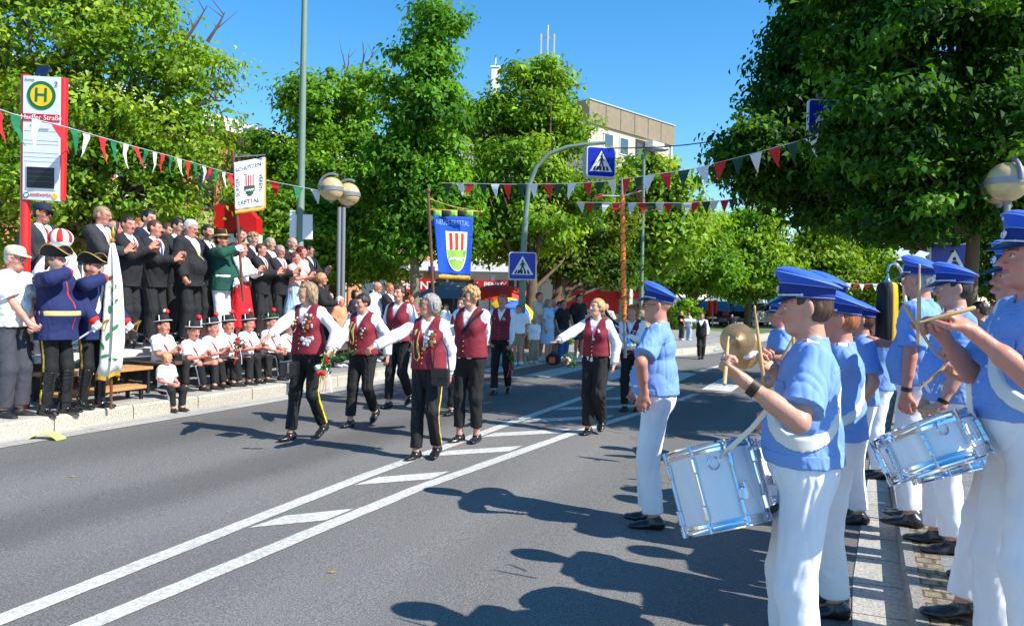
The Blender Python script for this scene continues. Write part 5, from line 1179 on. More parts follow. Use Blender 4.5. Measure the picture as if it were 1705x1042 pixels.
# parked cars
def car(label, px, py, Y, col, face, L_=4.3, Wd=1.78, Hh=1.48, van=False):
    b = P(px, py, Y); b.z = gz(b)+.02; r = empty('parked_car', b, -R_(face), label, 'car', 'cars parked beyond the crossing'); m = mat('paint_'+label[:12].replace(' ', '_'), lin(col), rough=.25, coat=.8, metal=.2); gl = mat('car_glass', (.02, .025, .03), rough=.05, spec=1)
    prof = [(-L_/2, .35), (-L_/2-.02, .7), (-L_/2+.1, .95), (-L_/2+.35, 1.0), (-L_/2+.75, Hh-.06), (-L_*.12, Hh), (L_*.10, Hh-.02), (L_*.28, 1.0), (L_/2-.12, .82), (L_/2, .6), (L_/2, .32)] if not van else [(-L_/2, .35), (-L_/2, Hh-.15), (-L_/2+.15, Hh), (L_*.22, Hh), (L_*.34, 1.25), (L_/2-.05, 1.0), (L_/2, .35)]
    mb = MB(); rows = ((-Wd/2, .0), (-Wd/2+.0, .0), (-Wd/2+.16, 1), (Wd/2-.16, 1), (Wd/2, 0)); V = []; Fc = []; n = len(prof)
    for x, q in ((-1, 0), (-.93, .5), (-.8, 1), (.8, 1), (.93, .5), (1, 0)):
        for (y, z) in prof: hi = max(0, (z-.95)/(Hh-.95)); V.append((x*(Wd/2)*(1-.10*hi), y*(1-.01*(1-q)), z-.03*(1-q)*(1 if z > .5 else -1)))
    for i in range(5):
        for j in range(n-1): Fc.append((i*n+j, i*n+j+1, (i+1)*n+j+1, (i+1)*n+j))
    Fc += [tuple(range(n-1, -1, -1)), tuple(5*n+j for j in range(n))]
    mb.add(V, Fc, True); mb.build('body', m, r)
    for s in (-1, 1):
        mb = MB(); mb.prism([(-L_/2+.62, 1.0), (-L_/2+.88, Hh-.12), (L_*.07, Hh-.10), (L_*.23, 1.02)], (s*(Wd/2-.045), 0, 0), (0, 1, 0), (0, 0, 1), (s, 0, 0), .03); mb.build('side_window', gl, r)
        for y in (-L_*.30, L_*.31):
            mb = MB(); M4 = frame((s*(Wd/2-.1), y, .32), (0, 1, 0), (0, 0, 1)); mb.lathe([(.20, -.1), (.32, -.1), (.32, .1), (.20, .1)], 20, M4); w_ = mb.build('wheel', mat('tyre', (.015, .015, .015), rough=.8), r); mb = MB(); mb.lathe([(.19, -.11), (.19, .11)], 12, M4); mb.build('rim', M_steel, w_)
        mb = MB(); mb.box((s*(Wd/2-.2), -L_/2-.02, .82), (.3, .06, .2), bev=.02); mb.build('tail_light', mat('tail_red', lin((190, 15, 20)), rough=.3), r)
        mb = MB(); mb.box((s*(Wd/2-.25), L_/2-.03, .68), (.34, .08, .14), bev=.02); mb.build('headlight', M_sgw, r)
    mb = MB(); mb.prism([(-Wd*.38, .99), (Wd*.38, .99), (Wd*.32, Hh-.12), (-Wd*.32, Hh-.12)], (0, -L_/2+.40, 0), (1, 0, 0), (0, .36, 1), (0, -1, 0), .04); mb.build('rear_window', gl, r)
    mb = MB(); mb.box((0, -L_/2-.03, .6), (.5, .03, .11)); mb.build('number_plate', M_sgw, r)
for a in [('white parked car behind the two women in tops', 1143, 540, 44, (225, 228, 232), 30), ('dark blue parked hatchback seen from behind beside the small marcher', 1192, 543, 44, (28, 36, 60), 20), ('black parked car in the gap beside the cymbals', 1228, 543, 46, (18, 18, 22), 20), ('silver parked car behind the cymbals', 1262, 543, 46, (165, 170, 175), 60), ('dark grey parked car beyond the cymbal player', 1300, 543, 48, (50, 52, 58), 60)]: car(*a)
car('pale blue-white parked van under the broad street tree', 1238, 536, 58, (232, 236, 240), 60, 5.4, 2.0, 2.3, True)
# orange cloth on a stand in the car park, small post
b = ground_at(1187, 41); r = empty('orange_flag', b, 0, 'small folded orange-red flag hanging in front of the parked cars', 'flag'); t = P(1187, 512, 41)-b
mb = MB(); mb.tube([(0, 0, 0), (0, 0, t.z+.3)], .03); mb.build('pole', M_steel, r)
V = []; Fc = []
for i in range(7):
    for j in range(2): V.append((-.25+i*.08, .10*math.sin(i*2.1), t.z+.35-j*(.9-.05*i)))
for i in range(6): Fc.append((2*i, 2*i+1, 2*i+3, 2*i+2))
n0 = len(V); V += [(x, y+.02, z) for x, y, z in V]; Fc += [tuple(n0+k for k in f[::-1]) for f in Fc[:6]]; mesh_obj('cloth', V, Fc, M_ur, r)
# planter bushes at the foot of the tree row
def bush(label, px, py, Y, rpx, rpy, cols, n=2500):
    x, y = gxy(px, Y); p = Vector((x, y, 0)); z = gz(p)
    tree(label, x, y, z, .03, [(px, py, rpx, rpy, Y, rpx/1338*Y)], n, .12, cols, seed=px, trunk_top=.3, name='bush', spread=.25)
bush('bright green bush left of the silver haired marcher behind the trunk', 620, 540, 18.5, 30, 18, LG); bush('leafy bush at the foot of the pale straight trunk', 700, 520, 21, 30, 20, LG)
bush('low light bush left of the small far marcher', 1140, 522, 36, 30, 26, MG); bush('bush among the feet of the far spectators', 935, 560, 23, 12, 20, LG, 900)
# ================================================================ hats
def tubeM(mb, M, pts, r, n=6, cap=False): mb.tube([M @ Vector(p) for p in pts], r, n, cap)
def bicorne(p):
    M = p.hatM(.015, 4); f = mat('felt_black', (.008, .008, .010), rough=.8); gd = mat('gold_lace', lin((215, 170, 70)), rough=.5, metal=.35, bump=.5, bscale=200)
    hat = empty('hat'); hat.parent = p.root
    E = lambda a_, b_, z, up=0: (lambda t: (a_*math.cos(t), b_*math.sin(t), z+up*abs(math.cos(t))**2.2))
    m = MB(); ringmesh(m, [E(.088, .108, -.01), E(.092, .112, .03), E(.082, .10, .065), E(.055, .07, .09), E(.01, .01, .098)], M); m.build('crown', f, hat)
    m = MB(); ringmesh(m, [E(.088, .110, -.004), E(.105, .145, -.006, .05), E(.112, .185, .004, .105), E(.116, .188, .008, .11), E(.100, .140, .004, .07), E(.086, .108, .006)], M, False); m.build('brim', f, hat)
    m = MB(); tubeM(m, M, [E(.115, .190, .007, .110)(2*math.pi*i/40) for i in range(41)], .0052); m.build('gold_edge', gd, hat)
def kid_hat(p, pom=1, leaves=False, wc=0):
    M = p.hatM(.012, 9); f = mat('felt_black', (.008, .008, .010)); wh = mat('trim_white', lin((235, 235, 230)), rough=.7); hat = empty('hat'); hat.parent = p.root
    E = lambda a_, b_, z: (lambda t: (a_*math.cos(t), b_*math.sin(t), z))
    m = MB(); ringmesh(m, [E(.089, .108, 0), E(.088, .106, .02), E(.080, .095, .095), E(.072, .085, .104), E(.01, .01, .107)], M); m.build('crown', f, hat)
    m = MB(); ringmesh(m, [E(.088, .107, .001), E(.108, .130, .004), E(.114, .136, .016), E(.108, .129, .013), E(.090, .109, .008)], M, False); m.build('brim', f, hat)
    m = MB(); tubeM(m, M, [E(.113, .135, .013)(2*math.pi*i/32) for i in range(33)], .0042)
    tubeM(m, M, [(.092, .03, .012), (.084, .028, .098)], .006); tubeM(m, M, [(-.092, .03, .012), (-.084, .028, .098)], .006); m.build('white_trim', wh, hat)
    if pom:
        c = Vector((-.06, .03, .145)); m = MB(); m.sphere(M @ c, .036, 8); m.build('pompon', M_red, hat)
        if pom == 2: m = MB(); m.sphere(M @ (c+Vector((.018, -.01, .008))), .028, 8); m.build('pompon', wh, hat)
    if leaves:
        rg = np.random.default_rng(4); V = []; n = 260
        for i in range(n):
            t = rg.uniform(0, 6.28); c = np.array(M @ Vector((.11*math.cos(t), .13*math.sin(t), .03+.03*rg.random()))); a = nrm(rg.normal(size=3)); b = nrm(np.cross(a, rg.normal(size=3))); V += [c-a*.018, c+b*.007, c+a*.02, c-b*.007]
        mesh_obj('leaf_wreath', V, np.arange(4*n).reshape(-1, 4), mat('wreath_green', lin((60, 110, 40)), rough=.5), hat)
def ball_cap(p, c, name='cap'):
    M = p.hatM(.0, 0); m_ = cloth('cap_'+name, c); hat = empty('cap'); hat.parent = p.root
    E = lambda a_, b_, z, y=0: (lambda t: (a_*math.cos(t), b_*math.sin(t)+y, z))
    m = MB(); ringmesh(m, [E(.087, .107, 0), E(.090, .109, .03), E(.083, .098, .062), E(.060, .07, .084), E(.02, .02, .093)], M); m.build('crown', m_, hat)
    V = []; nn = 13
    for i in range(4):
        for j in range(nn):
            a = math.radians(25+130*j/(nn-1)); q = i/3; e = max(0, math.sin((a-math.radians(25))/math.radians(130)*math.pi))**.6; V.append(M @ Vector((.088*math.cos(a), .107*math.sin(a)+q*.075*e, .008-q*.022*e)))
    n0 = len(V); V += [v-Vector((0, 0, .004)) for v in V]; Fc = []
    for i in range(3):
        for j in range(nn-1): a = i*nn+j; Fc += [(a, a+1, a+nn+1, a+nn), (n0+a, n0+a+nn, n0+a+nn+1, n0+a+1)]
    for j in range(nn-1): a = 3*nn+j; Fc.append((a, a+1, n0+a+1, n0+a))
    m = MB(); m.add(V, Fc, True); m.build('visor', m_, hat)
def shooter_cap(p):
    M = p.hatM(.012, 0); hat = empty('hat'); hat.parent = p.root; f = mat('felt_black', (.008, .008, .010)); gd = mat('gold_lace', (1, 1, 1))
    E = lambda a_, b_, z, y=0: (lambda t: (a_*math.cos(t), b_*math.sin(t)+y, z))
    m = MB(); ringmesh(m, [E(.088, .107, -.01), E(.086, .104, .05), E(.080, .096, .10), E(.075, .09, .108), E(.01, .01, .11)], M); m.build('crown', f, hat)
    m = MB(); ringmesh(m, [E(.090, .110, .004), E(.090, .110, .03), E(.086, .105, .03)], M, False); tubeM(m, M, [(0, .112, .02), (0, .095, .104), (0, 0, .114)], .006); m.build('gold_band', gd, hat)
    m = MB(); ringmesh(m, [E(.088, .107, -.004), E(.100, .165, -.016, .005), E(.098, .163, -.020, .005), E(.087, .106, -.009)], M, False); m.build('visor', f, hat)

# ================================================================ fabrics
C_white = cloth('shirt_white', (236, 238, 244), bump=.3, bscale=22); C_sky = cloth('uniform_blue', (120, 158, 218), bump=.25, bscale=30, var=.05); C_trw = cloth('trousers_white', (238, 238, 242), bump=.25, bscale=18)
C_blk = cloth('black_cloth', (24, 23, 25), bump=.3); C_suit = cloth('suit_black', (30, 30, 34), bump=.3, bscale=40); C_suit2 = cloth('suit_charcoal', (46, 48, 54), bump=.3, bscale=40); C_vest = cloth('vest_burgundy', (128, 26, 44), bump=.35, bscale=80, rough=.75)
C_royal = cloth('coat_blue', (24, 36, 86), bump=.3); C_redc = cloth('cuff_red', (215, 40, 38)); C_green = cloth('coat_green', (10, 72, 58), bump=.3); C_redsk = cloth('skirt_red', (200, 20, 35)); C_grey = cloth('trousers_grey', (62, 64, 72)); C_jean = cloth('jeans', (58, 92, 140)); C_beige = cloth('beige_cloth', (205, 190, 170)); C_pink = cloth('pink_cloth', (225, 175, 165)); C_lb = cloth('light_blue_cloth', (165, 195, 225)); C_or = cloth('orange_cloth', (240, 150, 110)); C_khaki = cloth('khaki', (150, 135, 110)); C_yg = cloth('tie_yellow', (205, 190, 130)); C_tred = cloth('tie_red', (165, 30, 40)); C_tblue = cloth('tie_blue', (50, 80, 140)); C_nav = cloth('navy_cloth', (25, 30, 50))
M_shoe = mat('shoe_leather', (.012, .012, .013), rough=.28, coat=.3); M_shoem = mat('shoe_matt', (.02, .02, .022), rough=.6); M_sneak = mat('sneaker', lin((215, 218, 222)), rough=.6); M_gold = mat('gold', lin((225, 180, 80)), rough=.3, metal=.8); M_silver = mat('silver', (.75, .76, .8)); M_goldc = mat('gold_cord', lin((205, 178, 100)), rough=.5, metal=.3, bump=.8, bscale=150); M_glass_dark = mat('dark_lens', (.01, .01, .012), rough=.08); M_spec = mat('glasses_frame', (.03, .03, .035), rough=.3)
def place(px, feet, top, dz=0.0):
    p = G(px, feet, dz); return p, P(px, top, p.y).z-p.z
def standL(px, top, L, z):
    Y = YL(px, top, L); p = P(px, top, Y); return Vector((p.x, p.y, z)), p.z-z
def clap(o=0.0, h=1.27): return dict(R=dict(at=(.045+o, .36, h), palm=(-1, .1, .1), dir=(-.35, .55, .75), curl=.12, pole=(.6, -.6, -.6)), L=dict(at=(-.045+o, .37, h-.02), palm=(1, .1, .1), dir=(.25, .65, .7), curl=.12, pole=(-.6, -.6, -.6)))
def discs(p, name, spots, m_list, parent):
    r = random.Random(p.seed)
    for i, (x, z, rad) in enumerate(spots):
        c, n = p.on(x, z, .004); mb = MB(); M = frame(c, p.Rc@A(1, 0, 0), nrm(np.cross(n, p.Rc@A(1, 0, 0)))); prof = [(rad*.98, -.004), (rad, .002), (rad*.8, .004), (rad*.3, .006), (.0005, .0065)]
        mb.lathe(prof, 12, M); o = mb.build(name, m_list[i % len(m_list)], parent)
def path_on(p, pts, r, m, name, parent, n=6, off=.008):
    P3 = []
    for (x, z) in pts: c, nn = p.on(x, z, off); P3.append(Vector(c))
    mb = MB(); mb.tube(P3, r, n); return mb.build(name, m, parent)

# ================================================================ marchers in burgundy waistcoats
GM = 'marchers in burgundy waistcoats'
def marcher(px, feet, top, label, face=203, hair='brown', style='short', w=1.0, female=True, res=.008, skin='fair', trouser=.012, epaul=True, wide=0, hemv=-.005, vz=.235, shoes='shoe', stripe=None, leg=1.0, glasses=None, vflare=0, **kw):
    pos, H = place(px, feet, top); p = Person(pos, face, H, w, female, label=label, group=GM, res=res, seed=int(px), **kw)
    p.body(SKINS[skin], HAIRC[hair] if hair not in ('grey', 'blond', 'silver', 'ash') else (130, 105, 85)); p.hair(HAIRC[hair], style, amp=.009 if style in ('curly', 'bob', 'bobshort', 'long') else .005)
    p.shirt(C_white, 'long', inf=.010, hem=-.02, amp=.007, wide=.014)
    for t in (-1, 1):                                                  # buttoned cuffs
        q = p.limb[t]; u = nrm(q['W']-q['E']); p.garment('cuff', [pr(q['W']-u*.055*p.k, q['W']-u*.012*p.k, .036*p.k, .034*p.k, k=.01)], .002, C_white, amp=0)
    v = p.jacket(C_vest, sleeve=False, inf=.024, hem=hemv, vz=vz, vw=.34, name='waistcoat', lapel=False, amp=.003, flare=vflare); p.vest = v
    p.trousers(C_blk, wide=wide, stripe=stripe, amp=.009, leg=leg); p.shoes(M_shoe, style=shoes)
    for i in range(4):
        z = .13-.055*i
        c, n = p.on(.012, z, .003); mb = MB(); mb.sphere(Vector(c), .007, 5); mb.build('button', M_gold, v)
    if epaul:
        for t in (-1, 1):
            c = p.sho[t]+p.Rc@A(-t*.035, 0, .048)*p.k; mb = MB(); R = Matrix([list(r) for r in p.Rc@ry(t*.30)]); mb.box(Vector(c), (.095, .045, .012), R, bev=.004); mb.build('epaulette', M_goldc, p.root)
    if glasses: p.glasses(M_spec, glasses if glasses is not True else None)
    return p
# W1
Y1 = G(515, 735).y
def marcher_(*a, **k):
    k.pop('seed', None); return marcher(*a, **k)
w1 = marcher_(512, 731, 471, 'grey haired woman marcher with many badges reaching out to the seated children', hair='ash', style='long', stripe=(225, 205, 30), w=1.05, res=.007,
    R=dict(at=P(444, 563, Y1-.30), palm=(0, 0, -1), curl=.12, pole=(.3, -.5, -1)), L=dict(at=P(549, 583, Y1-.12), palm=(1, .2, 0), curl=.75, pole=(-.6, -1, 0)),
    footR=(.10, .17, 0, 5, 0), footL=(-.08, -.20, .035, -5, -18), head=(38, -2, 0), lean=.03)
bm_ = [M_gold, M_silver, mat('enamel_white', (.7, .7, .68), rough=.3), mat('enamel_red', lin((180, 30, 35)), rough=.3), M_gold, M_silver, mat('enamel_green', lin((40, 110, 70)), rough=.3)]
rb = random.Random(5); sp = [(-.045-.028*(i % 4)+rb.uniform(-.008, .008)*1.5, .33-.034*(i//4)+rb.uniform(-.012, .012), rb.uniform(.010, .017)) for i in range(22)]+[(.055+.028*(i % 3)+rb.uniform(-.006, .006), .31-.036*(i//3)+rb.uniform(-.01, .01), rb.uniform(.009, .015)) for i in range(11)]
discs(w1, 'badge', sp, bm_, w1.vest); discs(w1, 'silver_medal', [(-.03, .075, .022), (-.065, .05, .026), (-.10, .045, .026), (-.13, .075, .022), (-.05, .02, .017), (-.09, .008, .018)], [M_silver], w1.vest)
path_on(w1, [(.10, .36), (.135, .30), (.14, .22), (.115, .15), (.08, .145), (.055, .18)], .006, C_white, 'white_cord', w1.vest); path_on(w1, [(-.02, .06), (-.08, .085), (-.14, .10)], .004, M_silver, 'chain', w1.vest)
w1.band('bag_strap', w1.torso, .032, C_blk, w1.waist+w1.Rc@A(0, 0, .18), w1.Rc@A(.86, 0, -.5), .010, (w1.waist, w1.Rc, lambda x, y, z: -y))
# W2
Y2 = G(603, 709).y
w2 = marcher_(603, 709, 490, 'dark braided woman marcher with gold cord, walking between the two pointing women', face=200, hair='dark', style='braid', w=1.12, R=dict(at=P(556, 585, Y2-.25), palm=(0, 0, -1), curl=.3, pole=(.5, -.6, -.8)), L=dict(at=P(645, 592, Y2-.05), curl=.35, pole=(-.8, -.6, 0)),
    footR=(.10, .14, 0, 5, 0), footL=(-.06, -.28, .05, -5, -32), head=(22, -8, 0), leg=.93, shoes='shoe')
discs(w2, 'badge', [(-.06, .24, .013), (-.085, .21, .014), (-.06, .17, .016), (-.09, .15, .012), (-.07, .12, .013), (-.11, .24, .010)], bm_, w2.vest)
for k, o in enumerate((0, .012, .024)): path_on(w2, [(.045-o*.3, .37), (.085+o*.5, .30), (.11+o*.3, .20), (.12, .10), (.095, .045+o*.3), (.055, .03+o*.4), (.045, .08), (.055+o, .2), (.04, .30)], .0055, M_goldc, 'gold_cord', w2.vest)
# W3
Y3 = G(712, 761).y
w3 = marcher_(712, 762, 491, 'short silver haired woman marcher with gold cord pointing left in front of all', face=200, hair='grey', style='bobshort', w=1.0, res=.007, stripe=(220, 190, 70), skin='rosy', glasses=True,
    R=dict(at=P(622, 577, Y3-.25), palm=(.2, 0, -1), dir=None, curl=.45, pole=(.3, -.6, -1)) if False else dict(at=P(622, 577, Y3-.25), palm=(.2, 0, -1), curl=.45, pole=(.3, -.6, -1)),
    L=dict(at=P(749, 622, Y3-.02), curl=.3, pole=(-.7, -.8, 0)), footR=(.08, .12, 0, 8, 0), footL=(-.085, -.06, .02, -8, -14), head=(48, 4, 0), lean=.02)
sp = [(-.045-.026*(i % 4)+rb.uniform(-.006, .006), .30-.036*(i//4)+rb.uniform(-.008, .008), rb.uniform(.012, .018)) for i in range(19)]
discs(w3, 'badge', sp, bm_, w3.vest); discs(w3, 'gold_medal', [(-.012, .12, .020)], [M_gold], w3.vest)
path_on(w3, [(.03, .38), (.015, .25), (-.008, .14)], .006, M_red, 'ribbon', w3.vest); path_on(w3, [(-.04, .38), (-.02, .25), (-.010, .14)], .006, C_white, 'ribbon', w3.vest)
for k, o in enumerate((0, .011, .022)): path_on(w3, [(.05-o*.3, .38), (.085+o*.5, .30), (.105+o*.3, .18), (.115, .08), (.10, .01), (.06, -.01+o*.4), (.04, .03), (.05+o, .12), (.06, .2), (.045, .30)], .006, M_goldc, 'gold_cord', w3.vest)
# W4..W8
w4 = marcher_(663, 678, 476, 'smiling brown haired woman marcher in plain waistcoat behind the pointing pair', face=205, hair='brown', style='back', w=1.1, res=.009, R=dict(at=(.25, .10, .90), pole=(.8, -.6, 0)), L=dict(at=(-.22, -.02, .92), pole=(-.8, -.6, 0)), footR=(.09, .12, 0, 5, 0), footL=(-.08, -.22, .05, -5, -25), head=(5, 2, 0), leg=.95, vflare=.02)
w5 = marcher_(781, 735, 477, 'blond curly woman marcher in sunglasses with a black strap across her waistcoat', face=205, hair='blond', style='curly', w=1.06, R=dict(at=P(735, 545, 8.8), pole=(.6, -.6, -.6)), L=dict(at=P(802, 600, 8.95), curl=.4, pole=(-.9, -.6, 0)), footR=(.09, .06, 0, 12, 0), footL=(-.085, -.02, 0, -5, 0), head=(28, 0, 0), leg=.90, glasses=M_glass_dark)
w5.band('bag_strap', w5.torso, .030, C_blk, w5.waist+w5.Rc@A(-.01, 0, .20), w5.Rc@A(-.78, 0, -.62), .018)
Yb_ = G(778, 690).y
wb = marcher_(768, 690, 494, 'banner bearer half hidden behind the curly haired marcher', face=203, hair='brown', style='short', res=.011, R=dict(at=P(727, 560, Yb_-.25), palm=(-1, 0, 0), curl=.9), L=dict(at=P(727, 600, Yb_-.25), palm=(1, 0, 0), curl=.9), footR=(.09, .15, 0, 5, 0), footL=(-.09, -.38, .10, -5, -45), epaul=False)
w6 = marcher_(834, 656, 491, 'ginger haired marcher at the rear carrying flowers low in one hand', face=195, hair='ginger', style='back', w=1.1, res=.009, L=dict(at=P(850, 577, G(834, 656).y-.1), curl=.6, pole=(-.9, -.5, 0)), R=dict(at=(.2, .05, .95)), footR=(.10, .10, 0, 5, 0), footL=(-.10, -.14, .02, -5, -12), skin='rosy')
discs(w6, 'badge', [(-.07, .29, .014), (-.09, .26, .012), (-.06, .26, .012), (-.07, .21, .014), (.09, .27, .012)], bm_, w6.vest)
Y7 = G(988, 724).y
w7 = marcher_(990, 722, 498, 'young blond woman marcher with white neck ribbon and flared trousers, arm held out left', face=205, hair='blond', style='bun', w=.92, res=.0075, R=dict(at=P(911, 578, Y7-.28), palm=(.2, .2, 1), curl=.15, pole=(.2, -.4, -1)), L=dict(at=P(1022, 606, Y7-.02), curl=.3, pole=(-.8, -.5, 0)), footR=(.06, .08, 0, 5, 0), footL=(-.06, -.14, .055, -5, -28), head=(30, 6, 0), wide=.02, hemv=.05, shoes='shoe', epaul=False, skin='pale')
path_on(w7, [(.045, .38), (.03, .30), (.0, .21), (-.008, .19)], .0065, C_white, 'ribbon', w7.vest); path_on(w7, [(-.05, .38), (-.035, .30), (-.012, .21), (-.008, .19)], .0065, M_red, 'ribbon', w7.vest)
discs(w7, 'medal', [(-.008, .175, .017), (-.08, .27, .016), (-.07, .29, .010)], [M_silver, M_silver], w7.vest)
Y8 = G(1047, 684).y
w8 = marcher_(1050, 684, 509, 'curly haired marcher carrying the tall orange ribbon pole in a silver holder', face=205, hair='ginger', style='curly', w=1.05, res=.009, R=dict(at=P(1040, 580, Y8-.28), palm=(-1, 0, 0), dir=(-.3, .6, .7), curl=.95), L=dict(at=P(1045, 560, Y8-.28), palm=(1, 0, 0), dir=(.3, .6, .7), curl=.95), footR=(.09, .05, 0, 5, 0), footL=(-.09, -.05, 0, -5, 0), head=(5, 0, 0))
discs(w8, 'badge', [(-.06, .28, .013), (-.09, .27, .012), (-.07, .24, .012), (-.095, .23, .014), (-.08, .18, .016), (-.05, .21, .010)], bm_, w8.vest)
pos, H = place(1167, 598, 521)
p = Person(pos, 195, H, .95, True, res=.014, label='small far marcher in black with one arm stretched out level beyond the crossing', group=None, seed=77, R=dict(at=P(1136, 533, pos.y), curl=.2), L=dict(at=(-.20, .0, .92)), footR=(.05, .12, 0, 0, 0), footL=(-.05, -.1, 0, 0, 0)); p.body(SKINS['rosy'], HAIRC['brown']); p.hair(HAIRC['brown'], 'back'); p.shirt(C_white, 'long', wide=.02); p.jacket(C_blk, sleeve=False, lapel=False, name='waistcoat'); p.trousers(C_blk, wide=.02); p.shoes(M_shoe)

# ================================================================ drum corps in light blue
GD = 'drum corps men in light blue shirts and peaked caps'
def corps(pos, H, label, face=290, w=1.04, res=.007, hair='brown', skin='fair', belly=.2, tilt=0, sling=False, ep=True, hem=.0, glasses=False, wide=.012, amp=.010, emblem=True, seed=None, **kw):
    p = Person(pos, face, H, w, False, belly=belly, label=label, group=GD, res=res, seed=seed if seed is not None else int(abs(pos[0])*97), **kw)
    p.body(SKINS[skin], HAIRC.get(hair, (150, 110, 80))); hair != 'none' and p.hair(HAIRC[hair], 'cropback'); s_ = p.shirt(C_sky, 'short', inf=.014, hem=hem, flare=.008, amp=amp*.75, wide=.014, f=(13, 13, 10))
    p.band('waistband', p.torso+[pr(p.waist+p.Rc@A(0, 0, .04)*p.k, p.Pc+p.Rp@A(0, 0, hem)*p.k, .135*p.k*w, .158*p.k*w, p.Rp, (1, .8, 1), .05)], .017, C_sky, p.Pc+A(0, 0, (hem+.028)*p.k), (0, 0, 1), .026*p.k)
    p.trousers(C_trw, wide=wide, amp=.007, taper=1.05); p.shoes(M_shoe)
    if res < .0085:                                                    # chest pockets, collar points, waistband buttons
        bvs = BVHTree.FromPolygons([v.co.copy() for v in s_.data.vertices], [tuple(f.vertices) for f in s_.data.polygons])
        def onb(x, z, off, sd=1):
            d = p.Rc@A(0, sd, 0); o = p.waist+p.Rc@A(x, 0, z)*p.k+d*.5; h = bvs.ray_cast(Vector(o), Vector(-d)); return (np.array(h[0])+d*off) if h[0] is not None else None
        for t in (-1, 1):
            for (z0, z1, nm, of) in ((.16, .27, 'pocket', .003), (.235, .275, 'pocket_flap', .006)):
                V = []; ok = True
                for j in range(4):
                    for i in range(4):
                        c_ = onb(t*(.045+.085*i/3), z1+(z0-z1)*j/3, of)
                        if c_ is None: ok = False; c_ = p.waist
                        V.append(c_)
                if ok: V += [v-p.Rc@A(0, .006, 0) for v in V]; Fc = [(j*4+i, j*4+i+1, j*4+i+5, j*4+i+4) for j in range(3) for i in range(3)]; Fc += [(16+a, 16+d_, 16+c2, 16+b) for a, b, c2, d_ in Fc]; Fc += [(i, 16+i, 17+i, i+1) for i in range(3)]+[(12+i, 13+i, 29+i, 28+i) for i in range(3)]+[(4*j, 4*j+4, 20+4*j, 16+4*j) for j in range(3)]+[(4*j+3, 19+4*j, 23+4*j, 4*j+7) for j in range(3)]; mesh_obj(nm, V, Fc, C_sky, s_)
        for i in range(7):
            c_ = onb(0, .35-.06*i, .003)
            if c_ is not None: m = MB(); m.sphere(Vector(c_), .006, 5); m.build('button', M_silver, s_)
        P3 = [onb(x, .335-.01*abs(x)*10, .0015, -1) for x in [-.15+.03*i for i in range(11)]]; P3 = [Vector(c_) for c_ in P3 if c_ is not None]
        if len(P3) > 3: m = MB(); m.tube(P3, .0022, 5); m.build('yoke_seam', C_sky, s_)
    peaked_cap(p, abs(tilt)+1, emblem)
    if ep:
        for t in (-1, 1):
            c = p.sho[t]+p.Rc@A(-t*.045, 0, .062)*p.k; mb = MB(); R = Matrix([list(r) for r in p.Rc@ry(t*.30)]); mb.box(Vector(c), (.10, .045, .010), R, bev=.004); e = mb.build('shoulder_strap', M_wht, p.root); mb = MB(); mb.box(Vector(c)+R @ Vector((0, 0, -.002)), (.112, .057, .008), R, bev=.003); mb.build('red_edge', M_red, e)
    if sling:
        n = p.Rc@A(.66, 0, -.75); p.band('drum_sling', p.torso+[pr(p.sho[-1], p.sho[1], .05*p.k)], .025, mat('sling_white', lin((232, 230, 220)), rough=.5), p.waist+p.Rc@A(0, 0, .215)*p.k, n, .019)
    if glasses: p.glasses(M_spec)
    return p
pos, H = place(1090, 874, 484)
d1 = corps(pos, H, 'man in light blue shirt standing alone in the roadway with hand on hip', face=285, w=1.14, belly=.3, glasses=True, skin='rosy', hair='none', L=dict(at=P(1073, 655, pos.y-.24), palm=(1, 0, 0), dir=(0, .3, -.95), curl=.35, pole=(-.9, .35, 0)), R=dict(at=(.22, .18, 1.0), pole=(1, .2, 0)), footL=(-.10, .0, 0, -6, 0), footR=(.10, .06, 0, 10, 0), head=(-4, 0, 0), tilt=-9, hem=.02)
D2 = P(1350, 500, 3.2); D2.z = 0
d2 = corps(D2, 1.69, 'nearest drummer on the road side with a white sling and raised wooden sticks', face=287, w=1.04, belly=.15, res=.0048, sling=True, hair='brown', L=dict(at=P(1236, 630, 2.93), palm=(.3, -.2, 1), dir=None, curl=.8, pole=(-.3, -.7, -.9)) if False else dict(at=P(1236, 632, 2.95), palm=(.4, 0, .9), curl=.78, pole=(-.3, -.7, -.9)), R=dict(at=P(1290, 618, 3.22), palm=(-.4, 0, .6), dir=(-.1, .6, .75), curl=.85, pole=(.6, -.6, -.8)), footL=(-.11, -.02, 0, -6, 0), footR=(.11, .05, 0, 8, 0), head=(-2, -4, 0), tilt=-3, hem=.04)
mb = MB(); q = d2.limb[-1]; u = nrm(q['W']-q['E']); a = q['W']-u*.05; mb.tube([Vector(a-u*.016), Vector(a+u*.016)], .034, 14); mb.build('watch_strap', mat('watch_leather', (.03, .015, .01), rough=.5), d2.root)
def crew(px, Y, H, label, z=0, **kw): b = P(px, 500, Y); b.z = z; return corps(b, H, label, **kw)
crew(1402, 4.15, 1.62, 'drummer standing directly behind the nearest one with a red ear and cropped ginger hair', hair='ginger', skin='red', w=1.08, res=.0075, sling=True, L=dict(at=(-.1, .35, 1.05), curl=.8), R=dict(at=(.1, .35, 1.08), curl=.8), tilt=-4, hem=.02)
crew(1378, 4.95, 1.74, 'tall corps man whose cap shows over the nearest drummer', w=1.05, res=.009, L=dict(at=(-.1, .35, 1.1), curl=.8), R=dict(at=(.1, .35, 1.1), curl=.8), tilt=-4)
crew(1436, 5.9, 1.58, 'corps man in the middle of the road side row', w=1.0, res=.010, face=285, tilt=-4)
pos, H = place(1462, 795, 522)
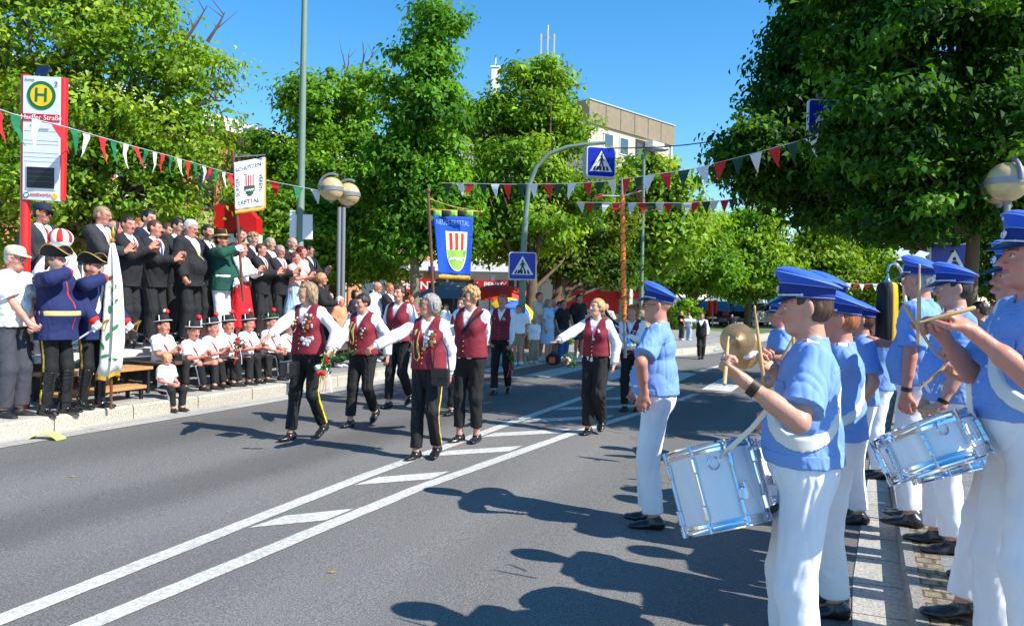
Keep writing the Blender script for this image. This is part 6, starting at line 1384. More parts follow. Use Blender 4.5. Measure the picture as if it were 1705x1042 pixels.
corps(pos, H, 'corps man with folded arms standing in the gutter before the black plume', face=290, w=1.05, res=.0095, L=dict(at=(.10, .24, 1.18), dir=(.95, .3, 0), palm=(0, -1, 0), pole=(-.9, .1, -.5)), R=dict(at=(-.08, .28, 1.20), dir=(-.95, .2, .1), palm=(0, -1, 0), pole=(.9, .1, -.5)), tilt=-6, hem=-.02)
c1 = crew(1301, 7.7, 1.57, 'cymbal player in light blue behind the nearest drummer', w=1.1, res=.009, face=275, skin='red', hair='grey', tilt=-6, L=dict(at=P(1258, 590, 7.45), palm=(.2, .9, 0), curl=.9, pole=(-.6, -.4, -.8)), R=dict(at=P(1262, 580, 7.8), palm=(-.3, .9, 0), curl=.9))
c1.gloves(C_white)
# right-hand row on the pavement
ZP = .11
R1 = P(1720, 500, 3.05); R1.z = ZP
r1 = corps(R1, 1.785, 'nearest drummer at the right edge playing a tilted white snare drum', face=283, w=1.06, belly=.2, res=.0045, sling=True, skin='red', hair='dark', L=dict(at=P(1618, 551, 2.86), palm=(.25, .1, -1), curl=.72, pole=(-.5, -.4, -1)), R=dict(at=P(1568, 556, 3.22), palm=(-.3, .2, -.9), curl=.80, pole=(.5, -.5, -.8)), footL=(-.11, -.02, 0, -6, 0), footR=(.11, .05, 0, 8, 0), head=(-4, 3, 0), tilt=4, hem=.085)
rb2 = crew(1702, 3.62, 1.73, 'drummer whose face peeks out behind the nearest right hand drummer', z=ZP, face=284, w=1.1, belly=.2, res=.0065, skin='red', hair='brown', L=dict(at=P(1618, 630, 3.45), palm=(.2, 0, 1), curl=.8, pole=(-.3, -.5, -1)), R=dict(at=P(1592, 604, 3.8), palm=(-.3, 0, .9), curl=.8, pole=(.5, -.6, -.8)), tilt=2, footL=(-.1, .10, 0, -6, 0), footR=(.1, .18, 0, 6, 0), hem=.02)
crew(1695, 4.2, 1.70, 'corps man hidden behind the right edge drummers with only legs and black shoes showing', z=ZP, w=1.0, res=.009, tilt=0, footL=(-.1, .02, 0, -6, 0), footR=(.1, .10, 0, 6, 0))
r2 = crew(1592, 4.9, 1.70, 'dark haired corps man with a wristband standing before the crossing sign', z=ZP, w=1.08, belly=.3, res=.0068, hair='dark', face=287, L=dict(at=P(1566, 676, 4.66), palm=(.6, 0, -.8), dir=(.25, .85, -.35), curl=.6, pole=(-.6, -.8, 0)), R=dict(at=P(1540, 670, 4.98), palm=(-.4, .2, -.8), curl=.5), footL=(-.10, .0, 0, -8, 0), footR=(.10, .06, 0, 10, 0), head=(-6, -3, 0), tilt=-2, hem=-.03)
mb = MB(); q = r2.limb[-1]; u = nrm(q['W']-q['E']); a = q['W']-u*.03; mb.tube([Vector(a-u*.012), Vector(a+u*.012)], .032, 12); mb.build('wristband', mat('band_black', (.01, .01, .01), rough=.6), r2.root)
r3 = crew(1533, 5.45, 1.77, 'corps man beside the plume staff looking away with a watch on his lowered wrist', z=ZP, w=1.12, belly=.3, res=.007, hair='grey', skin='rosy', face=312, L=dict(at=P(1508, 660, 5.3), curl=.4, pole=(-.5, -.9, 0)), R=dict(at=(.15, .3, 1.2), curl=.9), footL=(-.10, .0, 0, -6, 0), footR=(.10, .06, 0, 8, 0), head=(10, 0, 0), tilt=-2, hem=-.02)
mb = MB(); q = r3.limb[-1]; u = nrm(q['W']-q['E']); a = q['W']-u*.03; mb.tube([Vector(a-u*.014), Vector(a+u*.014)], .034, 14); mb.build('watch', mat('watch_black', (.02, .02, .02), rough=.3), r3.root)
# ================================================================ left pavement: uniformed men, guests on the stage, children
pos, H = place(17, 694, 412, KH-.01)
p = Person(pos, 98, H, 1.1, False, belly=.2, label='old man in beige cap and white short sleeved shirt at the left edge', res=.0075, seed=3, skin='fair', head=(0, -6, 0), lean=.05, L=dict(at=(-.02, .24, .95), palm=(1, 0, -.2), dir=(.5, .7, -.6), curl=.6, pole=(-.7, -.8, -.3)), R=dict(at=(.05, .27, .95), palm=(-1, 0, 0), dir=(-.5, .6, -.6), curl=.6, pole=(.7, -.8, -.3)), footL=(-.09, .03, 0, -8, 0), footR=(.10, .0, 0, 10, 0))
p.body((212, 150, 130), HAIRC['white']); p.hair(HAIRC['white'], 'cropback'); p.shirt(cloth('old_shirt', (225, 226, 226), bump=.3), 'short', inf=.018, wide=.03, flare=.01, hem=-.03, amp=.010, f=(10, 10, 7)); p.trousers(C_grey, wide=.022, amp=.008); p.shoes(M_shoem); p.glasses(M_spec); ball_cap(p, (222, 200, 170), 'beige')
def guard(px, feet, top, label, w, belly, beard=None, extra=False):
    pos, H = place(px, feet, top, KH)
    Yp = pos.y
    p = Person(pos, 96, H, w, False, belly=belly, label=label, group='saluting men in blue coats and black bicorne hats', res=.0075, seed=px, head=(8, -4, 0),
        R=dict(at=tuple(np.array([.15, .26, 1.52])), dir=(-.45, -.35, .75), palm=(-.6, .4, -.4), curl=.05, pole=(.8, .35, -.1), thumb=.2), L=dict(at=(-.20, .34, .98), palm=(1, 0, 0), curl=.9, pole=(-.6, -.9, 0)), footL=(-.09, .06, 0, -8, 0), footR=(.10, -.04, 0, 12, 0))
    p.body((206, 145, 122), HAIRC['brown'], beard=beard); p.hair((90, 75, 60), 'pony' if extra else 'cropback')
    j = p.jacket(C_royal, inf=.026, hem=-.16, closed=True, name='coat', flare=.03, amp=.006)
    for t in (-1, 1):
        q = p.limb[t]; u = nrm(q['W']-q['E']); p.garment('cuff', [pr(q['W']-u*.14*p.k, q['W']-u*.02*p.k, .050*p.k, .056*p.k, k=.01)], .004, C_redc, amp=.002)
    p.garment('collar', [pr(p.nb+p.Rc@A(0, .0, -.02)*p.k, p.nb+p.Rc@A(0, .01, .04)*p.k, .070*p.k, k=.01)], .004, C_redc, [(p.nb, p.Rc, lambda x, y, z: z-.03*p.k), (p.nb, p.Rc, lambda x, y, z: np.minimum(.055*p.k-np.abs(x)*1.0-.02, y)*1.0)], amp=0)
    p.band('front_piping', p.torso+[pr(p.waist+p.Rc@A(0, .01, .05)*p.k, p.Pc+A(0, .02, -.18*p.k), .140*p.k*w, .18*p.k*w, p.Rp, (1, .80, 1), .06)], .029, C_redc, p.waist+p.Rc@A(0, 0, 0), p.Rc@A(1, 0, 0), .010, (p.waist, p.Rc, lambda x, y, z: np.maximum(np.maximum(-y, z-.36*p.k), -(z+.24*p.k))))
    if extra: p.band('gold_belt', p.torso, .033, mat('belt_gold', lin((225, 200, 130)), rough=.5), p.waist+A(0, 0, .02), (0, 0, 1), .026)
    else: p.band('white_sash', p.torso, .031, M_wht, p.waist+p.Rc@A(.03, 0, .2), p.Rc@A(.85, 0, .5), .022, (p.waist, p.Rc, lambda x, y, z: -y))
    for t in ((1,) if not extra else (1, -1)):
        c = p.sho[t]+p.Rc@A(t*.01, 0, .045)*p.k; m = MB(); m.sphere(Vector(c), .066*p.k, 8, (1.15, .9, .42)); e = m.build('epaulette', M_goldc, p.root); m = MB()
        for i in range(26): a = math.pi*2*i/26; v = Vector(c)+Vector((.072*math.cos(a), .058*math.sin(a), -.005)); m.tube([v, v+Vector((.012*math.cos(a), .01*math.sin(a), -.055))], .0055, 5)
        o = m.build('fringe', M_goldc, e)
    p.trousers(C_blk, wide=.0, stripe=(225, 185, 70), amp=.006); p.shoes(mat('boot_leather', (.010, .010, .011), rough=.22, coat=.5, bump=.3, bscale=12), style='boot'); p.gloves(C_white); bicorne(p)
    # sabre carried at the hip
    q = p.limb[-1]; hnd = p.wd(q['W']+q['hd']*.07); s = empty('sabre', hnd, 0, 'curved sabre held by the '+('stout' if extra else 'slim')+' saluting man in blue', 'sabre', 'sabres of the saluting men')
    bk = Vector((-.62, -.10, -.40)) if extra else Vector((-.50, -.15, -.36)); f = bk.normalized()
    m = MB(); m.tube([f*(i*.12)+Vector((0, 0, -.02*math.sin(i/6*3.14))) for i in range(7)], .010, 6); m.build('scabbard', M_silver, s); m = MB(); m.tube([-f*.12, Vector((0, 0, 0)), f*.01], .014, 8); m.tube([-f*.13+Vector((0, 0, .0)), Vector((.09, -.01, .02)), Vector((.07, 0, -.05)), f*.01], .006, 6); m.build('hilt', M_gold, s)
    return p
g1 = guard(90, 689, 418, 'stout bearded man in blue coat with gold epaulette and gold belt, saluting', 1.22, .55, beard=(120, 115, 110), extra=True)
g2 = guard(150, 679, 430, 'slim man in blue coat with white sash, saluting behind the white flag', .98, .1)

SG = 'guests in dark suits applauding on the stage'
def suit(px, top, L, label, hair='dark', style='short', face=104, w=1.05, belly=.2, jm=None, tie=None, clapping=True, z=None, head=(0, -3, 0), glasses=None, beard=None, res=.0095, ch=1.27, under=None, skin='fair', bow=None, group=SG, cap=None, trou=None, pose=None, vz=.14):
    pos, H = standL(px, top, L, ZS if z is None else z); face += random.uniform(-9, 9); head = (head[0]+random.uniform(-14, 14), head[1]+random.uniform(-5, 3), random.uniform(-4, 4))
    kw = pose or (clap(random.uniform(-.02, .02), ch+random.uniform(-.03, .03)) if clapping else dict(L=dict(at=(-.22, .06, .93), curl=.5), R=dict(at=(.24, .08, .93), curl=.7, pole=(.7, -.7, 0))))
    p = Person(pos, face, H, w, False, belly=belly, label=label, group=group, res=res, seed=px, head=head, **kw)
    p.body(SKINS[skin], HAIRC[hair], beard=HAIRC[beard] if beard else None)
    p.hair(HAIRC[hair], style); p.jacket(jm or C_suit, inf=.024, hem=-.15, vz=vz, under=under or C_white, tie=tie, amp=.007, bow=bow); p.trousers(trou or jm or C_suit, wide=.014, amp=.008); p.shoes(M_shoe)
    if glasses: p.glasses(M_spec if glasses is True else M_blk, None if glasses is True else M_glass_dark)
    if cap: ball_cap(p, cap, 'navy')
    return p
suit(68, 340, -9.7, 'man in dark suit with navy cap and sunglasses right of the bus stop post', w=1.0, belly=0, clapping=False, tie=C_tred, glasses='dark', cap=(28, 34, 58), skin='tan', face=110, jm=C_suit2)
suit(168, 343, -9.15, 'tall grey blond man in charcoal suit at the left end of the stage', hair='ash', jm=C_suit2, tie=C_or, ch=1.2, glasses=True, face=98, skin='rosy')
suit(189, 368, -10.0, 'older man clapping behind the flag tip on the stage', hair='grey', style='balding', ch=1.33, tie=C_tred, skin='rosy')
suit(212, 360, -9.0, 'dark haired man in black suit clapping high beside the flag', hair='dark', tie=C_blk, ch=1.36, face=92, skin='rosy', head=(10, -6, 0))
suit(231, 364, -10.6, 'ginger haired man half hidden in the back row of the stage', hair='ginger', clapping=False)
suit(246, 350, -9.9, 'tall black haired man in dark blue suit in the second row', hair='black', jm=C_nav, clapping=False, tie=C_tblue)
suit(256, 367, -9.1, 'brown haired man in black suit with blue patterned tie clapping at chest height', hair='brown', tie=C_tblue, ch=1.22, w=1.12, belly=.4, face=98, skin='rosy')
suit(293, 363, -9.8, 'dark haired man in suit looking down and clapping left of the white haired man', hair='dark', tie=C_tred, ch=1.3, head=(0, -14, 0))
suit(314, 366, -8.95, 'stout white haired man with glasses and yellow tie, arms hanging, front of the stage', hair='white', w=1.28, belly=.75, tie=C_yg, clapping=False, glasses=True, face=92, skin='rosy', head=(0, -12, 0), res=.0085, vz=.1)
suit(345, 375, -9.6, 'bearded dark haired man between the white haired man and the green coat', hair='dark', beard='dark', tie=C_nav, ch=1.15)
suit(420, 387, -10.0, 'man with curly light brown hair behind the woman in white blouse', hair='ash', style='curly', clapping=False)
suit(434, 406, -9.25, 'short haired man in black suit clapping right of the woman in white blouse', hair='brown', tie=C_tred, ch=1.22, face=104, skin='rosy')
suit(449, 396, -10.2, 'grey haired man in the back row behind the two clapping men', hair='grey', clapping=False)
suit(466, 409, -9.2, 'grey haired man in glasses with bright red tie clapping', hair='grey', tie=C_redc, ch=1.22, glasses=True, face=106, skin='rosy')
suit(486, 396, -10.3, 'balding man with black bow tie in the back row near the tall lamp post', hair='grey', style='balding', bow=C_blk, clapping=False)
suit(515, 409, -10.2, 'dark haired man in glasses and dark suit at the right end of the back row', hair='dark', glasses=True, tie=C_tred, ch=1.25)
suit(398, 380, -10.3, 'dark haired man barely visible behind the green coated banner bearer', hair='black', clapping=False)
suit(278, 372, -10.5, 'man glimpsed at the back of the stage between two clapping men', hair='brown', clapping=False)
def woman(px, top, L, label, hair, style, topm, botm, z=None, hem=.45, face=104, sleeve='long', ch=1.25, group=SG, clapping=True, r=.26, w=1.0, res=.0095, trousers=None, glasses=None, leg=1, pose=None, shorts=False):
    pos, H = standL(px, top, L, ZS if z is None else z)
    kw = pose or (clap(0, ch) if clapping else {})
    p = Person(pos, face, H, w, True, label=label, group=group, res=res, seed=px, **kw); p.body(SKINS['rosy'], HAIRC['brown']); p.hair(hair, style, amp=.007); p.shirt(topm, sleeve, inf=.014, hem=-.02, wide=.012, collar=False, amp=.006)
    if trousers: p.trousers(trousers, wide=.008, leg=leg)
    else: p.skirt(botm, hem, r)
    p.shoes(M_shoe if not shorts else M_sneak)
    if glasses: p.glasses(M_spec)
    return p
wr = woman(402, 405, -8.95, 'woman with red hair flower, white blouse and long red skirt clapping beside the banner bearer', HAIRC['ginger'], 'bun', C_white, C_redsk, hem=.25, r=.30)
m = MB(); rr = random.Random(3)
for i in range(16): m.sphere(Vector(wr.hpt(.02+rr.uniform(-.05, .05), -.06+rr.uniform(-.04, .04), .07+rr.uniform(-.05, .04))), .022, 5)
m.build('hair_flower', M_red, wr.root)
woman(491, 420, -9.0, 'woman with brown updo and pale pink top clapping at the right end of the stage', HAIRC['brown'], 'bun', C_pink, C_lb, sleeve='short', hem=.5)
woman(502, 411, -9.7, 'woman with dark red hair behind the woman in pale pink', (110, 30, 30), 'bobshort', C_pink, C_blk, clapping=False)
woman(535, 455, -8.75, 'blond woman with bun and glasses in dark jacket clapping beside the globe lamp', HAIRC['blond'], 'bun', C_blk, C_blk, z=.33, hem=.5, glasses=True, ch=1.18, face=98, res=.0085)
# banner bearer in green
pos, H = standL(368, 388, -8.8, ZS); Yg = pos.y
p = Person(pos, 98, H, 1.12, False, belly=.35, label='banner bearer in dark green coat, white trousers and black gold-banded cap', res=.0085, seed=41, head=(0, 4, 0), R=dict(at=P(392, 414, Yg-.20), palm=(-1, 0, 0), dir=(-.2, .9, .3), curl=.95, pole=(.9, -.2, -.3)), L=dict(at=P(394, 470, Yg-.05), palm=(1, 0, 0), curl=.95, pole=(-.6, -.6, -.5)))
p.body(SKINS['tan'], HAIRC['dark']); p.hair(HAIRC['dark'], 'cropback'); p.jacket(C_green, inf=.026, hem=-.12, closed=True, name='coat', flare=.03, amp=.007); p.band('white_belt', p.torso, .033, M_wht, p.waist, (0, 0, 1), .020); p.trousers(C_trw, wide=.01); p.shoes(M_shoe); p.gloves(C_white); shooter_cap(p)
# figure in white with the striped bonnet
pos, H = standL(100, 392, -8.9, ZS)
p = Person(pos, 110, H, 1.1, True, label='figure in white cape with a red and white striped puffed bonnet', res=.0095, seed=42); p.body(SKINS['fair'], HAIRC['brown']); p.hair(HAIRC['brown'], 'back'); p.shirt(C_white, 'long', inf=.03, wide=.04, collar=False, amp=.015); p.skirt(C_white, .3, .3); p.shoes(M_shoe)
M = p.hatM(-.01, 0)
for i in range(12):
    m = MB(); V = []; Fc = []; n = 10
    for j in range(n+1):
        t = math.pi*.62*j/n
        for q in range(4):
            a = 2*math.pi*(i+q/3)/12; bulge = 1+.07*math.sin(math.pi*q/3); V.append(M @ Vector((.165*bulge*math.sin(t)*math.cos(a), .175*bulge*math.sin(t)*math.sin(a), .03+.15*math.cos(t))))
    for j in range(n):
        for q in range(3): a = j*4+q; Fc.append((a, a+4, a+5, a+1))
    m.add(V, Fc, True); m.build('bonnet_stripe', C_redc if i % 2 else M_wht, p.root)
m = MB(); m.sphere(M @ Vector((-.0, .02, -.02)), .12, 8, (1, 1, .7)); m.build('bonnet_lining', M_wht, p.root)
woman(172, 445, -8.55, 'blond woman seen between the slim saluting man and the flag', HAIRC['blond'], 'long', C_blk, C_blk, z=.31, clapping=False)
woman(62, 500, -8.9, 'woman behind the stout saluting man with bare legs', HAIRC['brown'], 'bun', C_blk, C_grey, z=.31, clapping=False, hem=.5)

# children
KG = 'seated children in white shirts and black hats'
def child(px, top, L, label, face=112, pom=1, hat=True, hair='brown', clapping=True, H=1.26, group=KG, leaves=False, sash=True, stripe=None, zg=.31, kn=.36, ch=None, w=1.0, fx=0, lean=.08, head=(0, 0, 0)):
    Y = YL(px, top, L); t = P(px, top, Y); k = H/1.75
    hipz = max(.27, t.z-zg-.80*k-.03); pos = Vector((t.x, t.y, zg))
    c = clap(0, 1.27-.0)
    def sh(d): d = dict(d); d['at'] = (d['at'][0], d['at'][1]*.95, d['at'][2]-(.965-hipz/k)-.06); return d
    kw = dict(L=sh(c['L']), R=sh(c['R'])) if clapping else dict(L=dict(at=(-.12, .30, hipz/k+.12), curl=.3), R=dict(at=(.12, .30, hipz/k+.12), curl=.3))
    p = Person(pos, face, H, w, False, label=label, group=group, res=.0085, seed=px, kid=True, hip=(0, 0, hipz), lean=lean, head=head, footL=(-.12+fx, .46, 0, -8, 0), footR=(.12+fx, .42, 0, 8, 0), kneeout=.1, **kw)
    p.body(SKINS['rosy'], HAIRC[hair]); p.hair(HAIRC[hair], 'cropback' if hat else 'curly'); p.shirt(C_white, 'short', inf=.013, wide=.018, hem=.0, amp=.006, f=(16, 16, 10)); p.trousers(C_blk, wide=.012, stripe=stripe, amp=.006); p.shoes(M_shoem)
    if sash: p.band('sash', p.torso, .020, M_red, p.waist+p.Rc@A(.02, 0, .17), p.Rc@A(-.75, 0, .65), .016)
    if hat: kid_hat(p, pom, leaves)
    return p
child(268, 530, -8.35, 'boy with red and white pompon clapping alone on the wooden step', pom=2)
child(318, 543, -8.15, 'boy leaning forward with red pompon and white trouser stripe in the front of the children', pom=1, stripe=(235, 235, 235), head=(15, -10, 0))
child(338, 546, -8.45, 'child half hidden between the front boy and the tall pompon hat', pom=0, clapping=False)
child(351, 534, -8.20, 'boy with plain red pompon third in the row of children', pom=1)
child(377, 530, -8.15, 'boy with rose bunch on his knees in the middle of the children', pom=2, head=(10, 0, 0), clapping=True)
child(410, 528, -8.15, 'boy with white pompon looking up the road before the outstretched hand', pom=2)
child(448, 526, -8.15, 'boy with green leaf wreath on his black hat', pom=1, leaves=True, clapping=False, stripe=(235, 235, 235))
child(478, 560, -8.15, 'child in white shirt hidden behind the grey haired marcher', pom=1, clapping=False)
p = child(276, 603, -7.72, 'blond curly toddler sitting on the kerb with feet in the gutter', face=118, hat=False, hair='blond', clapping=False, H=.86, group=None, sash=False, stripe=(235, 235, 235), zg=.165, head=(35, 0, 0))
# people near the globe lamp
GP = 'spectators standing on the left pavement'
def spect(px, top, L, label, hair='brown', style='short', topm=C_white, botm=C_grey, face=110, fem=False, w=1.05, z=.33, sleeve='short', clapping=False, leg=1.0, skirt=None, skin='rosy', res=.010, shoes=None, glasses=None, pose=None, group=GP, flare=0, belly=.15):
    pos, H = standL(px, top, L, z); kw = pose or (clap() if clapping else {})
    p = Person(pos, face, H, w, fem, belly=belly, label=label, group=group, res=res, seed=px+int(top), **kw); p.body(SKINS[skin], HAIRC['brown']); p.hair(HAIRC[hair], style); p.shirt(topm, sleeve, inf=.016, wide=.02, hem=-.04, amp=.008, flare=.012, collar=False)
    if skirt: p.skirt(botm, skirt, .24)
    else: p.trousers(botm, wide=.02, leg=leg)
    p.shoes(shoes or M_sneak)
    if glasses: p.glasses(M_spec)
    return p
spect(566, 494, -8.4, 'white haired person in orange shirt behind the lamp post', 'white', 'bobshort', C_or, fem=True)
spect(628, 470, -8.5, 'bald man in white shirt with glasses behind the braided marcher', 'grey', 'balding', C_white, C_grey, glasses=True, sleeve='long')
suit(648, 472, -8.3, 'ginger haired man in black suit clapping left of the pale tree trunk', hair='ginger', z=.33, tie=C_yg, group=GP, face=104, skin='rosy', glasses=True)
spect(683, 492, -8.8, 'person in red top clapping behind the ginger haired man', 'red', 'bob', C_redc, fem=True, clapping=True)
spect(548, 486, -9.2, 'person in dark top standing behind the orange shirt', 'dark', 'short', C_blk)
spect(592, 484, -9.6, 'dark haired spectator deep in the shade behind the braided marcher', 'dark', 'bob', C_nav, fem=True)
spect(742, 506, -8.6, 'man in white shirt between the silver haired marcher and the grey tent', 'brown', 'short', C_white)
spect(614, 500, -8.9, 'woman in green top beside the bush by the lamp', 'brown', 'bob', C_khaki, fem=True)
# beyond the crossing
GF = 'spectators beyond the pedestrian crossing'
def far(px, feet, top, label, hair, style, topm, botm, face=120, fem=False, leg=1.0, skirt=None, sleeve='short', pose=None, w=1.05):
    Y = G(px, feet, KH).y; L = LS(P(px, feet, Y).x, Y)[0]; b = G(px, feet, KH); p_ = P(px, top, b.y)
    kw = pose or {}
    p = Person(b, face, p_.z-b.z, w, fem, label=label, group=GF, res=.013, seed=px, **kw); p.body(SKINS['rosy'], HAIRC['brown']); p.hair(HAIRC[hair], style); p.shirt(topm, sleeve, inf=.018, wide=.03, hem=-.05, flare=.02, amp=.01, collar=False)
    if skirt: p.skirt(botm, skirt, .24)
    else: p.trousers(botm, wide=.025, leg=leg)
    p.shoes(M_sneak); return p
fold_arms = dict(L=dict(at=(.10, .24, 1.18), dir=(.95, .3, 0), palm=(0, -1, 0), pole=(-.9, .1, -.5)), R=dict(at=(-.08, .28, 1.20), dir=(-.95, .2, .1), palm=(0, -1, 0), pole=(.9, .1, -.5)))
far(896, 600, 487, 'tall man in cream shirt and white shorts with folded arms by the tree', 'brown', 'short', C_beige, C_white, 125, leg=.5, sleeve='long', pose=fold_arms)
far(911, 601, 499, 'woman in light blue dress beside the man in cream', 'ash', 'bobshort', C_lb, C_lb, 120, True, skirt=.5)
far(919, 597, 498, 'man in pale blue checked shirt behind the woman in light blue', 'grey', 'balding', C_lb, C_khaki, 120)
far(936, 600, 500, 'woman in black top and blue jeans with a backpack', 'brown', 'short', C_blk, C_jean, 140, True)
far(930, 592, 502, 'person in dark red shirt and cap behind the woman in jeans', 'dark', 'short', C_redc, C_grey, 130)
far(962, 599, 490, 'man in black T-shirt and shorts standing left of the blond marcher', 'black', 'short', C_blk, C_grey, 140, leg=.5)
far(972, 592, 505, 'woman in pink top behind the man in black T-shirt', 'brown', 'bob', C_pink, C_blk, 200, True)
far(1008, 590, 506, 'man in grey cap behind the blond marcher', 'grey', 'short', C_beige, C_khaki, 200)
far(1072, 590, 505, 'woman in brown top half hidden by the curly haired bearer', 'ginger', 'bob', C_khaki, C_grey, 150, True)
far(862, 606, 508, 'young man in white shirt before the blue and yellow umbrella', 'brown', 'short', C_white, C_khaki, 190, leg=.5)
far(888, 604, 530, 'woman in white top sitting low beside the tree', 'blond', 'bob', C_white, C_khaki, 160, True)
far(1134, 566, 519, 'blond woman in black top near the parked cars', 'blond', 'bob', C_blk, C_grey, 60, True)
far(1146, 566, 521, 'red haired woman in white top and jeans near the parked cars', 'red', 'short', C_white, C_lb, 60, True)
far(1218, 560, 523, 'person in dark clothes beside the black parked car', 'dark', 'short', C_nav, C_blk, 200)
def nearR(px, top, Y, label, hair, style, topm, face=310, fem=False):
    b = P(px, 500, Y); b.z = .11; H = P(px, top, Y).z-.11; p = Person(b, face, H, 1.0, fem, label=label, group='spectators on the right pavement', res=.010, seed=px); p.body(SKINS['rosy'], HAIRC['brown']); p.hair(HAIRC[hair], style); p.shirt(topm, 'short', inf=.016, collar=False); p.trousers(C_grey, wide=.02); p.shoes(M_sneak)
nearR(1632, 503, 9.0, 'dark haired spectator behind the dark haired corps man', 'dark', 'short', C_nav); nearR(1664, 502, 8.0, 'ginger ponytailed woman seen behind the nearest drummer', 'red', 'pony', C_pink, 300, True)

# helmets and bags on the ground by the spectators
b = G(921, 608, KH); r = empty('rucksack', b, 0, 'orange and black rucksack on the pavement at the crossing', 'bag'); m = MB(); m.sphere((0, 0, .12), .16, 8, (1, .7, .75)); m.build('bag_body', C_blk, r); m = MB(); m.box((-.03, -.10, .11), (.12, .05, .12), bev=.02); m.build('front_pocket', mat('orange_fabric', lin((210, 90, 50)), rough=.6), r); m = MB(); m.tube([(-.07, 0, .22), (0, 0, .28), (.07, 0, .22)], .012); m.build('handle', C_blk, r)
# ================================================================ things carried
def drum(c, axis, rad, h, label, lugs=8, spin=0.0, strap=None):
    z = Vector(axis).normalized(); x = Vector((1, 0, 0)); x = (x-z*x.dot(z)).normalized(); y = z.cross(x)
    c = Vector(c); M = Matrix(((x.x, y.x, z.x, 0), (x.y, y.y, z.y, 0), (x.z, y.z, z.z, 0), (0, 0, 0, 1)))
    r = empty('snare_drum', c, 0, label, 'drum', 'white snare drums with chrome fittings')
    wh = mat('drum_shell', lin((236, 238, 242)), rough=.14, coat=.7, var=.02); hd = mat('drum_head', lin((215, 205, 190)), rough=.5, var=.08, vscale=9)
    m = MB(); m.lathe([(rad*.985, -h/2), (rad, -h/2+.002), (rad, h/2-.002), (rad*.985, h/2)], 64, M); m.build('shell', wh, r)
    for s in (1, -1):
        m = MB(); z0 = s*(h/2+.004); m.lathe([(rad*.97, z0-s*.016), (rad*1.045, z0-s*.018), (rad*1.055, z0-s*.006), (rad*1.035, z0-s*.004), (rad*1.03, z0+s*.010), (rad*1.05, z0+s*.014), (rad*1.045, z0+s*.020), (rad*1.0, z0+s*.018), (rad*.985, z0)], 64, M, False); m.build('hoop', M_chrome, r)
        m = MB(); m.lathe([(rad*.99, z0-s*.002), (rad*.99, z0+s*.004)], 48, M); m.build('drum_skin', hd, r)
    for i in range(lugs):
        a = 2*math.pi*(i+spin)/lugs; ca, sa = math.cos(a), math.sin(a)
        def Q(rr_, zz, t=0): return M @ Vector((rr_*ca-t*sa, rr_*sa+t*ca, zz))
        R3 = M.to_3x3() @ Matrix(((ca, -sa, 0), (sa, ca, 0), (0, 0, 1)))
        g = h*.22 if h > .2 else h*.12
        lg = MB()
        for s in (1, -1): lg.box(Q(rad+.010, s*(g+h*.10)), (.020, .016, h*.20), R3, .004)
        if h <= .2: lg.box(Q(rad+.010, 0), (.016, .014, h*.26), R3, .003)
        else: lg.box(Q(rad+.007, 0), (.012, .010, g*2), R3, .003)
        l = lg.build('lug', M_chrome, r)
        for s in (1, -1): rd = MB(); rd.tube([Q(rad+.014, s*(g+h*.12)), Q(rad+.014, s*(h/2+.012))], .0035, 6); rd.tube([Q(rad+.014, s*(h/2-.004)), Q(rad+.014, s*(h/2+.024))], .0065, 6); rd.build('tension_rod', M_chrome, l)
    a = math.radians(-72); ca, sa = math.cos(a), math.sin(a); R3 = M.to_3x3() @ Matrix(((ca, -sa, 0), (sa, ca, 0), (0, 0, 1)))
    m = MB(); m.box(M @ Vector(((rad+.018)*ca, (rad+.018)*sa, -h*.16)), (.034, .042, .050 if h > .2 else .03), R3, .006); m.box(M @ Vector(((rad+.034)*ca, (rad+.034)*sa, -h*.10)), (.010, .018, .06 if h > .2 else .05), R3, .003); m.build('strainer', M_chrome, r)
    a = math.radians(-100); ca, sa = math.cos(a), math.sin(a); m = MB(); cc = M @ Vector(((rad+.012)*ca, (rad+.012)*sa, h*.30)); m.tube([cc+(R3 @ Vector((0, .026*math.cos(t), .026*math.sin(t)))) for t in [i*math.pi/6 for i in range(13)]], .0035, 6, False); m.build('carry_ring', M_chrome, r)
    m = MB(); m.tube([M @ Vector((rad*.9, -.02, -h/2)), M @ Vector((rad*1.35, -.05, -h*.40)), M @ Vector((rad*1.6, -.05, -h*.30))], [.012, .016, .022], 8); m.build('leg_rest', M_postd, r)
    if strap:
        s0, s1 = Vector(strap[0])-c, Vector(strap[1])-c; m = MB(); m.tube([s0, s0.lerp(s1, .5)+Vector((0, 0, -.015)), s1], .011, 8, True, .35, (0, 1, 0)); st_ = m.build('strap', mat('sling_white', (1, 1, 1)), r)
        m = MB(); m.tube([s1-(s1-s0).normalized()*.02, s1+(s1-s0).normalized()*.05], .007, 8); m.build('hook', M_chrome, st_)
    return r
c = P(1192, 810, 3.36)
drum(c, (-.23, .30, 1), .178, .30, 'deep white drum with chrome lugs hanging before the nearest road side drummer', 8, .25, (P(1300, 655, 3.0), P(1209, 752, 3.2)))
drum(P(1245, 790, 3.75), (-.20, .28, 1), .178, .25, 'partly hidden white drum behind the deep drum on the road side', 8, .1)
drum(P(1549, 744, 3.1), (-.33, .42, 1), .178, .135, 'shallow tilted white snare drum of the nearest right hand drummer', 8, .3, (P(1612, 640, 2.95), P(1618, 700, 3.05)))
drum(P(1582, 758, 3.7), (-.25, .36, 1), .178, .135, 'second shallow white snare drum peeking out below the tilted one', 8, .15)
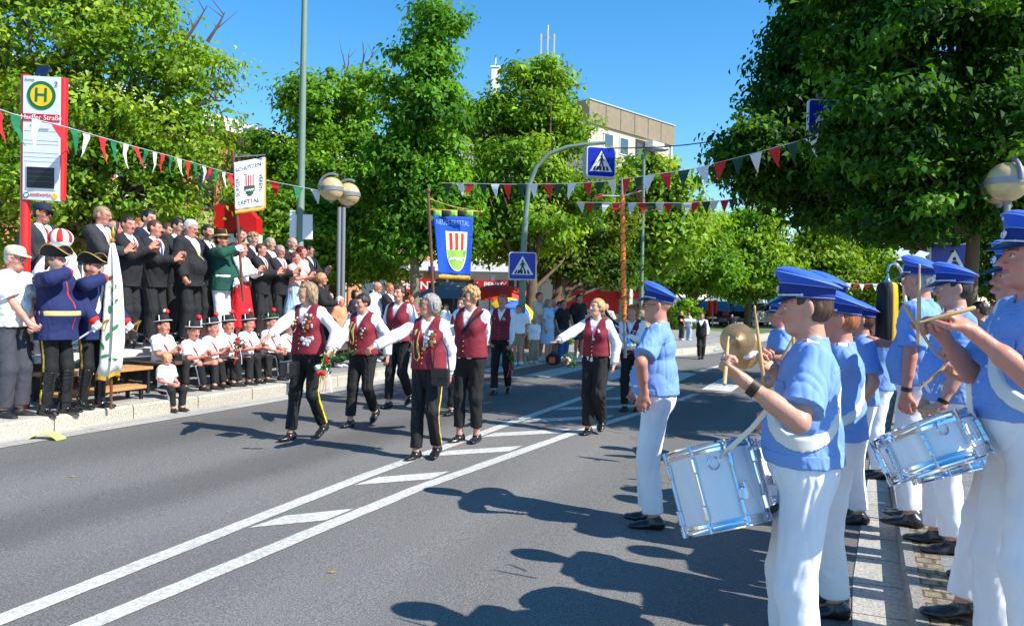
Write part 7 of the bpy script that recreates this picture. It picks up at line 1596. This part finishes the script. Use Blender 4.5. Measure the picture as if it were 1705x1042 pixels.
def stick(a, b, label, group='wooden drumsticks'):
    a, b = Vector(a), Vector(b); d = (b-a); L = .40; d.normalize(); mid = (a+b)/2; r = .0078
    m = MB(); n = 9; pts = [mid+d*(t-.5)*(b-a).length for t in (0, .02, .5, .8, .93, .95, .975, .99, 1)]
    m.tube([p-mid for p in pts], [r*.7, r, r, r*.75, r*.42, r*.5, r*.62, r*.5, r*.15], 10); o = m.build('drumstick', mat('stick_wood', lin((205, 165, 110)), rough=.45, var=.15, vscale=12), None); o.location = mid; return tag(o, label, 'drumstick', group)
stick(P(1276, 668, 3.12), P(1256, 508, 3.16), 'upright drumstick in the raised far hand of the nearest road side drummer')
stick(P(1206, 640, 2.86), P(1213, 560, 3.10), 'short looking drumstick in the near hand of the road side drummer')
stick(P(1323, 610, 3.9), P(1318, 525, 3.9), 'pale drumstick standing up between the cymbals and the nearest road side drummer')
stick(P(1529, 574, 3.12), P(1531, 440, 3.16), 'upright drumstick beside the plume at the right hand drummer')
stick(P(1624, 512, 2.80), P(1530, 537, 2.84), 'nearly level drumstick in the near hand of the right edge drummer')
stick(P(1505, 508, 3.2), P(1558, 590, 3.2), 'slanting drumstick with rounded butt pointing up left at the right edge')
stick(P(1588, 598, 3.5), P(1530, 648, 3.5), 'drumstick slanting down left in the second pair of hands')
stick(P(1572, 690, 4.6), P(1514, 676, 4.6), 'drumstick pointing left in the wristband hand')
stick(P(1300, 600, 4.0), P(1345, 520, 4.0), 'drumstick of the ginger drummer behind')
# cymbals
def cymbal(c, n_, R, label):
    z = Vector(n_).normalized(); x = z.orthogonal().normalized(); y = z.cross(x); M = Matrix(((x.x, y.x, z.x, 0), (x.y, y.y, z.y, 0), (x.z, y.z, z.z, 0), (0, 0, 0, 1)))
    r = empty('cymbal', c, 0, label, 'cymbal', 'pair of bronze cymbals'); prof = [(.001, .045), (R*.10, .043), (R*.19, .030), (R*.24, .020), (R*.6, .012), (R, 0), (R, -.0025), (R*.6, .009), (R*.24, .016), (R*.10, .038), (.001, .04)]
    m = MB(); m.lathe(prof, 48, M, False); m.build('disc', mat('bronze', lin((190, 150, 105)), rough=.42, metal=.65, var=.35, vscale=6, bump=.3, bscale=40), r); m = MB(); m.tube([M @ Vector((0, 0, .04)), M @ Vector((0, .02, .08)), M @ Vector((0, -.02, .09)), M @ Vector((0, 0, .045))], .006, 6); m.build('strap', C_beige, r)
cymbal(P(1228, 566, 7.25), (-.25, -.95, .10), .155, 'front bronze cymbal with stained right half held by the white glove'); cymbal(P(1242, 588, 7.5), (.2, -.95, -.15), .155, 'rear bronze cymbal showing below the front one')
# plume staff
b = P(1512, 500, 5.9); b.z = ZP; r = empty('plume_staff', b, 0, 'chrome hooked parade staff with black and yellow horsehair plume and silver eagle', 'parade staff')
def q_(px, py, dy=0): v = P(px, py, 5.9+dy)-b; return v
m = MB(); m.tube([Vector((0, 0, 0)), q_(1512, 560), q_(1507, 500), q_(1505, 470), q_(1500, 448), q_(1490, 438), q_(1481, 441), q_(1478, 452)], [.016, .016, .015, .014, .013, .012, .010, .008], 10); m.build('staff', M_chrome, r)
m = MB(); m.lathe([(.004, .05), (.010, .02), (.018, 0), (.032, -.02), (.040, -.03)], 14, Matrix.Translation(q_(1478, 466))); m.build('cap_fitting', M_chrome, r)
m = MB(); t0 = q_(1478, 470); n = 26
V = []; Fc = []; zs = [0, -.02, -.10, -.25, -.40, -.46]; rs = [.045, .062, .068, .072, .070, .055]
for i, (z, rd) in enumerate(zip(zs, rs)):
    for j in range(n): a = 2*math.pi*j/n; k = 1+.05*math.sin(j*5.3)+.03*math.sin(j*2.1+i); V.append(t0+Vector((rd*k*math.cos(a), rd*k*math.sin(a), z+.006*math.sin(j*3.7)*(i == 5))))
for i in range(5):
    for j in range(n): Fc.append((i*n+j, (i+1)*n+j, (i+1)*n+(j+1) % n, i*n+(j+1) % n))
Fc += [tuple(range(n)), tuple(5*n+j for j in range(n-1, -1, -1))]
ang = np.array([2*math.pi*(k % n)/n for k in range(len(V))]); C = np.where(((ang > 4.9) & (ang < 6.0))[:, None], np.array(lin((235, 170, 20))), np.array((.006, .006, .006)))
o = mesh_obj('plume', V, Fc, mat('horsehair', (0, 0, 0), rough=.7, attr=True, bump=1.0, bscale=60, aniso=(1, 1, .08)), r, True, C)
m = MB(); e0 = q_(1520, 432, .2); m.sphere(e0, .03, 8, (.8, .7, 1.2)); m.prism([(0, .0), (.05, .05), (.13, .03), (.09, .0), (.12, -.03), (.05, -.03)], e0+Vector((.0, 0, .02)), (1, 0, 0), (0, 0, 1), (0, 1, 0), .012); m.prism([(0, .0), (-.05, .05), (-.13, .03), (-.09, .0), (-.12, -.03), (-.05, -.03)], e0+Vector((.0, 0, .02)), (1, 0, 0), (0, 0, 1), (0, 1, 0), .012); m.tube([e0, e0+Vector((0, 0, -.35))], .008); m.build('eagle_finial', M_silver, r)

# flag with leaf pattern
def cloth_wave(name, TL, TR, BR, BL, m, parent, nx=24, ny=18, amp=.03, fold=5, cols=None, thick=.004, seed=1):
    V = []; rr = random.Random(seed); TL, TR, BR, BL = map(Vector, (TL, TR, BR, BL)); nn = (TR-TL).cross(BL-TL).normalized(); uv = []
    for j in range(ny+1):
        for i in range(nx+1):
            u, v = i/nx, j/ny; p = TL.lerp(TR, u).lerp(BL.lerp(BR, u), v); d = amp*(math.sin(u*fold*3+v*2+seed)*(.5+.5*v)+.4*math.sin(v*5+u*4)); V.append(p+nn*d); uv.append((u, v))
    n0 = len(V); V2 = V+[v-nn*thick for v in V]; Fc = []
    for j in range(ny):
        for i in range(nx): a = j*(nx+1)+i; Fc += [(a, a+nx+1, a+nx+2, a+1), (n0+a, n0+a+1, n0+a+nx+2, n0+a+nx+1)]
    for i in range(nx): Fc += [(i, i+1, n0+i+1, n0+i), (ny*(nx+1)+i, n0+ny*(nx+1)+i, n0+ny*(nx+1)+i+1, ny*(nx+1)+i+1)]
    for j in range(ny): a = j*(nx+1); Fc += [(a, n0+a, n0+a+nx+1, a+nx+1), (a+nx, a+2*nx+1, n0+a+2*nx+1, n0+a+nx)]
    o = mesh_obj(name, V2, Fc, m, parent, True)
    def surf(u, v, off=.004):
        i = min(nx-1, int(u*nx)); j = min(ny-1, int(v*ny)); fu, fv = u*nx-i, v*ny-j; a = V[j*(nx+1)+i].lerp(V[j*(nx+1)+i+1], fu); b_ = V[(j+1)*(nx+1)+i].lerp(V[(j+1)*(nx+1)+i+1], fu); return a.lerp(b_, fv)+nn*off*surf.s
    surf.s = -1 if nn.y > 0 else 1
    surf.n = nn*surf.s
    return o, surf
def patch(surf, poly, m, name, parent, off=.006, sub=6):
    """outline in (u,v) laid on the cloth, filled as a fan from its centre"""
    pts = []
    for (a, b_) in zip(poly, poly[1:]+poly[:1]):
        for k in range(sub): t = k/sub; pts.append((a[0]+(b_[0]-a[0])*t, a[1]+(b_[1]-a[1])*t))
    c = (sum(p[0] for p in pts)/len(pts), sum(p[1] for p in pts)/len(pts)); rings = []
    for s in (1, .84, .68, .52, .36, .2): rings.append([surf(max(0, min(1, c[0]+(p[0]-c[0])*s)), max(0, min(1, c[1]+(p[1]-c[1])*s)), off) for p in pts])
    V = sum(rings, [])+[surf(*c, off)]; n = len(pts); Fc = []
    for k in range(5):
        for i in range(n): Fc.append((k*n+i, k*n+(i+1) % n, (k+1)*n+(i+1) % n, (k+1)*n+i))
    for i in range(n): Fc.append((5*n+i, 5*n+(i+1) % n, 6*n))
    return mesh_obj(name, V, Fc, m, parent, True)
def cloth_text(surf, txt, u, v, size, m, parent, W_, H_, rot=0, stretch=1.0):
    t = text_obj('lettering', txt, size, m, parent, Matrix.Identity(4), .0008, stretch)
    for vv in t.data.vertices:
        x, y = vv.co.x, vv.co.y; c, s = math.cos(rot), math.sin(rot); X, Y = x*c-y*s, x*s+y*c; vv.co = surf(max(0, min(1, u+X/W_)), max(0, min(1, v-Y/H_)), .008+vv.co.z)
    return t
M_cw = cloth('banner_white', (225, 226, 230), bump=.3, bscale=30); M_bt = mat('banner_black', (.02, .02, .02), rough=.8); M_fr = mat('gold_fringe', lin((205, 160, 60)), rough=.6, bump=1.0, bscale=90, aniso=(1, 1, .1)); M_dg = cloth('banner_dark_green', (45, 80, 55)); M_ban = cloth('banner_blue', (18, 82, 190), bump=.3); M_lg = cloth('banner_green', (150, 205, 90)); M_or = cloth('banner_red', (225, 60, 45)); M_cream_c = cloth('banner_cream', (240, 238, 205)); M_pole = mat('pole_wood', lin((110, 62, 38)), rough=.4, coat=.3)
# white society banner
Yq = 12.1; b = P(405, 503, Yq); r = empty('society_banner', b, 0, 'white gold-fringed banner with black lettering and crest held by the man in green', 'banner')
Q = lambda px, py, dy=0: P(px, py, Yq+dy)-b
m = MB(); m.tube([Vector((0, 0, 0)), Q(388, 252)], .022, 10); m.build('pole', M_pole, r)
m = MB(); m.tube([Q(387, 262), Q(442, 258, .1)], .010, 8); m.tube([Q(388, 256), Q(415, 259, .05)], .004, 6); m.build('crossbar', M_steel, r)
for k in range(6): m = MB(); z = .12+.14*k; a = Q(389, 268+13*k); m.tube([a+Vector((-.02, 0, 0)), a+Vector((.03, -.0, 0))], .012, 6); m.build('tie_loop', M_bt, r)
TL, TR, BR, BL = Q(389.5, 271, -.05), Q(440, 262, .15), Q(440, 344, .15), Q(391, 350, -.05); _, sf = cloth_wave('cloth', TL, TR, BR, BL, M_cw, r, amp=.010, seed=2); Wc, Hc = (TR-TL).length, (TL-BL).length
cloth_text(sf, 'SCHÜTZEN-', .50, .15, .080, M_bt, r, Wc, Hc, R_(6), .95); cloth_text(sf, 'ERFTTAL', .47, .86, .088, M_bt, r, Wc, Hc, R_(3), .95); cloth_text(sf, 'BÜRGER-', .12, .52, .080, M_bt, r, Wc, Hc, R_(90), .95); cloth_text(sf, 'VEREIN', .87, .50, .080, M_bt, r, Wc, Hc, R_(-90), .95)
def shield(sf, u0, u1, v0, vm, v1, r, top, bars, low, wave, rim=None, nb=3, off=.006):
    w_ = u1-u0; low_pts = [(u1-w_*.5*(1-math.cos(t)), vm+(v1-vm)*math.sin(t)) for t in [i*math.pi/12 for i in range(13)]]
    if rim: g = .018; patch(sf, [(u0-g, v0-g), (u1+g, v0-g), (u1+g, vm)]+[(u+(g if u > (u0+u1)/2 else -g), v+g) for u, v in low_pts[1:-1]]+[(u0-g, vm)], rim, 'crest_rim', r, off-.002)
    patch(sf, [(u0, v0), (u1, v0), (u1, vm), (u0, vm)], top, 'crest_upper', r, off); patch(sf, low_pts, low, 'crest_lower', r, off)
    for k in range(nb): a = u0+w_*(2*k+1)/(2*nb+1); patch(sf, [(a, v0+.01), (a+w_/(2*nb+1), v0+.01), (a+w_/(2*nb+1), vm-.005), (a, vm-.005)], bars, 'crest_bar', r, off+.003)
    vy = vm+(v1-vm)*.36; ww = [(u0+w_*(.06+.88*i/16), vy+.012*math.sin(i*1.6)) for i in range(17)]; patch(sf, ww+[(u, v+(v1-v0)*.07) for u, v in ww[::-1]], wave, 'crest_wave', r, off+.003, 1)
shield(sf, .33, .68, .30, .53, .74, r, M_cw, C_redc, M_dg, M_cw, M_bt, 4)
cloth_wave('fringe', Q(391, 350, -.05), Q(440, 344, .15), Q(440, 351, .15), Q(391, 357, -.05), M_fr, r, amp=.008, seed=4, nx=40, ny=2); cloth_wave('fringe', Q(440, 262, .15), Q(442.5, 263, .18), Q(442.5, 348, .18), Q(440, 348, .15), M_fr, r, amp=.003, nx=2, ny=30)
# blue district banner
Yq = 10.6; b = P(729, 640, Yq-.2); r = empty('district_banner', b, 0, 'blue hanging banner with white, red and green crest carried above the marchers', 'banner')
m = MB(); m.tube([Vector((0, 0, 0)), Q(713, 322)], .020, 10); m.sphere(Q(713, 318), .035, 8); m.build('pole', M_pole, r)
m = MB(); m.tube([Q(713, 349), Q(800, 353, .15)], .014, 8); m.sphere(Q(801, 353, .15), .022, 6); m.build('crossbar', mat('crossbar_gold', lin((190, 150, 70)), rough=.4, metal=.5), r)
m = MB(); m.tube([Q(714, 331), Q(757, 345, .07), Q(798, 352, .15)], .006, 6); m.build('gold_cord', M_goldc, r)
cols = (M_lg, M_bt, M_lg, M_bt, M_lg)
for k in range(5): x0 = 722+k*13.2; cloth_wave('hanging_tab', Q(x0, 350, -.03), Q(x0+13, 351, -.03), Q(x0+13, 361, -.03), Q(x0, 360, -.03), (M_lg if k % 2 == 0 else M_bt), r, nx=3, ny=3, amp=.004)
TL, TR, BR, BL = Q(721.5, 358, -.04), Q(788, 362, .12), Q(783, 459, .10), Q(730, 456, -.04); _, sf = cloth_wave('cloth', TL, TR, BR, BL, M_ban, r, amp=.011, fold=4, seed=3, nx=40, ny=30); Wc, Hc = (TR-TL).length, (TL-BL).length
cloth_text(sf, 'NEUSS-ERFTTAL', .48, .12, .098, mat('banner_thread', lin((140, 185, 235)), rough=.7), r, Wc, Hc, 0, .66)
shield(sf, .30, .84, .28, .58, .92, r, M_cream_c, M_or, M_lg, M_cream_c, M_cream_c, 3, .012)
cloth_wave('fringe', Q(730, 456, -.04), Q(783, 459, .10), Q(783, 467, .10), Q(730, 464, -.04), M_fr, r, amp=.008, seed=4, nx=40, ny=2)
for py in (372, 448): cloth_wave('pole_strap', Q(713, py-5), Q(724, py-4, -.03), Q(724, py+4, -.03), Q(713, py+5), M_ban, r, nx=3, ny=3, amp=.003)
# white flag with green leaves
Yq = 8.75; b = P(185, 655, Yq); b.z = .31; r = empty('leaf_flag', b, 0, 'furled white flag with green leaf pattern and gold fringe beside the saluting men', 'flag')
m = MB(); m.tube([Vector((0, 0, 0)), Q(188, 400)], .016, 8); m.build('pole', M_pole, r); m = MB(); m.lathe([(.012, -.06), (.03, -.04), (.012, -.02), (.022, .02), (.028, .05), (.008, .09), (.004, .14)], 14, Matrix.Translation(Q(188, 394))); m.build('finial', M_gold, r)
Wf = []
rows = [(405, 184, 191, .02), (430, 180, 197, .03), (470, 176, 203, .045), (520, 172, 206, .06), (565, 168, 207, .07), (605, 166, 203, .07), (622, 160, 199, .06)]
V = []; n = 40
for py, x0, x1, dd in rows:
    c0, c1 = Q(x0, py), Q(x1, py)
    for i in range(n): a = 2*math.pi*i/n; fl = 1+.22*math.sin(a*7+py*.01); q = c0.lerp(c1, .5+.5*math.cos(a)); V.append(q+Vector((0, -dd*math.sin(a)*fl, .03*math.sin(a*3)*(py > 600)))+(c1-c0)*.08*math.sin(a*5)*(py > 420))
Fc = []
for j in range(len(rows)-1):
    for i in range(n): Fc.append((j*n+i, j*n+(i+1) % n, (j+1)*n+(i+1) % n, (j+1)*n+i))
Fc += [tuple(range(n-1, -1, -1)), tuple((len(rows)-1)*n+i for i in range(n))]
o = mesh_obj('cloth', V, Fc, cloth('flag_cream', (238, 234, 220)), r, True); bv = BVHTree.FromPolygons([Vector(v) for v in V], Fc)
for px, py, ang in ((186, 463, .5), (193, 480, 1.2), (194, 503, .9), (187, 515, 1.7), (196, 545, 1.0), (184, 560, 1.4), (180, 592, .3), (192, 598, .1), (176, 575, 2.0)):
    c_ = Q(px, py); pts = []
    for t in range(12): a = 2*math.pi*t/12; x_, z_ = .045*math.cos(a), .018*math.sin(a); pts.append(c_+Vector((x_*math.cos(ang)-z_*math.sin(ang), 0, x_*math.sin(ang)+z_*math.cos(ang))))
    out = []
    for q in pts: h = bv.ray_cast(q+Vector((0, -.5, 0)), Vector((0, 1, 0))); out.append((h[0] or q)+Vector((0, -.005, 0)))
    mesh_obj('leaf_patch', out+[v+Vector((0, .003, 0)) for v in out], [tuple(range(12)), tuple(range(23, 11, -1))], mat('leaf_print', lin((40, 130, 80)), rough=.7), r)
m = MB(); V2 = V[-n:]; m.add(V2+[v+Vector((0, 0, -.045)) for v in V2], [(i, (i+1) % n, (i+1) % n+n, i+n) for i in range(n)], True); m.build('fringe', M_fr, r)
# orange ribbon pole
Yq = 9.85; b = P(1041, 596, Yq-.15); r = empty('ribbon_pole', b, 0, 'tall pole wrapped in orange ribbon with a tasselled crossbar carried by the curly haired marcher', 'pole')
M_rib = mat('ribbon_orange', lin((225, 130, 40)), rough=.35, bump=.5, bscale=60, var=.25, vscale=30); M_rib2 = mat('ribbon_rust', lin((165, 70, 40)), rough=.4)
pa, pb = Vector((0, 0, 0)), Q(1036, 326); m = MB(); m.tube([pa, pb, Q(1035.5, 296)], [.02, .018, .008], 10); m.build('rod', M_steel, r)
m = MB(); n = 70; pa2 = pa.lerp(pb, .22); m.tube([pa2.lerp(pb, i/n) for i in range(n+1)], [.030+.006*math.sin(i*1.9) for i in range(n+1)], 10); m.build('ribbon_wrap', M_rib, r)
m = MB(); m.tube([pa2.lerp(pb, i/160)+Vector((.034*math.cos(i*.55), .034*math.sin(i*.55), 0)) for i in range(161)], .009, 5, True, .4); m.build('ribbon_spiral', M_rib2, r)
m = MB(); cb = [Q(1002, 326, -.05), Q(1036, 327), Q(1068, 318, .1)]; m.tube(cb, .010, 8); m.build('crossbar', M_steel, r)
rr = random.Random(8)
for ce, dr in ((Q(1012, 326), (-1, 0, -.15)), (Q(1056, 321), (.7, 0, .5)), (Q(1058, 322), (.6, 0, -.7))):
    m = MB()
    for k in range(14): d = (Vector(dr)+Vector((rr.uniform(-.25, .25), rr.uniform(-.3, .3), rr.uniform(-.3, .3)))).normalized(); L_ = rr.uniform(.10, .17); m.tube([ce, ce+d*L_*.5+Vector((0, 0, .01)), ce+d*L_], [.012, .010, .006], 5, True, .4)
    m.build('ribbon_tassel', M_rib if dr[0] < 0 else M_rib2, r)
m = MB(); m.lathe([(.02, .14), (.035, .10), (.085, .07), (.10, .03), (.085, -.03), (.03, -.05)], 20, Matrix.Translation(Q(1046, 578, -.05))); m.build('holder_cup', M_chrome, r)
# black white red flag leaning behind
Yq = 13; b = P(1042, 570, Yq); r = empty('striped_flag', b, 0, 'folded flag in black, white, blue and red leaning behind the blond marcher', 'flag'); m = MB(); m.tube([Q(1042, 570), Q(1008, 516)], .015); m.build('pole', M_postd, r)
for k, (mm, o_) in enumerate(((M_bt, 0), (M_wht, 10), (M_ban, 14), (M_red, 22))): cloth_wave('stripe', Q(1006+k*1.5, 517+o_), Q(1036, 545+o_*.3), Q(1036, 550+o_*.4), Q(1008+k*1.5, 524+o_), mm, r, nx=8, ny=3, amp=.02, seed=k)
# bouquets, handbag
def bouquet(c, d, label, hd=.16, n=5, rib=True, seed=0):
    rr = random.Random(seed); r = empty('bouquet', c, 0, label, 'flowers', 'bunches of red and white flowers'); d = Vector(d).normalized()
    for k in range(n):
        e = (d+Vector((rr.uniform(-.35, .35), rr.uniform(-.3, .3), rr.uniform(-.3, .3)))).normalized()*hd*rr.uniform(.8, 1.3); m = MB(); m.tube([Vector((0, 0, 0))-d*.12, e], .003, 5); st_ = m.build('stem', mat('stem_green', lin((60, 110, 50)), rough=.5), r); m = MB(); m.sphere(e, .030, 7, (1, 1, .9)); m.sphere(e+d*.012, .020, 6); m.build('blossom', C_redc if k % 2 else M_wht, st_)
    rg = np.random.default_rng(seed); V = []; nn = 60
    for i in range(nn): cc = np.array(d)*hd*rg.uniform(0, 1)+rg.normal(size=3)*.035; a = nrm(rg.normal(size=3)+np.array(d)); b_ = nrm(np.cross(a, rg.normal(size=3))); V += [cc-a*.03, cc+b_*.012, cc+a*.035, cc-b_*.012]
    mesh_obj('leaves', V, np.arange(4*nn).reshape(-1, 4), mat('wreath_green', (1, 1, 1)), r)
    if rib:
        for k in range(4): m = MB(); p0 = d*hd*.5; x_ = rr.uniform(-.04, .04); m.tube([p0, p0+Vector((x_, -.02, -.08)), p0+Vector((x_*1.5+.01, -.03, -.18)), p0+Vector((x_*2, -.03, -.27))], .009, 5, True, .25); m.build('ribbon', M_red if k % 2 else M_wht, r)
bouquet(P(549, 596, Y1-.15), (-.3, -.3, -.6), 'flower bunch with red and white ribbons in the hand of the grey haired marcher', seed=1); bouquet(P(852, 590, G(834, 656).y-.2), (.1, -.2, -1), 'red and white flowers pointing down in the hand of the rear marcher', seed=2)
bouquet(P(395, 577, YL(377, 530, -8.15)-.35), (.3, -.3, .3), 'white and red roses on the knees of the middle boy', .12, 4, seed=4); bouquet(P(881, 598, 18.0), (.3, -.2, -.4), 'flower bunch lying by the woman sitting at the tree', .2, 5, seed=6)
bouquet(P(959, 605, Y7+.5), (-.8, .0, .3), 'small red and white posy held low behind the blond marcher', .12, 3, False, seed=7)
m = MB(); a, b_ = P(596, 582, Y3-.35), P(545, 600, Y3-.30); m.tube([Vector((0, 0, 0)), (b_-a)*.5+Vector((0, 0, .01)), b_-a], .004, 5); o = m.build('rose', None); bpy.data.objects.remove(o)
r = empty('long_stem_rose', a, 0, 'long stemmed rose held out by the silver haired marcher', 'flower'); m = MB(); m.tube([Vector((.03, 0, 0)), (b_-a)*.5+Vector((0, 0, .01)), b_-a], .004, 5); m.build('stem', mat('stem_green', (1, 1, 1)), r); m = MB(); m.sphere(b_-a, .028, 7); m.build('blossom', M_red, r)
V = []; rg = np.random.default_rng(5)
for i in range(24): cc = np.array((b_-a)*rg.uniform(.2, 1))+rg.normal(size=3)*.02; a_ = nrm(rg.normal(size=3)); c_ = nrm(np.cross(a_, rg.normal(size=3))); V += [cc-a_*.03, cc+c_*.012, cc+a_*.035, cc-c_*.012]
mesh_obj('leaves', V, np.arange(96).reshape(-1, 4), mat('wreath_green', (1, 1, 1)), r)
c_ = P(734, 628, Y3-.22); r = empty('handbag', c_, -R_(200), 'small quilted black handbag at the hip of the silver haired marcher', 'handbag'); m = MB(); m.box((0, 0, 0), (.17, .06, .17), bev=.02); m.build('bag_body', mat('quilted_leather', (.012, .012, .014), rough=.3, coat=.3, bump=1.0, bscale=38, voronoi=True), r); m = MB(); m.box((0, .035, .035), (.165, .012, .08), bev=.005); m.build('flap', M_shoe, r); m = MB(); m.tube([(-.08, 0, .08), (-.06, .0, .25), (.0, .0, .36), (.07, 0, .25), (.08, 0, .08)], .006, 6); m.build('strap', M_shoe, r)
c_ = P(482, 614, Y1-.12); r = empty('shoulder_bag', c_, -R_(203), 'black glossy shoulder bag at the hip of the grey haired marcher', 'handbag'); m = MB(); m.box((0, 0, 0), (.10, .22, .16), bev=.02); m.build('bag_body', mat('patent_leather', (.012, .012, .013), rough=.12, coat=.6), r); m = MB(); m.box((0, .08, .02), (.106, .03, .10), bev=.005); m.build('clasp', M_chrome, r)
# water bottle and cups by the step
b = G(118, 655, KH); r = empty('drink_bottle', b, 0, 'green and red drink bottle standing behind the boots of the guards', 'bottle'); m = MB(); m.lathe([(.035, 0), (.038, .02), (.038, .17), (.014, .22), (.014, .26)], 14); m.build('bottle_body', mat('bottle_green', lin((30, 140, 70)), rough=.2), r); m = MB(); m.lathe([(.039, .05), (.039, .13)], 14); m.build('label_band', M_red, r)
# fallen leaves on the road
for (px, py, lb) in ((120, 793, 'tiny dry leaf on the asphalt below the left kerb'), (552, 952, 'yellow dry leaf on the road right of the lower white line'), (330, 700, 'small dark leaf on the road in front of the seated children'), (866, 662, 'white scrap of paper in the tree shade on the road')):
    c_ = G(px, py, .004); m = MB(); s = .012; m.prism([(-2*s, 0), (0, s), (2*s, .3*s), (0, -s)], (0, 0, 0), (1, .3, 0), (-.3, 1, .0), (0, 0, 1), .004); o = m.build('fallen_leaf', mat('leaf_litter', lin((170, 140, 50)), rough=.7)); o.location = c_; tag(o, lb, 'litter', 'litter scattered on the road')
